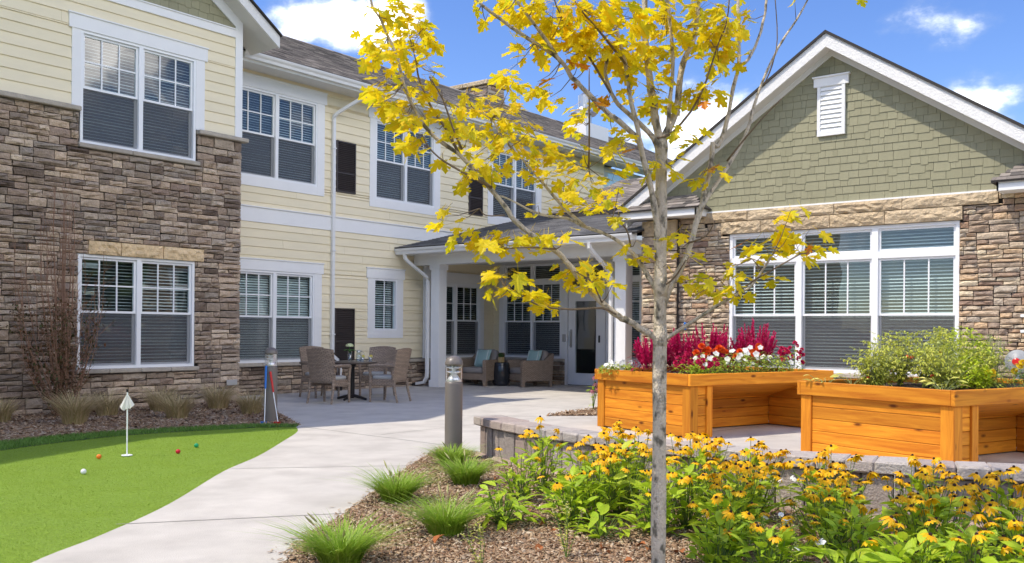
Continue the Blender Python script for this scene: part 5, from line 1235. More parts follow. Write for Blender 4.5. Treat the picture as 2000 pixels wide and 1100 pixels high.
# ------------------------------------------------------------------ plants: ornamental grasses
def grass_clump(loc, n, h, lean, m, seed, label, group, rad=.10, w=.0055, heads=0):
    t = thing('ornamental_grass', label, 'grass clump', (*loc, 0), 0, group); rg = np.random.RandomState(seed)
    a = rg.uniform(0, 2 * PI, n); q = rad * np.sqrt(rg.uniform(0, 1, n)); P_ = np.stack([np.cos(a) * q, np.sin(a) * q], 1)
    hh = h * rg.uniform(.55, 1.08, n) * (1 - .25 * rg.uniform(0, 1, n)); ln = lean * np.clip(rg.normal(.9, .32, n), .15, 1.6)
    o = blades('blade_mass', P_, hh, w, m, seed + 1, 1.0, t, 'stuff', 0.0, a + rg.normal(0, .5, n)); o.location = (0, 0, 0)
    # the lean varies blade by blade: rebuild x/y by scaling from the root
    me = o.data; v = np.empty(len(me.vertices) * 3, np.float32); me.vertices.foreach_get('co', v); v = v.reshape(n, 8, 3)
    root_ = v[:, :2].mean(1, keepdims=True); v[:, :, :2] = root_[:, :, :2] + (v[:, :, :2] - root_[:, :, :2]) * np.where(np.arange(8)[None, :, None] < 2, 1, ln[:, None, None]); me.vertices.foreach_set('co', v.ravel()); me.update()
    if heads:
        mb = MB(); rr = random.Random(seed)
        for i in range(heads):
            aa = rr.uniform(0, 2 * PI); l = rr.uniform(.08, .2) * h / .4; z = h * rr.uniform(.45, .75); tip = Vector((math.cos(aa) * l, math.sin(aa) * l, z)); d = Vector((math.cos(aa) * .6, math.sin(aa) * .6, .6)).normalized()
            mb.tube([(0, 0, 0), tip * .6 + Vector((0, 0, z * .15)), tip], .0015, 4); mb.tube([tip, tip + d * .03, tip + d * .075], [.004, .0075, .002], 6)
        part('seed_head', mb, 'wisp', t, world=False)
    return t
GG = 'green fountain grasses along the path edge'
for loc, n, h, sd, lb, hd in (((5.08, 5.12), 520, .36, 1, 'green fountain grass spilling over the path edge, second tuft up from the picture foot', 3),
                          ((4.47, 4.06), 480, .35, 2, 'dense green fountain grass in mulch just left of the broad leaved plant', 5),
                          ((3.52, 3.98), 560, .34, 3, 'green fountain grass at the bottom edge, nearest tuft to the path corner', 4),
                          ((6.05, 5.27), 520, .33, 4, 'green fountain grass in front of the near bollard toward the mulch', 3),
                          ((6.82, 6.12), 380, .30, 5, 'green fountain grass hiding the foot of the near bollard', 1)):
    grass_clump(loc, n * 2, h, 1.05, 'grass', sd * 10, lb, GG, heads=hd)
GT = 'tan dry grasses in the mulch below the stone wing'
for loc, n, h, sd, lb in (((6.30, 12.5), 420, .62, 11, 'large tan dry grass below the bare shrub'), ((7.25, 13.4), 260, .52, 12, 'leaning tan grass behind the flag pin'),
                          ((8.15, 13.45), 320, .58, 13, 'tan grass under the lower window, rear of a touching pair'), ((7.72, 12.3), 340, .52, 14, 'tan grass under the lower window, front of a touching pair'),
                          ((9.06, 13.25), 340, .60, 15, 'tan grass below the outlet cover'), ((8.86, 12.1), 300, .52, 16, 'tan grass beside the bollard with the putters'), ((5.75, 13.5), 300, .5, 17, 'tan grass at the left edge of the bed')):
    grass_clump(loc, int(n * 1.9), h * 1.12, .78, 'straw', sd * 10, lb, GT, rad=.14, w=.008)
# bare upright shrub against the wing
sh = thing('upright_shrub', 'tall nearly bare upright shrub with red brown twigs against the stone wing', 'shrub', (6.72, 13.75, 0))
rr = random.Random(31); m = MB(); lm = MB(); tw = MB()
for i in range(46):
    a = rr.uniform(0, 2 * PI); H_ = rr.uniform(1.5, 3.5); sp = rr.uniform(.10, .78) * (1 if H_ < 2.6 else .55); b = Vector((rr.uniform(-.1, .1), rr.uniform(-.1, .1), 0)); pts = []
    for k in range(7):
        s = k / 6; pts.append(b + Vector((math.cos(a) * sp * math.sin(min(s * 1.9, 1.57)) + rr.gauss(0, .012), math.sin(a) * sp * .6 * math.sin(min(s * 1.9, 1.57)) + rr.gauss(0, .012), H_ * s)))
    r0 = .008 * H_ / 3; m.tube(pts, [r0 * (1 - .85 * k / 6) + .0012 for k in range(7)], 5)
    for k in range(1, 7):
        for _ in range(3):
            s = rr.random(); p = pts[k - 1].lerp(pts[k], s); d = Vector((math.cos(a) * .3 + rr.gauss(0, .45), math.sin(a) * .3 + rr.gauss(0, .35), 1)).normalized(); l = rr.uniform(.12, .42); e2 = p + d * l
            tw.tube([p, p + d * l * .5 + Vector((rr.gauss(0, .01), rr.gauss(0, .01), 0)), e2], [.003, .0022, .001], 4, cap=False)
            dens = 5 if p.z < 1.5 else (1 if p.z < 2.2 and rr.random() < .35 else 0)
            for _ in range(dens): 
                if rr.random() < .8: put_leaf(lm, p.lerp(e2, rr.random()) + Vector((rr.gauss(0, .02), rr.gauss(0, .02), 0)), (rr.gauss(0, 1), rr.gauss(0, 1), rr.gauss(0, .6)), rr.uniform(.035, .065), .032, .3)
part('stems', m, 'dry_twig', sh, world=False); part('twigs', tw, 'dry_twig', sh, kind='stuff', world=False); part('foliage', lm, 'dull_leaf', sh, kind='stuff', world=False)
# the belt of trees across the lawn behind the viewer, which the windows mirror
rg = np.random.RandomState(77); V, Fq = [], []
for i in range(26):
    a = -PI * .98 + PI * .95 * i / 25 + rg.normal(0, .03); a = math.radians(172) + math.radians(165) * i / 25; d = rg.uniform(38, 50); c = np.array([d * math.cos(a), d * math.sin(a), 0]); H_ = rg.uniform(6.5, 9.5); W_ = rg.uniform(2.6, 4.0); n = 420
    q = rg.normal(0, 1, (n, 3)); q /= np.linalg.norm(q, axis=1)[:, None]; q *= rg.uniform(.55, 1.0, n)[:, None]; p = c + q * (W_, W_, H_ * .46) + (0, 0, H_ * .52)
    u = rg.normal(0, 1, (n, 3)); u /= np.linalg.norm(u, axis=1)[:, None]; w = np.cross(u, rg.normal(0, 1, (n, 3))); w /= np.linalg.norm(w, axis=1)[:, None]; s = rg.uniform(.35, .7, n)[:, None]
    b = len(V) * 0 + sum(len(x) for x in V); V.append(np.stack([p - u * s, p + w * s, p + u * s, p - w * s], 1).reshape(-1, 3)); Fq.append(b + np.arange(n * 4).reshape(n, 4))
MT['far_leaf'] = mat('far foliage', (0.05, 0.09, 0.02), 0.7, vary=[(0.04, 0.075, 0.018), (0.08, 0.12, 0.03), (0.055, 0.09, 0.02)])
tag(link('far_trees', np_mesh('far_trees', np.concatenate(V), np.concatenate(Fq), 'far_leaf')), kind='stuff')

BR=[
[(4.43,2.49,-0.02,0.041),(4.43,2.49,0.11,0.040),(4.43,2.49,0.63,0.038),(4.43,2.49,1.29,0.035),(4.43,2.49,1.56,0.034),(4.43,2.49,1.86,0.032),(4.43,2.49,2.19,0.031),(4.43,2.49,2.33,0.030)],
[(4.43,2.49,2.27,0.025),(4.42,2.52,2.44,0.023),(4.42,2.53,2.51,0.022),(4.42,2.56,2.69,0.020),(4.42,2.59,2.90,0.017),(4.43,2.60,3.12,0.015),(4.44,2.61,3.29,0.013)],
[(4.43,2.49,2.30,0.022),(4.46,2.48,2.38,0.021),(4.51,2.45,2.50,0.019),(4.56,2.45,2.71,0.017),(4.59,2.44,2.81,0.016),(4.64,2.41,2.94,0.014),(4.68,2.41,3.11,0.012),(4.73,2.41,3.30,0.010)],
[(4.45,2.47,2.39,0.012),(4.44,2.45,2.52,0.011),(4.42,2.42,2.75,0.010),(4.36,2.42,3.06,0.009),(4.34,2.41,3.19,0.008)],
[(4.42,2.50,2.27,0.016),(4.38,2.51,2.35,0.015),(4.29,2.57,2.44,0.013),(4.20,2.62,2.51,0.011),(4.16,2.64,2.57,0.010),(4.12,2.65,2.66,0.009),(4.11,2.63,2.73,0.008)],
[(4.42,2.50,1.67,0.020),(4.39,2.49,1.86,0.018),(4.35,2.49,2.01,0.017),(4.30,2.51,2.18,0.015),(4.26,2.52,2.30,0.014),(4.24,2.52,2.36,0.013),(4.18,2.54,2.56,0.011),(4.14,2.54,2.69,0.010),(4.08,2.56,2.87,0.008),(4.05,2.57,2.97,0.007),(4.02,2.57,3.07,0.006)],
[(4.30,2.54,2.29,0.016),(4.25,2.55,2.35,0.015),(4.12,2.62,2.44,0.014),(4.00,2.67,2.53,0.013),(3.90,2.71,2.60,0.012),(3.84,2.73,2.67,0.011),(3.70,2.79,2.74,0.010),(3.58,2.85,2.80,0.009),(3.43,2.91,2.88,0.007),(3.35,2.94,2.95,0.006)],
[(3.82,2.72,2.66,0.010),(3.76,2.74,2.73,0.009),(3.63,2.78,2.85,0.008),(3.56,2.80,2.92,0.007),(3.52,2.81,2.98,0.006)],
[(4.42,2.50,1.53,0.014),(4.43,2.56,1.61,0.013),(4.44,2.67,1.75,0.012),(4.42,2.81,1.85,0.010),(4.39,2.96,1.91,0.009),(4.37,3.06,1.96,0.008),(4.33,3.22,1.99,0.007),(4.28,3.42,2.09,0.005),(4.27,3.47,2.11,0.005)],
[(4.43,2.49,1.27,0.018),(4.37,2.54,1.32,0.018),(4.29,2.61,1.38,0.017),(4.26,2.64,1.40,0.017),(4.18,2.71,1.48,0.016),(4.12,2.76,1.55,0.015),(4.07,2.79,1.62,0.015),(4.01,2.84,1.71,0.014),(3.96,2.87,1.75,0.014),(3.87,2.95,1.83,0.013),(3.81,3.00,1.89,0.013),(3.77,3.03,1.96,0.012),(3.71,3.07,2.04,0.012),(3.62,3.14,2.16,0.011),(3.57,3.18,2.22,0.010),(3.49,3.24,2.28,0.010),(3.44,3.29,2.35,0.009),(3.38,3.32,2.45,0.008),(3.34,3.34,2.55,0.008),(3.30,3.35,2.68,0.007),(3.26,3.37,2.77,0.007),(3.22,3.39,2.86,0.006),(3.19,3.41,2.91,0.006),(3.17,3.41,3.01,0.005)],
[(3.58,3.18,2.22,0.008),(3.56,3.22,2.30,0.007),(3.55,3.26,2.37,0.007),(3.53,3.31,2.44,0.006),(3.51,3.39,2.60,0.005),(3.51,3.42,2.71,0.004),(3.51,3.45,2.80,0.003),(3.51,3.47,2.85,0.003)],
[(3.70,3.06,2.05,0.008),(3.58,3.11,2.10,0.007),(3.46,3.17,2.16,0.005),(3.38,3.20,2.22,0.004),(3.33,3.20,2.28,0.003)],
[(4.37,2.94,1.91,0.010),(4.33,3.07,2.03,0.009),(4.30,3.16,2.14,0.008),(4.27,3.27,2.27,0.007),(4.24,3.37,2.38,0.006),(4.22,3.44,2.47,0.005),(4.21,3.49,2.55,0.005),(4.16,3.60,2.63,0.004)],
[(4.43,2.49,1.42,0.019),(4.50,2.45,1.59,0.018),(4.55,2.41,1.71,0.017),(4.59,2.39,1.82,0.017),(4.63,2.37,1.95,0.016),(4.65,2.36,2.01,0.015),(4.71,2.34,2.25,0.014),(4.73,2.34,2.36,0.013),(4.75,2.32,2.34,0.013),(4.80,2.29,2.49,0.012),(4.85,2.28,2.67,0.011),(4.88,2.26,2.80,0.011),(4.90,2.27,2.97,0.010),(4.93,2.29,3.19,0.009),(4.94,2.29,3.31,0.008)],
[(4.85,2.24,2.80,0.009),(4.90,2.21,2.84,0.009),(4.95,2.18,2.95,0.008),(5.00,2.16,3.10,0.007),(5.02,2.16,3.19,0.007),(5.05,2.16,3.31,0.006)],
[(4.64,2.36,1.99,0.012),(4.72,2.32,2.12,0.011),(4.79,2.28,2.23,0.011),(4.91,2.23,2.42,0.010),(5.02,2.21,2.66,0.008),(5.12,2.17,2.87,0.007),(5.19,2.14,2.99,0.007),(5.28,2.09,3.13,0.006),(5.35,2.05,3.26,0.005),(5.40,2.03,3.36,0.005)],
[(5.03,2.18,2.71,0.004),(5.06,2.14,2.83,0.004),(5.08,2.12,2.98,0.003),(5.07,2.13,3.20,0.003)],
[(4.72,2.25,2.25,0.006),(4.71,2.07,2.43,0.004),(4.71,1.94,2.54,0.003)],
[(4.43,2.49,1.28,0.012),(4.44,2.43,1.30,0.011),(4.46,2.34,1.36,0.010),(4.48,2.23,1.43,0.009),(4.49,2.11,1.50,0.008),(4.51,2.02,1.55,0.007),(4.50,1.95,1.63,0.006),(4.49,1.89,1.71,0.005)],
[(4.51,2.12,1.50,0.006),(4.50,2.00,1.58,0.005),(4.49,1.84,1.66,0.004),(4.49,1.74,1.71,0.003)],
[(4.55,2.39,1.80,0.006),(4.54,2.28,1.83,0.004),(4.50,2.21,1.90,0.003)],
[(4.44,2.48,1.56,0.006),(4.39,2.38,1.61,0.005),(4.31,2.28,1.68,0.003)],
[(4.18,2.61,1.41,0.006),(4.09,2.64,1.44,0.006),(3.91,2.70,1.43,0.005),(3.73,2.75,1.44,0.004),(3.61,2.78,1.48,0.003),(3.52,2.80,1.52,0.003)],
[(4.12,2.66,1.47,0.005),(4.01,2.65,1.57,0.003),(3.88,2.67,1.62,0.002)],
[(3.92,2.81,1.74,0.005),(3.76,2.87,1.74,0.004),(3.64,2.92,1.73,0.003),(3.53,2.96,1.75,0.002)],
[(3.74,3.01,1.91,0.004),(3.63,3.04,1.90,0.003),(3.58,3.04,1.93,0.002)],
[(3.59,3.17,2.24,0.006),(3.54,3.19,2.35,0.005),(3.49,3.21,2.48,0.004),(3.43,3.25,2.59,0.003)],
[(4.51,3.01,2.26,0.006),(4.47,2.98,2.51,0.005),(4.42,2.95,2.80,0.003)],
[(4.39,2.51,2.35,0.007),(4.43,2.42,2.38,0.007),(4.47,2.29,2.55,0.006),(4.47,2.19,2.80,0.004),(4.47,2.14,2.91,0.004),(4.45,2.11,3.07,0.003)],
[(4.14,2.63,2.56,0.007),(3.97,2.67,2.74,0.005),(3.81,2.71,2.88,0.004),(3.72,2.71,2.99,0.003)],
[(4.12,2.53,2.69,0.007),(3.98,2.57,2.80,0.006),(3.82,2.62,2.92,0.004),(3.72,2.64,3.02,0.003)],
[(4.46,2.09,1.51,0.004),(4.37,2.13,1.60,0.002)],
[(4.51,1.95,1.63,0.004),(4.45,1.98,1.69,0.002)],
[(4.40,2.66,1.78,0.006),(4.34,2.65,1.87,0.004),(4.25,2.68,1.93,0.003)]]
CL=[(3.23,3.38,2.92,0.076,0.038,6,0),(3.29,3.34,2.9,0.038,0.035,3,0),(3.24,3.4,2.88,0.038,0.03,2,0),(3.5,3.46,2.94,0.053,0.04,6,0),(3.52,3.43,2.88,0.053,0.053,8,0),(3.5,3.46,2.81,0.075,0.048,8,0),(3.55,3.4,2.83,0.048,0.04,4,0),(3.22,3.46,2.74,0.046,0.036,5,0),(3.25,3.41,2.72,0.051,0.046,6,0),(3.22,3.45,2.68,0.038,0.036,3,0),(3.32,3.37,2.66,0.046,0.036,4,0),(3.49,3.45,2.78,0.04,0.027,2,0),(3.52,3.38,2.7,0.048,0.04,4,0),(3.46,3.24,2.61,0.031,0.026,3,0),(3.28,3.45,2.54,0.057,0.039,6,0),(3.33,3.38,2.55,0.046,0.026,3,0),(3.46,3.25,2.57,0.021,0.031,1,0),(3.49,3.21,2.51,0.026,0.036,1,0),(3.37,3.33,2.5,0.057,0.039,4,0),(3.31,3.41,2.47,0.057,0.039,6,0),(3.39,3.35,2.44,0.065,0.039,6,0),(3.5,3.24,2.43,0.065,0.052,4,0),(3.34,3.41,2.43,0.039,0.026,2,0),(3.39,3.35,2.35,0.039,0.057,5,0),(3.38,3.37,2.38,0.026,0.026,2,0),(3.32,3.28,2.25,0.03,0.051,3,0),(3.34,3.25,2.23,0.038,0.051,4,0),(3.52,3.31,2.38,0.039,0.052,2,0),(3.58,3.18,2.27,0.047,0.026,3,0),(4.13,3.58,2.65,0.06,0.045,4,0),(4.18,3.52,2.63,0.074,0.036,6,0),(4.23,3.43,2.6,0.074,0.053,6,0),(4.1,3.63,2.6,0.045,0.03,3,0),(4.19,3.47,2.55,0.089,0.059,6,0),(4.26,3.38,2.57,0.074,0.045,5,0),(3.67,2.94,2.59,0.038,0.021,3,0),(4.26,3.38,2.76,0.036,0.03,2,0),(4.28,3.36,2.69,0.045,0.045,3,0),(3.79,2.84,2.53,0.039,0.031,3,0),(3.88,2.82,2.51,0.039,0.026,3,0),(3.58,3.17,2.32,0.052,0.031,3,0),(3.62,3.13,2.31,0.065,0.031,4,0),(4.22,3.4,2.46,0.089,0.044,6,0),(4.3,3.29,2.47,0.059,0.044,5,0),(4.23,3.32,2.39,0.073,0.044,6,0),(4.29,3.17,2.36,0.058,0.035,5,0),(4.15,3.48,2.37,0.059,0.035,4,0),(3.71,3.07,2.19,0.053,0.039,5,0),(3.66,3.13,2.15,0.053,0.032,4,0),(3.57,3.14,2.12,0.052,0.031,3,0),(3.46,3.17,2.2,0.031,0.026,2,0),(4.21,3.34,2.33,0.059,0.035,4,0),(4.25,3.22,2.27,0.073,0.044,5,0),(4.29,3.17,2.21,0.058,0.029,4,0),(3.72,3.06,2.12,0.039,0.026,3,0),(3.56,3.15,2.07,0.031,0.026,2,0),(4.42,3.12,2.34,0.074,0.044,5,0),(4.43,3.1,2.25,0.059,0.044,5,0),(4.49,3.03,2.34,0.059,0.035,3,0),(4.49,2.96,2.6,0.058,0.044,4,0),(4.45,3.01,2.55,0.058,0.058,4,0),(4.47,3.05,2.49,0.035,0.029,3,0),(4.31,3.01,2.04,0.057,0.043,4,0),(4.51,3.01,2.19,0.074,0.059,6,0),(4.35,2.97,2.11,0.086,0.057,6,0),(4.25,2.77,2,0.083,0.041,6,0),(4.28,2.72,2.07,0.055,0.041,4,0),(4.6,2.89,2.23,0.044,0.035,3,0),(4.58,2.91,2.33,0.044,0.024,2,0),(4.28,3.17,2.01,0.058,0.029,3,0),(4.32,2.68,1.93,0.041,0.033,3,0),(3.5,3.2,1.89,0.031,0.046,4,0),(3.55,3.14,1.88,0.039,0.026,1,0),(3.52,3.07,1.79,0.064,0.038,5,0),(3.62,2.94,1.77,0.089,0.051,9,0),(3.58,2.99,1.73,0.051,0.031,5,0),(3.71,2.94,1.8,0.052,0.039,4,0),(3.92,2.93,1.83,0.032,0.027,2,0),(3.88,2.87,1.76,0.039,0.026,3,0),(3.94,2.78,1.8,0.047,0.039,3,0),(3.51,2.9,1.59,0.037,0.03,3,0),(3.55,2.85,1.56,0.075,0.05,7,0),(3.52,2.89,1.48,0.025,0.02,1,0),(3.59,2.81,1.52,0.037,0.02,2,0),(3.7,2.78,1.49,0.045,0.025,3,0),(3.81,2.82,1.47,0.078,0.039,6,0),(4.05,2.82,1.63,0.054,0.032,3,0),(4.09,2.79,1.58,0.067,0.054,5,0),(4.09,2.69,1.59,0.08,0.067,6,0),(4.14,2.63,1.55,0.04,0.04,3,0),(3.98,2.68,1.66,0.026,0.016,2,0),(4.13,2.64,1.66,0.032,0.016,2,0),(4.38,2.62,1.76,0.061,0.041,5,0),(4.51,2.44,1.84,0.041,0.022,2,0),(4.5,2.45,1.78,0.05,0.055,5,0),(4.56,2.39,1.72,0.041,0.041,2,0),(4.46,2.46,1.67,0.022,0.027,1,0),(4.54,2.4,1.59,0.055,0.041,3,0),(4.39,2.19,1.55,0.079,0.039,5,0),(4.45,2.11,1.54,0.079,0.039,6,0),(4.38,2.2,1.63,0.039,0.016,1,0),(4.46,2.09,1.66,0.052,0.021,2,0),(4.53,2.09,1.61,0.053,0.021,3,0),(4.55,1.94,1.61,0.052,0.026,2,0),(4.48,1.99,1.69,0.047,0.016,2,0),(4.52,1.93,1.75,0.065,0.039,6,0),(4.57,1.87,1.82,0.052,0.031,4,0),(4.51,1.82,1.91,0.046,0.02,3,0),(4.56,1.76,1.77,0.051,0.038,5,0),(4.58,1.73,1.73,0.038,0.025,3,0),(3.8,2.73,2.93,0.153,0.051,13,0),(3.64,2.77,2.88,0.05,0.05,4,0),(3.9,2.76,2.85,0.104,0.065,11,0),(3.93,2.63,2.91,0.129,0.064,13,0),(4.04,2.63,2.83,0.105,0.065,11,0),(3.93,2.72,2.76,0.078,0.039,7,0),(4.11,2.53,2.95,0.104,0.052,9,0),(4.11,2.65,2.75,0.093,0.053,9,0),(4.14,2.55,2.74,0.079,0.053,7,0),(4.2,2.52,2.64,0.066,0.066,8,0),(3.65,2.86,2.71,0.038,0.03,4,0),(3.76,2.82,2.71,0.026,0.021,2,0),(3.55,2.89,2.9,0.05,0.037,4,0),(3.51,2.94,2.82,0.012,0.012,1,0),(3.48,2.97,2.88,0.02,0.015,1,0),(4.41,2.43,2.91,0.081,0.081,7,0),(4.61,2.45,2.97,0.07,0.056,7,0),(4.67,2.38,3.1,0.056,0.042,6,0),(4.47,2.19,2.94,0.053,0.066,8,0),(4.5,2.15,2.86,0.04,0.053,6,0),(4.51,2.24,2.82,0.067,0.054,7,0),(4.84,2.31,2.87,0.057,0.043,5,0),(4.54,2.2,2.72,0.048,0.054,4,0),(4.54,2.28,2.57,0.054,0.033,5,0),(4.49,2.35,2.59,0.041,0.033,4,0),(4.39,2.57,2.55,0.055,0.055,6,0),(4.44,2.51,2.63,0.055,0.055,6,0),(4.44,2.51,2.55,0.055,0.033,5,0),(4.39,2.6,2.83,0.055,0.055,6,0),(4.38,2.47,2.97,0.054,0.068,6,0),(4.41,2.49,2.79,0.055,0.055,5,0),(5.27,2.1,3.22,0.03,0.03,1,0),(4.93,2.23,3.07,0.029,0.043,2,0),(4.47,2.37,2.39,0.068,0.041,4,0),(4.46,2.45,2.25,0.041,0.016,2,0),(4.44,2.47,2.2,0.055,0.022,3,0),(4.36,2.48,2.18,0.041,0.027,2,0),(4.26,2.59,2.33,0.054,0.04,4,0),(4.21,2.61,2.29,0.04,0.032,4,0),(4.65,2.36,2.18,0.07,0.056,5,0),(4.18,2.64,2.39,0.021,0.016,1,0),(3.83,2.79,2.58,0.01,0.01,1,1),(3.89,2.72,2.69,0.01,0.01,1,1),(3.97,2.7,2.62,0.01,0.01,1,1),(3.92,2.69,2.66,0.01,0.01,1,1),(4.07,2.67,2.52,0.01,0.01,1,1),(4.28,2.57,2.29,0.01,0.01,1,1),(4.68,2.32,2.21,0.01,0.01,1,1),(4.51,2.33,2.5,0.01,0.01,1,1),(4.55,2.38,1.6,0.01,0.01,1,1),(4.43,2.05,1.76,0.01,0.01,1,1),(4.59,1.72,1.75,0.01,0.01,1,1),(4.09,2.65,2.46,0.01,0.01,1,1),(4.17,2.66,2.55,0.01,0.01,1,1)]

# ------------------------------------------------------------------ flower heads shared by many plants
def daisy(np_, r_in, r_out, droop, w, seed):
    m = MB(); rr = random.Random(seed)
    for k in range(np_):
        a = 2 * PI * k / np_ + rr.gauss(0, .08); L = r_out * rr.uniform(.88, 1.06); dz = droop * rr.uniform(.75, 1.3); vs = []
        for t_, wd in ((r_in / r_out, .55), (.45, 1), (.8, .9), (1, .25)):
            rad = L * t_; z = -dz * L * max(t_ - .3, 0) ** 1.4; s_ = w / 2 * wd
            vs += [(rad * math.cos(a) - s_ * math.sin(a), rad * math.sin(a) + s_ * math.cos(a), z), (rad * math.cos(a) + s_ * math.sin(a), rad * math.sin(a) - s_ * math.cos(a), z)]
        m.add(vs, [(0, 1, 3, 2), (2, 3, 5, 4), (4, 5, 7, 6)])
    return m
RUD = [daisy(12, .008, .047, d, .019, i) for i, d in enumerate((.75, 1.05, 1.35, .55))]
RUDM = [d.mesh('flower', 'rud_petal') for d in RUD]
cm = MB(); cm.lathe([(.008, -.004), (.0098, .003), (.0086, .009), (.005, .0125), (.001, .0135)], n=10); CONEM = cm.mesh('cone', 'rud_cone', True)
LEAFM = []
for L_, w_, c_ in ((1, .42, .35), (1, .34, .55), (1, .5, .2), (1, .28, .1)):
    q = MB(); q.add(*leaf_verts(L_, w_, c_, .16)); LEAFM.append(q)
LEAFMESH = {}
def leafmesh(k, m):
    if (k, m) not in LEAFMESH: LEAFMESH[k, m] = LEAFM[k].mesh('leaf', m, True)
    return LEAFMESH[k, m]
def coneflower(loc, nf, H, rad, nl, seed, label, lean=(0, 0)):
    t = thing('black_eyed_susan', label, 'flowering plant', (*loc, 0), 0, 'black eyed susans along the paver wall'); rr = random.Random(seed); st = MB(); B0 = Vector((*loc, 0))
    for i in range(nf):
        a = rr.uniform(0, 2 * PI); q = rad * math.sqrt(rr.random()); h = H * rr.uniform(.70, 1.08) * (1 - .15 * q / rad); top = Vector((math.cos(a) * q + lean[0], math.sin(a) * q + lean[1], h)); b = Vector((math.cos(a) * q * .35, math.sin(a) * q * .35, 0))
        mid = b.lerp(top, .55) + Vector((rr.gauss(0, .012), rr.gauss(0, .012), 0)); st.tube([b, mid, top], [.0032, .0026, .0018], 5, cap=False)
        tilt = Matrix.Rotation(rr.gauss(0, .30), 4, 'X') @ Matrix.Rotation(rr.gauss(0, .30), 4, 'Y'); s = rr.uniform(.70, 1.02)
        f_ = piece('flower', RUDM[rr.randrange(4)], Matrix.Translation(B0 + top) @ tilt @ Matrix.Rotation(rr.uniform(0, 6), 4, 'Z') @ Matrix.Scale(s, 4), t)
        c_ = bpy.data.objects.new('cone', CONEM); C.objects.link(c_); c_.parent = f_
        for _ in range(2):
            s_ = rr.uniform(.3, .85); p = b.lerp(top, s_); aa = rr.uniform(0, 2 * PI)
            piece('leaf', leafmesh(3, 'rud_leaf'), leaf_matrix(B0 + p, (math.cos(aa), math.sin(aa), .6), rr.uniform(.045, .085)), t)
    for i in range(nl):
        a = rr.uniform(0, 2 * PI); q = rad * rr.uniform(.1, 1.0); z = H * rr.uniform(.06, .80) * (1 - .25 * q / rad); p = Vector((math.cos(a) * q * .8, math.sin(a) * q * .8, z)); aa = a + rr.gauss(0, .7)
        piece('leaf', leafmesh(rr.choice((0, 0, 1, 2)), 'rud_leaf'), leaf_matrix(B0 + p, (math.cos(aa), math.sin(aa), rr.uniform(.1, 1.5)), rr.uniform(.065, .125), rr.gauss(0, .35)), t)
        if i % 3 == 0: st.tube([(p.x * .2, p.y * .2, 0), p], .003, 4, cap=False)
    part('stems', st, 'rud_stem', t, world=False); return t
RUDS = [  # x, y, flowers, height, radius, leaves, label
 (6.15, 4.52, 7, .60, .20, 34, 'sparse black eyed susan at the left end of the row, in front of the wall'),
 (5.95, 3.98, 6, .52, .22, 46, 'black eyed susan just right of the broad leaved plant'),
 (6.15, 3.72, 22, .64, .24, 52, 'tall crowded black eyed susan left of the maple trunk'),
 (5.45, 3.55, 9, .52, .22, 50, 'low black eyed susan in front of the crowded clump left of the trunk'),
 (5.35, 3.05, 6, .46, .20, 46, 'leafy black eyed susan directly behind the maple trunk'),
 (6.22, 3.18, 20, .60, .24, 46, 'black eyed susan right behind the maple trunk at the wall'),
 (6.18, 2.75, 22, .57, .25, 48, 'black eyed susan in front of the gap between the planters'),
 (5.55, 2.55, 16, .52, .24, 56, 'black eyed susan before the shaded knee space of the far planter'),
 (5.10, 2.40, 7, .44, .22, 56, 'low leafy black eyed susan in the front row right of the trunk'),
 (6.15, 2.18, 24, .55, .26, 46, 'black eyed susan below the left corner of the herb planter'),
 (5.60, 1.98, 14, .50, .24, 56, 'black eyed susan in the middle of the right hand drift'),
 (6.22, 1.66, 20, .54, .25, 46, 'black eyed susan below the long boards of the herb planter'),
 (5.62, 1.40, 16, .50, .24, 56, 'black eyed susan below the front corner of the herb planter'),
 (5.15, 1.68, 5, .42, .24, 60, 'mostly leafy black eyed susan low in the shade'),
 (6.20, 1.12, 20, .52, .26, 46, 'black eyed susan at the wall under the herb planter knee space'),
 (5.60, .92, 13, .48, .26, 56, 'black eyed susan in the shaded lower right drift'),
 (6.25, .60, 14, .48, .25, 40, 'black eyed susan at the right edge beside the wall'),
 (4.72, 1.98, 5, .38, .22, 56, 'leafy black eyed susan at the foot of the picture right of the trunk'),
 (4.75, 2.30, 3, .34, .18, 50, 'low leafy black eyed susan close beside the trunk foot on the right'),
 (4.85, 1.30, 6, .42, .24, 60, 'leafy black eyed susan in the front row under the herb planter corner'),
 (5.05, .72, 6, .42, .25, 60, 'black eyed susan in the lowest right corner of the picture'),
 (5.72, 4.42, 2, .46, .20, 30, 'leafy black eyed susan behind the broad leaved plant at the left of the row'),
 (5.22, 3.60, 2, .44, .24, 56, 'leafy black eyed susan in the front row left of the trunk'),
 (5.75, 3.55, 14, .62, .24, 50, 'tall black eyed susan in the crowded drift just left of the trunk'),
 (5.62, 2.95, 9, .54, .24, 50, 'black eyed susan close behind the trunk on its right'),
 (5.10, 1.10, 4, .40, .25, 60, 'leafy black eyed susan at the lower right corner'),
]
for i, (x, y, nf, H_, rad, nl, lb) in enumerate(RUDS): coneflower((x, y), int(nf * 1.55), H_, rad, int(nl * 2.5), 100 + i, lb)
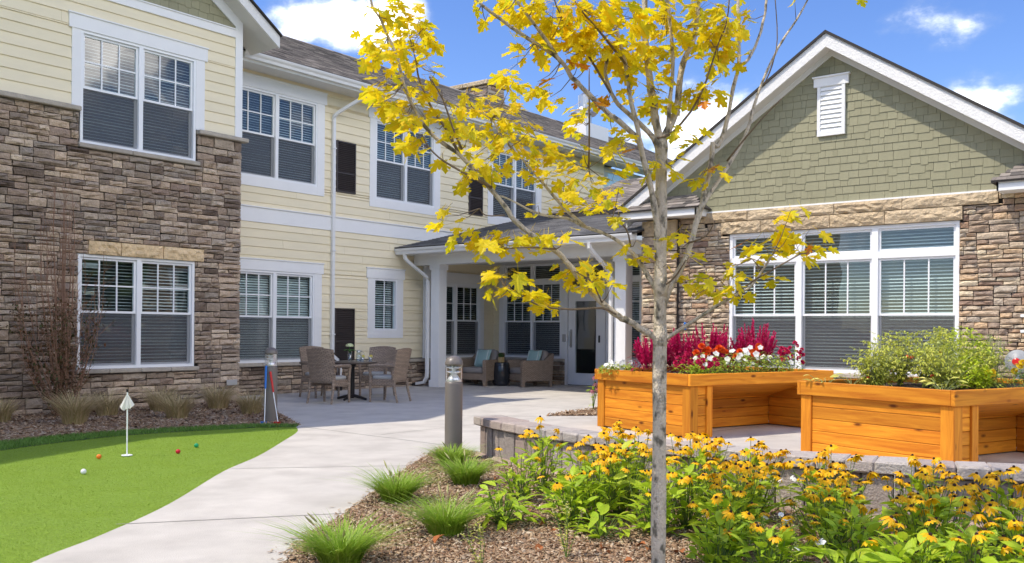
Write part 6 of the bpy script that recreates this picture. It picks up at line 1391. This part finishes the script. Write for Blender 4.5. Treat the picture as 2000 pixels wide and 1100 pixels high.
def leafy(loc, nl, H, rad, seed, label, m='rud_leaf', big=(.08, .14), ks=(0, 1)):
    t = thing('broad_leaved_plant', label, 'plant', (*loc, 0), 0); rr = random.Random(seed); B0 = Vector((*loc, 0)); st = MB()
    for i in range(nl):
        a = rr.uniform(0, 2 * PI); q = rad * rr.uniform(.15, 1); z = H * rr.uniform(.1, 1) * (1 - .4 * q / rad); p = Vector((math.cos(a) * q * .75, math.sin(a) * q * .75, z)); aa = a + rr.gauss(0, .5)
        piece('leaf', leafmesh(rr.choice(ks), m), leaf_matrix(B0 + p, (math.cos(aa), math.sin(aa), rr.uniform(-.1, .8)), rr.uniform(*big), rr.gauss(0, .3)), t); st.tube([(p.x * .15, p.y * .15, 0), p], .003, 4, cap=False)
    part('stems', st, 'rud_stem', t, world=False); return t
leafy((4.95, 3.98), 80, .32, .24, 200, 'bright green broad leaved plant without flowers in the mulch')
leafy((5.05, 3.25), 40, .22, .20, 201, 'low green leafy plant just left of the trunk foot')
leafy((4.62, 1.55), 70, .30, .28, 202, 'dark leafy plant at the lower right of the bed', big=(.12, .2))
leafy((4.55, .95), 60, .28, .28, 203, 'dark leafy plant in the bottom right corner of the bed')
# thin weedy sprigs near the camera, white flowers among them
def sprig(loc, H, n, seed, label, m='wisp', leafm='tomato_leaf', flowers=0):
    t = thing('weedy_sprig', label, 'plant', (*loc, 0), 0); rr = random.Random(seed); st = MB(); lf = MB(); fw_ = MB()
    for i in range(n):
        a = rr.uniform(0, 2 * PI); top = Vector((math.cos(a) * rr.uniform(.02, .16), math.sin(a) * rr.uniform(.02, .16), H * rr.uniform(.6, 1.05))); st.tube([(0, 0, 0), top * .5 + Vector((rr.gauss(0, .01), rr.gauss(0, .01), .02)), top], [.0025, .002, .0012], 4, cap=False)
        for k in range(16):
            s = rr.uniform(.15, 1); aa = rr.uniform(0, 2 * PI); put_leaf(lf, top * s, (math.cos(aa), math.sin(aa), .5), rr.uniform(.018, .036), .010)
        for k in range(7):
            p = top + Vector((rr.gauss(0, .012), rr.gauss(0, .012), rr.uniform(-.05, .02))); v = Vector((rr.gauss(0, 1), rr.gauss(0, 1), rr.gauss(0, 1))).normalized() * .006; b = v.orthogonal().normalized() * .005; fw_.quad(p - v, p + b, p + v, p - b)
    part('stems', st, 'rud_stem', t, world=False); part('leaves', lf, leafm, t, kind='stuff', world=False); part('seed_head', fw_, m, t, kind='stuff', world=False)
    for i in range(flowers):
        d = daisy(5, .002, .018, .3, .018, seed + i); a = rr.uniform(0, 2 * PI); o = part('flower', d, 'petunia', t, world=False); o.location = (math.cos(a) * .08, math.sin(a) * .08, H * rr.uniform(.8, 1.0)); o.rotation_euler = (rr.gauss(0, .4), rr.gauss(0, .4), 0)
for (x, y), H_, n, fl_n, lb in (((3.95, 3.32), .26, 4, 0, 'wispy pale weed at the bottom edge left of centre'), ((4.45, 3.10), .34, 6, 0, 'wispy pale weed left of the maple trunk at the bottom edge'), ((4.85, 1.98), .36, 5, 5, 'wispy plant with small white flowers low in the bed'), ((5.9, 2.35), .42, 3, 4, 'white flowered sprig among the black eyed susans'), ((4.75, 1.80), .26, 5, 4, 'small white flowered plant at the bottom edge right of the trunk'), ((5.15, 2.05), .40, 4, 0, 'brown seeding sprig among the coneflower leaves')):
    sprig((x, y), H_, n, int(x * 100), lb, flowers=fl_n)
pc = thing('pink_coneflower', 'faded pink coneflower with drooping petals left of the flower planter', 'flowering plant', (13.2, 8.68, 0)); rr = random.Random(77); st = MB(); B0 = Vector((13.2, 8.68, 0))
pinkd = [daisy(9, .008, .055, 1.8, .017, 300 + i).mesh('flower', 'pink') for i in range(2)]
for i in range(5):
    top = Vector((rr.gauss(0, .07), rr.gauss(0, .07), rr.uniform(.30, .62))); st.tube([(0, 0, 0), top * .5, top], .005, 5); f_ = piece('flower', pinkd[i % 2], Matrix.Translation(B0 + top), pc); c_ = bpy.data.objects.new('cone', CONEM); C.objects.link(c_); c_.parent = f_; c_.scale = (1.6,) * 3
for i in range(16): 
    a = rr.uniform(0, 6.28); piece('leaf', leafmesh(1, 'rud_leaf'), leaf_matrix(B0 + Vector((0, 0, rr.uniform(.05, .4))), (math.cos(a), math.sin(a), .6), rr.uniform(.10, .17)), pc)
part('stems', st, 'rud_stem', pc, world=False)
# dry leaves blown on to the mulch
dl = MB(); dl.add(*leaf_verts(.075, .06, .5, .35)); DLM = dl.mesh('fallen_leaf', 'dead'); rr = random.Random(12)
for i, (x, y) in enumerate([(5.35, 4.05), (5.0, 3.6), (5.1, 3.72), (4.75, 3.05), (4.68, 2.98), (4.85, 2.8), (4.6, 2.75), (4.95, 2.62), (4.55, 3.35), (4.2, 3.9), (4.0, 4.3), (5.9, 4.6), (6.4, 5.2), (4.4, 4.5), (5.0, 2.9), (4.7, 2.2), (4.9, 2.15), (4.3, 2.1)]):
    o = link('fallen_leaf', DLM); o.location = (x, y, .022 + rr.uniform(0, .01)); o.rotation_euler = (rr.gauss(0, .4), rr.gauss(0, .4), rr.uniform(0, 6.28)); o.scale = (rr.uniform(.6, 1.2),) * 3
    tag(o, 'dry rust coloured leaf lying on the bark mulch of the flower bed', 'fallen leaf', 'dry fallen leaves on the mulch')

# ------------------------------------------------------------------ planter 1: celosia, petunias, orange and cerise blooms
def petunia_mesh(s, m, n=5, name='flower'):
    mb = MB(); vs = [(0, 0, -.3 * s)]; k = 20
    for i in range(k):
        a = 2 * PI * i / k; r_ = s * (1 + .10 * math.cos(n * a)); vs.append((r_ * .45 * math.cos(a), r_ * .45 * math.sin(a), -.04 * s))
    for i in range(k):
        a = 2 * PI * i / k; r_ = s * (1 + .13 * math.cos(n * a)); vs.append((r_ * math.cos(a), r_ * math.sin(a), .02 * s * math.cos(n * 2 * a)))
    fs = [(0, 1 + i, 1 + (i + 1) % k) for i in range(k)] + [(1 + i, 1 + k + i, 1 + k + (i + 1) % k, 1 + (i + 1) % k) for i in range(k)]
    mb.add(vs, fs); return mb.mesh(name, m, True)
PET = petunia_mesh(.038, 'petunia')
def pompon(s, m, seed):
    rr = random.Random(seed); mb = MB()
    for j in range(4):
        nn = 12 - 2 * j
        for i in range(nn):
            a = 2 * PI * (i + .5 * j) / nn + rr.gauss(0, .1); el_ = .15 + .38 * j; d = Vector((math.cos(a) * math.cos(el_), math.sin(a) * math.cos(el_), math.sin(el_))); sd_ = Vector((-math.sin(a), math.cos(a), 0)) * s * .30; L = s * rr.uniform(.9, 1.1)
            mb.add([d * L * .3 - sd_ * .5, d * L * .3 + sd_ * .5, d * L + sd_, d * L * 1.06, d * L - sd_], [(0, 1, 2, 3, 4)])
    return mb.mesh('flower', m)
ZIN = [pompon(.045, 'zinnia', i) for i in range(3)]; CER = [pompon(.030, 'magenta', 10 + i) for i in range(3)]; MAR = [pompon(.036, 'marigold', 20 + i) for i in range(2)]
def filler(t, n, rx, ry, H, m, seed, L=(.03, .06), w=.5, name='foliage', z0=0):
    rr = random.Random(seed); mb = MB(); st = MB()
    for i in range(n):
        a = rr.uniform(0, 2 * PI); q = math.sqrt(rr.random()); z = z0 + H * rr.random() * (1 - .5 * q * q); l = rr.uniform(*L)
        put_leaf(mb, (math.cos(a) * q * rx, math.sin(a) * q * ry, z), (math.cos(a) + rr.gauss(0, .7), math.sin(a) + rr.gauss(0, .7), rr.uniform(-.3, .9)), l, l * w, .3)
    return part(name, mb, m, t, kind='stuff', world=False)
def bloom_plant(name, pos, label, cat, group, meshes, nf, rx, ry, H, leafm, seed, fz=(.5, 1.15), face=None, nl=160, scale=(.8, 1.15)):
    t = thing(name, label, cat, pos, 0, group); rr = random.Random(seed); B0 = Vector(pos)
    filler(t, nl, rx, ry, H, leafm, seed)
    for i in range(nf):
        a = rr.uniform(0, 2 * PI); q = math.sqrt(rr.random()); p = Vector((math.cos(a) * q * rx, math.sin(a) * q * ry, H * rr.uniform(*fz) * (1 - .3 * q * q) + .02))
        d = Vector((math.cos(a) * q * .5 - F.x * .75, math.sin(a) * q * .5 - F.y * .75, rr.uniform(.35, 1.0))) + Vector((rr.gauss(0, .3), rr.gauss(0, .3), 0))
        piece('flower', meshes[rr.randrange(len(meshes))], Matrix.Translation(B0 + p) @ d.to_track_quat('Z', 'Y').to_matrix().to_4x4() @ Matrix.Rotation(rr.uniform(0, 6), 4, 'Z') @ Matrix.Scale(rr.uniform(*scale), 4), t)
    return t
def plume_plant(pos, label, n, H, rad, seed):
    t = thing('celosia', label, 'flowering plant', pos, 0, 'magenta celosias in the flower planter'); rr = random.Random(seed); B0 = Vector(pos)
    filler(t, 420, rad * 1.1, rad * 1.1, H * .80, 'celosia_leaf', seed, (.05, .11), .22, 'foliage')
    for i in range(n):
        a = rr.uniform(0, 2 * PI); q = rad * math.sqrt(rr.random()); base = Vector((math.cos(a) * q * .6, math.sin(a) * q * .6, H * .12)); top = Vector((math.cos(a) * q * 1.15, math.sin(a) * q * 1.15, H * rr.uniform(.62, 1.06) * (1 - .30 * q / rad))); mb = MB()
        mb.tube([base, base.lerp(top, .5)], .004, 5, cap=False); ax = (top - base).normalized()
        for k in range(110):
            s = rr.uniform(.12, 1) ; p = base.lerp(top, s); wid = .046 * (1 - s) ** .5 + .007; aa = rr.uniform(0, 2 * PI); o1 = ax.orthogonal().normalized(); o2 = ax.cross(o1); d = o1 * math.cos(aa) + o2 * math.sin(aa); tip = p + d * wid * rr.uniform(.5, 1.2) + ax * wid * 1.3; sd_ = ax.cross(d) * .006
            mb.add([p - sd_, p + sd_, tip + sd_ * .6, tip - sd_ * .6], [(0, 1, 2, 3)])
        part('plume', mb, 'celosia', t, world=False)
    return t
GP = lambda x, y: on_planter(P1O, RZ1_, x, y)
for (x, y), n, H_, rd, lb in (((.28, .95), 36, .68, .27, 'magenta celosia left of the maple trunk in the flower planter'), ((.80, 1.0), 32, .66, .25, 'magenta celosia seen just right of the maple trunk'), ((1.42, 1.1), 36, .74, .28, 'magenta celosia in the middle of the planter before the stone wall'), ((1.86, 1.2), 34, .66, .26, 'magenta celosia at the back between the two fullest plumes'), ((2.28, .98), 44, .80, .32, 'tallest magenta celosia before the left pane of the wide window')):
    plume_plant(GP(x, y), lb, n, H_, rd, int(x * 100) + 3)
WPG = 'white petunias in the flower planter'
for (x, y), n, rx, H_, lb in (((.12, 1.52), 13, .24, .15, 'white petunia trailing at the far left corner of the flower planter'), ((.72, .42), 12, .24, .30, 'white petunia right of the trunk between orange blooms'), ((1.25, .40), 14, .26, .32, 'white petunia in the middle under the celosia'), ((1.72, .52), 13, .26, .34, 'white petunia in front of the tallest celosia'), ((2.08, .42), 9, .22, .28, 'white petunia near the cerise mound at the right')):
    bloom_plant('petunia', GP(x, y), lb, 'flowering plant', WPG, [PET], n, rx, rx, H_, 'lime_leaf', int(x * 70), nl=420, fz=(.35, 1.12))
OG = 'orange blooms in the flower planter'
for (x, y), n, lb in (((.78, .60), 6, 'orange flowered plant right of the trunk'), ((1.18, .58), 5, 'orange flowered plant in the middle of the flower planter'), ((1.85, .52), 5, 'orange flowered plant near the right cerise mound'), ((1.52, .50), 5, 'orange flowered plant under the tallest celosia')):
    bloom_plant('zinnia', GP(x, y), lb, 'flowering plant', OG, ZIN, n, .13, .12, .36, 'lime_leaf', int(x * 50), fz=(.8, 1.1), nl=80)
CG = 'cerise flowered mounds in the flower planter'
for (x, y), n, rx, H_, lb in (((.28, .30), 26, .22, .25, 'cerise flowered mound spilling over the near corner of the flower planter'), ((.60, .32), 20, .2, .22, 'cerise flowered mound next right of the near corner'), ((2.36, .40), 34, .18, .38, 'tall cerise flowered mound at the right end of the flower planter')):
    bloom_plant('verbena', GP(x, y), lb, 'flowering plant', CG, CER, n, rx, rx, H_, 'rud_leaf', int(x * 33) + 1, nl=150)
# planter 2: tomatoes, herbs, squash
G2 = lambda x, y: on_planter(P2O, RZ2_, x, y)
def tomato(pos, H, rad, seed, label, nfr, ripe):
    t = thing('tomato_plant', label, 'tomato plant', pos, 0, 'tomato plants in the herb planter'); rr = random.Random(seed); st = MB(); lf = MB(); fr = []
    for i in range(20):
        a = rr.uniform(0, 2 * PI); sp = rad * rr.uniform(.2, 1.1); h = H * rr.uniform(.5, 1.05); pts = [Vector((math.cos(a) * sp * s ** 1.3 + rr.gauss(0, .012), math.sin(a) * sp * s ** 1.3 + rr.gauss(0, .012), h * s)) for s in (0, .3, .6, .85, 1)]
        st.tube(pts, [.006, .005, .004, .003, .002], 5, cap=False)
        for k in range(13):
            s = rr.uniform(.08, 1); j = min(int(s * 4), 3); p = pts[j].lerp(pts[j + 1], s * 4 - j); aa = rr.uniform(0, 2 * PI); d = Vector((math.cos(aa), math.sin(aa), rr.uniform(-.35, .5))); L = rr.uniform(.06, .15); st.tube([p, p + d * L], [.0018, .001], 3, cap=False)
            for q in range(5): put_leaf(lf, p + d * L * (.35 + .16 * q), (d.x + rr.gauss(0, .9), d.y + rr.gauss(0, .9), rr.uniform(-.7, .3)), rr.uniform(.022, .045), .018, .4)
        fr.append(pts[rr.choice((1, 2, 3))] + Vector((rr.gauss(0, .03), rr.gauss(0, .03), -.03)))
    part('stems', st, 'tomato_stem', t, world=False); part('foliage', lf, 'tomato_leaf', t, kind='stuff', world=False)
    for i in range(nfr):
        mb = MB(); s = rr.uniform(.014, .022); mb.lathe([(s * math.cos(a), s * math.sin(a)) for a in np.linspace(-1.5, 1.5, 7)], n=10); o = part('tomato', mb, 'tomato_ripe' if i < ripe else 'tomato', t, True, world=False); o.location = fr[i % len(fr)] + Vector((rr.gauss(0, .02), rr.gauss(0, .02), 0))
for (x, y), H_, rd, lb, nf, rp in (((.72, 1.32), .50, .28, 'thin yellowing tomato plant leaning over the left side of the herb planter', 9, 2), ((1.02, 1.0), .60, .28, 'tall sparse tomato plant in the middle of the herb planter', 12, 2), ((1.42, 1.12), .64, .28, 'tall sparse tomato plant in front of the right window pane', 12, 3), ((.80, .62), .46, .28, 'low tomato plant close behind the front rim', 8, 1), ((.42, 1.2), .44, .28, 'sprawling tomato stems low at the left side of the herb planter', 5, 1), ((1.12, 1.38), .58, .30, 'bushy tomato plant between the tall tomatoes and the front rim', 9, 1), ((1.75, .85), .50, .26, 'tomato plant beside the bright herb bush', 8, 1)):
    tomato(G2(x, y), H_, rd, int(x * 90) + 7, lb, nf, rp)
def herb(pos, label, name, m, n, rx, H, L, w, seed, spikes=0):
    t = thing(name, label, 'herb', pos); filler(t, n, rx, rx, H, m, seed, L, w)
    if spikes:
        st = MB(); rr = random.Random(seed)
        for i in range(spikes): a = rr.uniform(0, 6.28); q = rx * rr.random(); st.tube([(math.cos(a) * q * .4, math.sin(a) * q * .4, 0), (math.cos(a) * q, math.sin(a) * q, H * rr.uniform(.7, 1))], .003, 4, cap=False)
        part('stems', st, 'tomato_stem', t, world=False)
herb(G2(1.95, 1.15), 'bright yellow green herb bush right of the tomatoes', 'basil_bush', 'basil', 1900, .30, .66, (.04, .075), .5, 61, 20)
herb(G2(1.35, .72), 'low yellow green herb in front of the bright bush', 'basil_bush', 'basil', 800, .22, .36, (.035, .06), .5, 62)
herb(G2(2.34, 1.05), 'dark green fine leaved herb in front of the gas regulator', 'rosemary_bush', 'rosemary', 1500, .19, .58, (.025, .05), .14, 63, 24)
herb(G2(1.85, .52), 'mid green herb with fine leaves at the right edge of the herb planter', 'rosemary_bush', 'lime_leaf', 600, .2, .28, (.02, .045), .22, 64)
bloom_plant('marigold', G2(1.95, .42), 'yellow marigold at the right side of the herb planter', 'flowering plant', None, MAR, 7, .14, .14, .26, 'rosemary', 65, nl=120)
bloom_plant('marigold', G2(1.6, .62), 'yellow marigold left of the right edge herb', 'flowering plant', None, MAR, 4, .12, .12, .22, 'lime_leaf', 66, nl=100)
def squash(pos, label, n, seed):
    t = thing('squash_seedling', label, 'plant', pos, 0, 'yellowing squash plants in the herb planter'); rr = random.Random(seed); st = MB(); B0 = Vector(pos)
    for i in range(n):
        a = rr.uniform(0, 2 * PI); q = rr.uniform(.05, .2); p = Vector((math.cos(a) * q, math.sin(a) * q, rr.uniform(.05, .14))); st.tube([(0, 0, 0), p], .003, 4, cap=False)
        piece('leaf', leafmesh(2, 'squash'), leaf_matrix(B0 + p, (math.cos(a), math.sin(a), rr.uniform(-.1, .4)), rr.uniform(.07, .11), rr.gauss(0, .4)), t)
    part('stems', st, 'tomato_stem', t, world=False)
squash(G2(.10, 1.55), 'yellowing squash plant at the far left corner of the herb planter', 8, 71); squash(G2(.36, 1.42), 'yellowing squash plant along the left rim of the herb planter', 7, 72); squash(G2(.34, .34), 'yellowing squash plant at the near front corner of the herb planter', 12, 73)

# ------------------------------------------------------------------ young maple in front
tree = thing('maple_tree', 'young maple with pale mottled trunk and yellow autumn leaves', 'tree', (4.43, 2.49, 0))
T0 = Vector((4.43, 2.49, 0)); rr = random.Random(90)
def wiggle(path, amp):
    pts = []; n = len(path)
    for i in range(n - 1):
        p0, p1, p2, p3 = (Vector(path[max(i - 1, 0)][:3]), Vector(path[i][:3]), Vector(path[i + 1][:3]), Vector(path[min(i + 2, n - 1)][:3])); r0, r1 = path[i][3], path[i + 1][3]
        for k in range(3):
            t_ = k / 3; q = .5 * ((2 * p1) + (p2 - p0) * t_ + (2 * p0 - 5 * p1 + 4 * p2 - p3) * t_ * t_ + (3 * p1 - p0 - 3 * p2 + p3) * t_ ** 3); rad = r0 + (r1 - r0) * t_
            if k and amp: q += Vector((rr.gauss(0, amp), rr.gauss(0, amp), rr.gauss(0, amp))) * min(rad, .02) * 10
            pts.append((q - T0, rad))
    pts.append((Vector(path[-1][:3]) - T0, path[-1][3])); return pts
for i, b in enumerate(BR):
    w = wiggle(b, .012 if i else .004); mb = MB(); rads = [r_ * (1 + .07 * math.sin(k * 1.7 + i)) for k, (_, r_) in enumerate(w)]
    if i == 0: rads[0] *= 1.35; rads[1] *= 1.12
    mb.tube([p for p, _ in w], rads, 14 if i == 0 else 8)
    if i == 0:
        for p, r_ in ((1.29, .035), (1.56, .034), (2.3, .03)): mb.tube([(0, 0, p - .07), (0, 0, p), (0, 0, p + .06)], [r_ * .98, r_ * 1.18, r_ * .98], 14)
    part('trunk' if i == 0 else 'branch', mb, 'bark' if b[0][3] > .0085 else 'twig', tree, True, world=False)
def maple_leaf(seed):
    rr_ = random.Random(seed)
    half = [(0, 0), (.10, -.05), (.26, -.10), (.30, .02), (.46, .06), (.36, .18), (.27, .26), (.42, .38), (.60, .46), (.53, .56), (.46, .70), (.33, .62), (.20, .52), (.24, .72), (.30, .84), (.17, .90), (0, 1.12)]
    half = [(x * rr_.uniform(.93, 1.07), y + rr_.uniform(-.015, .015)) if 0 < i < len(half) - 1 else (x, y) for i, (x, y) in enumerate(half)]
    cup = rr_.uniform(.10, .5); dr_ = rr_.uniform(.1, .6)
    zf = lambda x, y: cup * x * x * 1.1 - dr_ * max(y - .2, 0) ** 2 * .7 - .22 * abs(x) * rr_.uniform(.8, 1.1)
    mb = MB(); 
    for s in (1, -1):
        o = [(s * x, y) for x, y in half]; c = (s * .12, .33); vs = [(*c, zf(*c))] + [(x, y, zf(x, y)) for x, y in o]
        n = len(o); fs = [(0, i, i + 1) if s > 0 else (0, i + 1, i) for i in range(1, n)] + [(0, n, 1) if s > 0 else (0, 1, n)]
        mb.add(vs, fs)
    mb.tube([(0, -.75, .12), (0, -.35, .04), (0, 0, 0)], .012, 3, cap=False)
    return mb
ML = [maple_leaf(i) for i in range(9)]
MLY = [m.mesh('leaf', 'leaf_yellow', False) for m in ML]; MLO = [m.mesh('leaf', 'leaf_orange', False) for m in ML]
bp = [(Vector(p[:3]), k) for k, b in enumerate(BR) if k for p in b]
bpv = np.array([tuple(p) for p, _ in bp])
rest = []; keepn = 0; tws = MB(); cand = []
for x, y, z, rx, rz, n, orange in CL:
    c = Vector((x, y, z)); near = bpv[np.argmin(((bpv - np.array((x, y, z))) ** 2).sum(1))]; nb = Vector(near)
    tips = []
    for k in range(max(1, n // 3)):
        tip = c + R * rr.gauss(0, rx * .5) + UP * rr.gauss(0, rz * .45) + F * rr.gauss(0, .07); mid = nb.lerp(tip, .5) + Vector((0, 0, -.015)); tws.tube([nb - T0, mid - T0, tip - T0], [.0030, .0022, .0012], 4, cap=False); tips.append((nb, tip))
    n = int(n * (3.0 if z > 2.72 and y < 3.3 else 1.9) + .5) if n > 1 else n
    for k in range(n):
        a_, tip = tips[k % len(tips)]
        p = c + R * rr.uniform(-1.2, 1.2) * rx + UP * rr.uniform(-1.1, 1.1) * rz + F * rr.gauss(0, .11)
        out_d = (p - nb); out_d.z *= .3
        if out_d.length < .02: out_d = Vector((rr.gauss(0, 1), rr.gauss(0, 1), 0))
        out_d = out_d.normalized() + Vector((rr.gauss(0, .55), rr.gauss(0, .55), 0)); d = Vector((out_d.x, out_d.y, rr.uniform(-.95, .05))).normalized()
        nrm = Vector((rr.gauss(0, .45), rr.gauss(0, .45), 1)); sx = d.cross(nrm).normalized(); up = sx.cross(d)
        s = rr.uniform(.046, .084); B = Matrix((sx, d, up)).transposed().to_4x4(); Mx = Matrix.Translation(p) @ B @ Matrix.Scale(s, 4)
        if rr.random() < .3: tws.tube([tip - T0, p - T0 - d * s * .75], [.0012, .0008], 3, cap=False)
        cand.append((s * (3 if orange else 1) * rr.uniform(.7, 1.3) if seen(p) else 0, orange or rr.random() < .006, rr.randrange(9), Mx))
cand.sort(key=lambda q: -q[0])
for i, (sc, og, k, Mx) in enumerate(cand):
    if i < 300 and sc > 0: piece('leaf', (MLO if og else MLY)[k], Mx, tree)
    else: rest.append((ML[k], Mx))
# the crown goes on above the picture
for i in range(420):
    a = rr.uniform(0, 2 * PI); z = rr.uniform(3.15, 4.9); q = (1.25 - .42 * (z - 3.15)) * math.sqrt(rr.random()); p = T0 + Vector((math.cos(a) * q, math.sin(a) * q, z))
    d = Vector((math.cos(a) + rr.gauss(0, .5), math.sin(a) + rr.gauss(0, .5), rr.uniform(-1.1, 0))).normalized(); nrm = Vector((rr.gauss(0, .4), rr.gauss(0, .4), 1)); sx = d.cross(nrm).normalized(); up = sx.cross(d)
    rest.append((ML[rr.randrange(9)], Matrix.Translation(p) @ Matrix((sx, d, up)).transposed().to_4x4() @ Matrix.Scale(rr.uniform(.06, .095), 4)))
top = MB()
for k in range(9):
    a = k * .7; b0 = Vector((.05 * math.cos(a), .05 * math.sin(a), 3.1)); top.tube([b0, Vector((math.cos(a) * .35, math.sin(a) * .35, 3.8)), Vector((math.cos(a) * .55, math.sin(a) * .55, 4.6))], [.010, .006, .003], 5)
part('upper_branches', top, 'twig', tree, world=False)
baked(rest, 'leaf_mass', 'leaf_yellow', tree)
part('twigs', tws, 'twig', tree, kind='stuff', world=False)
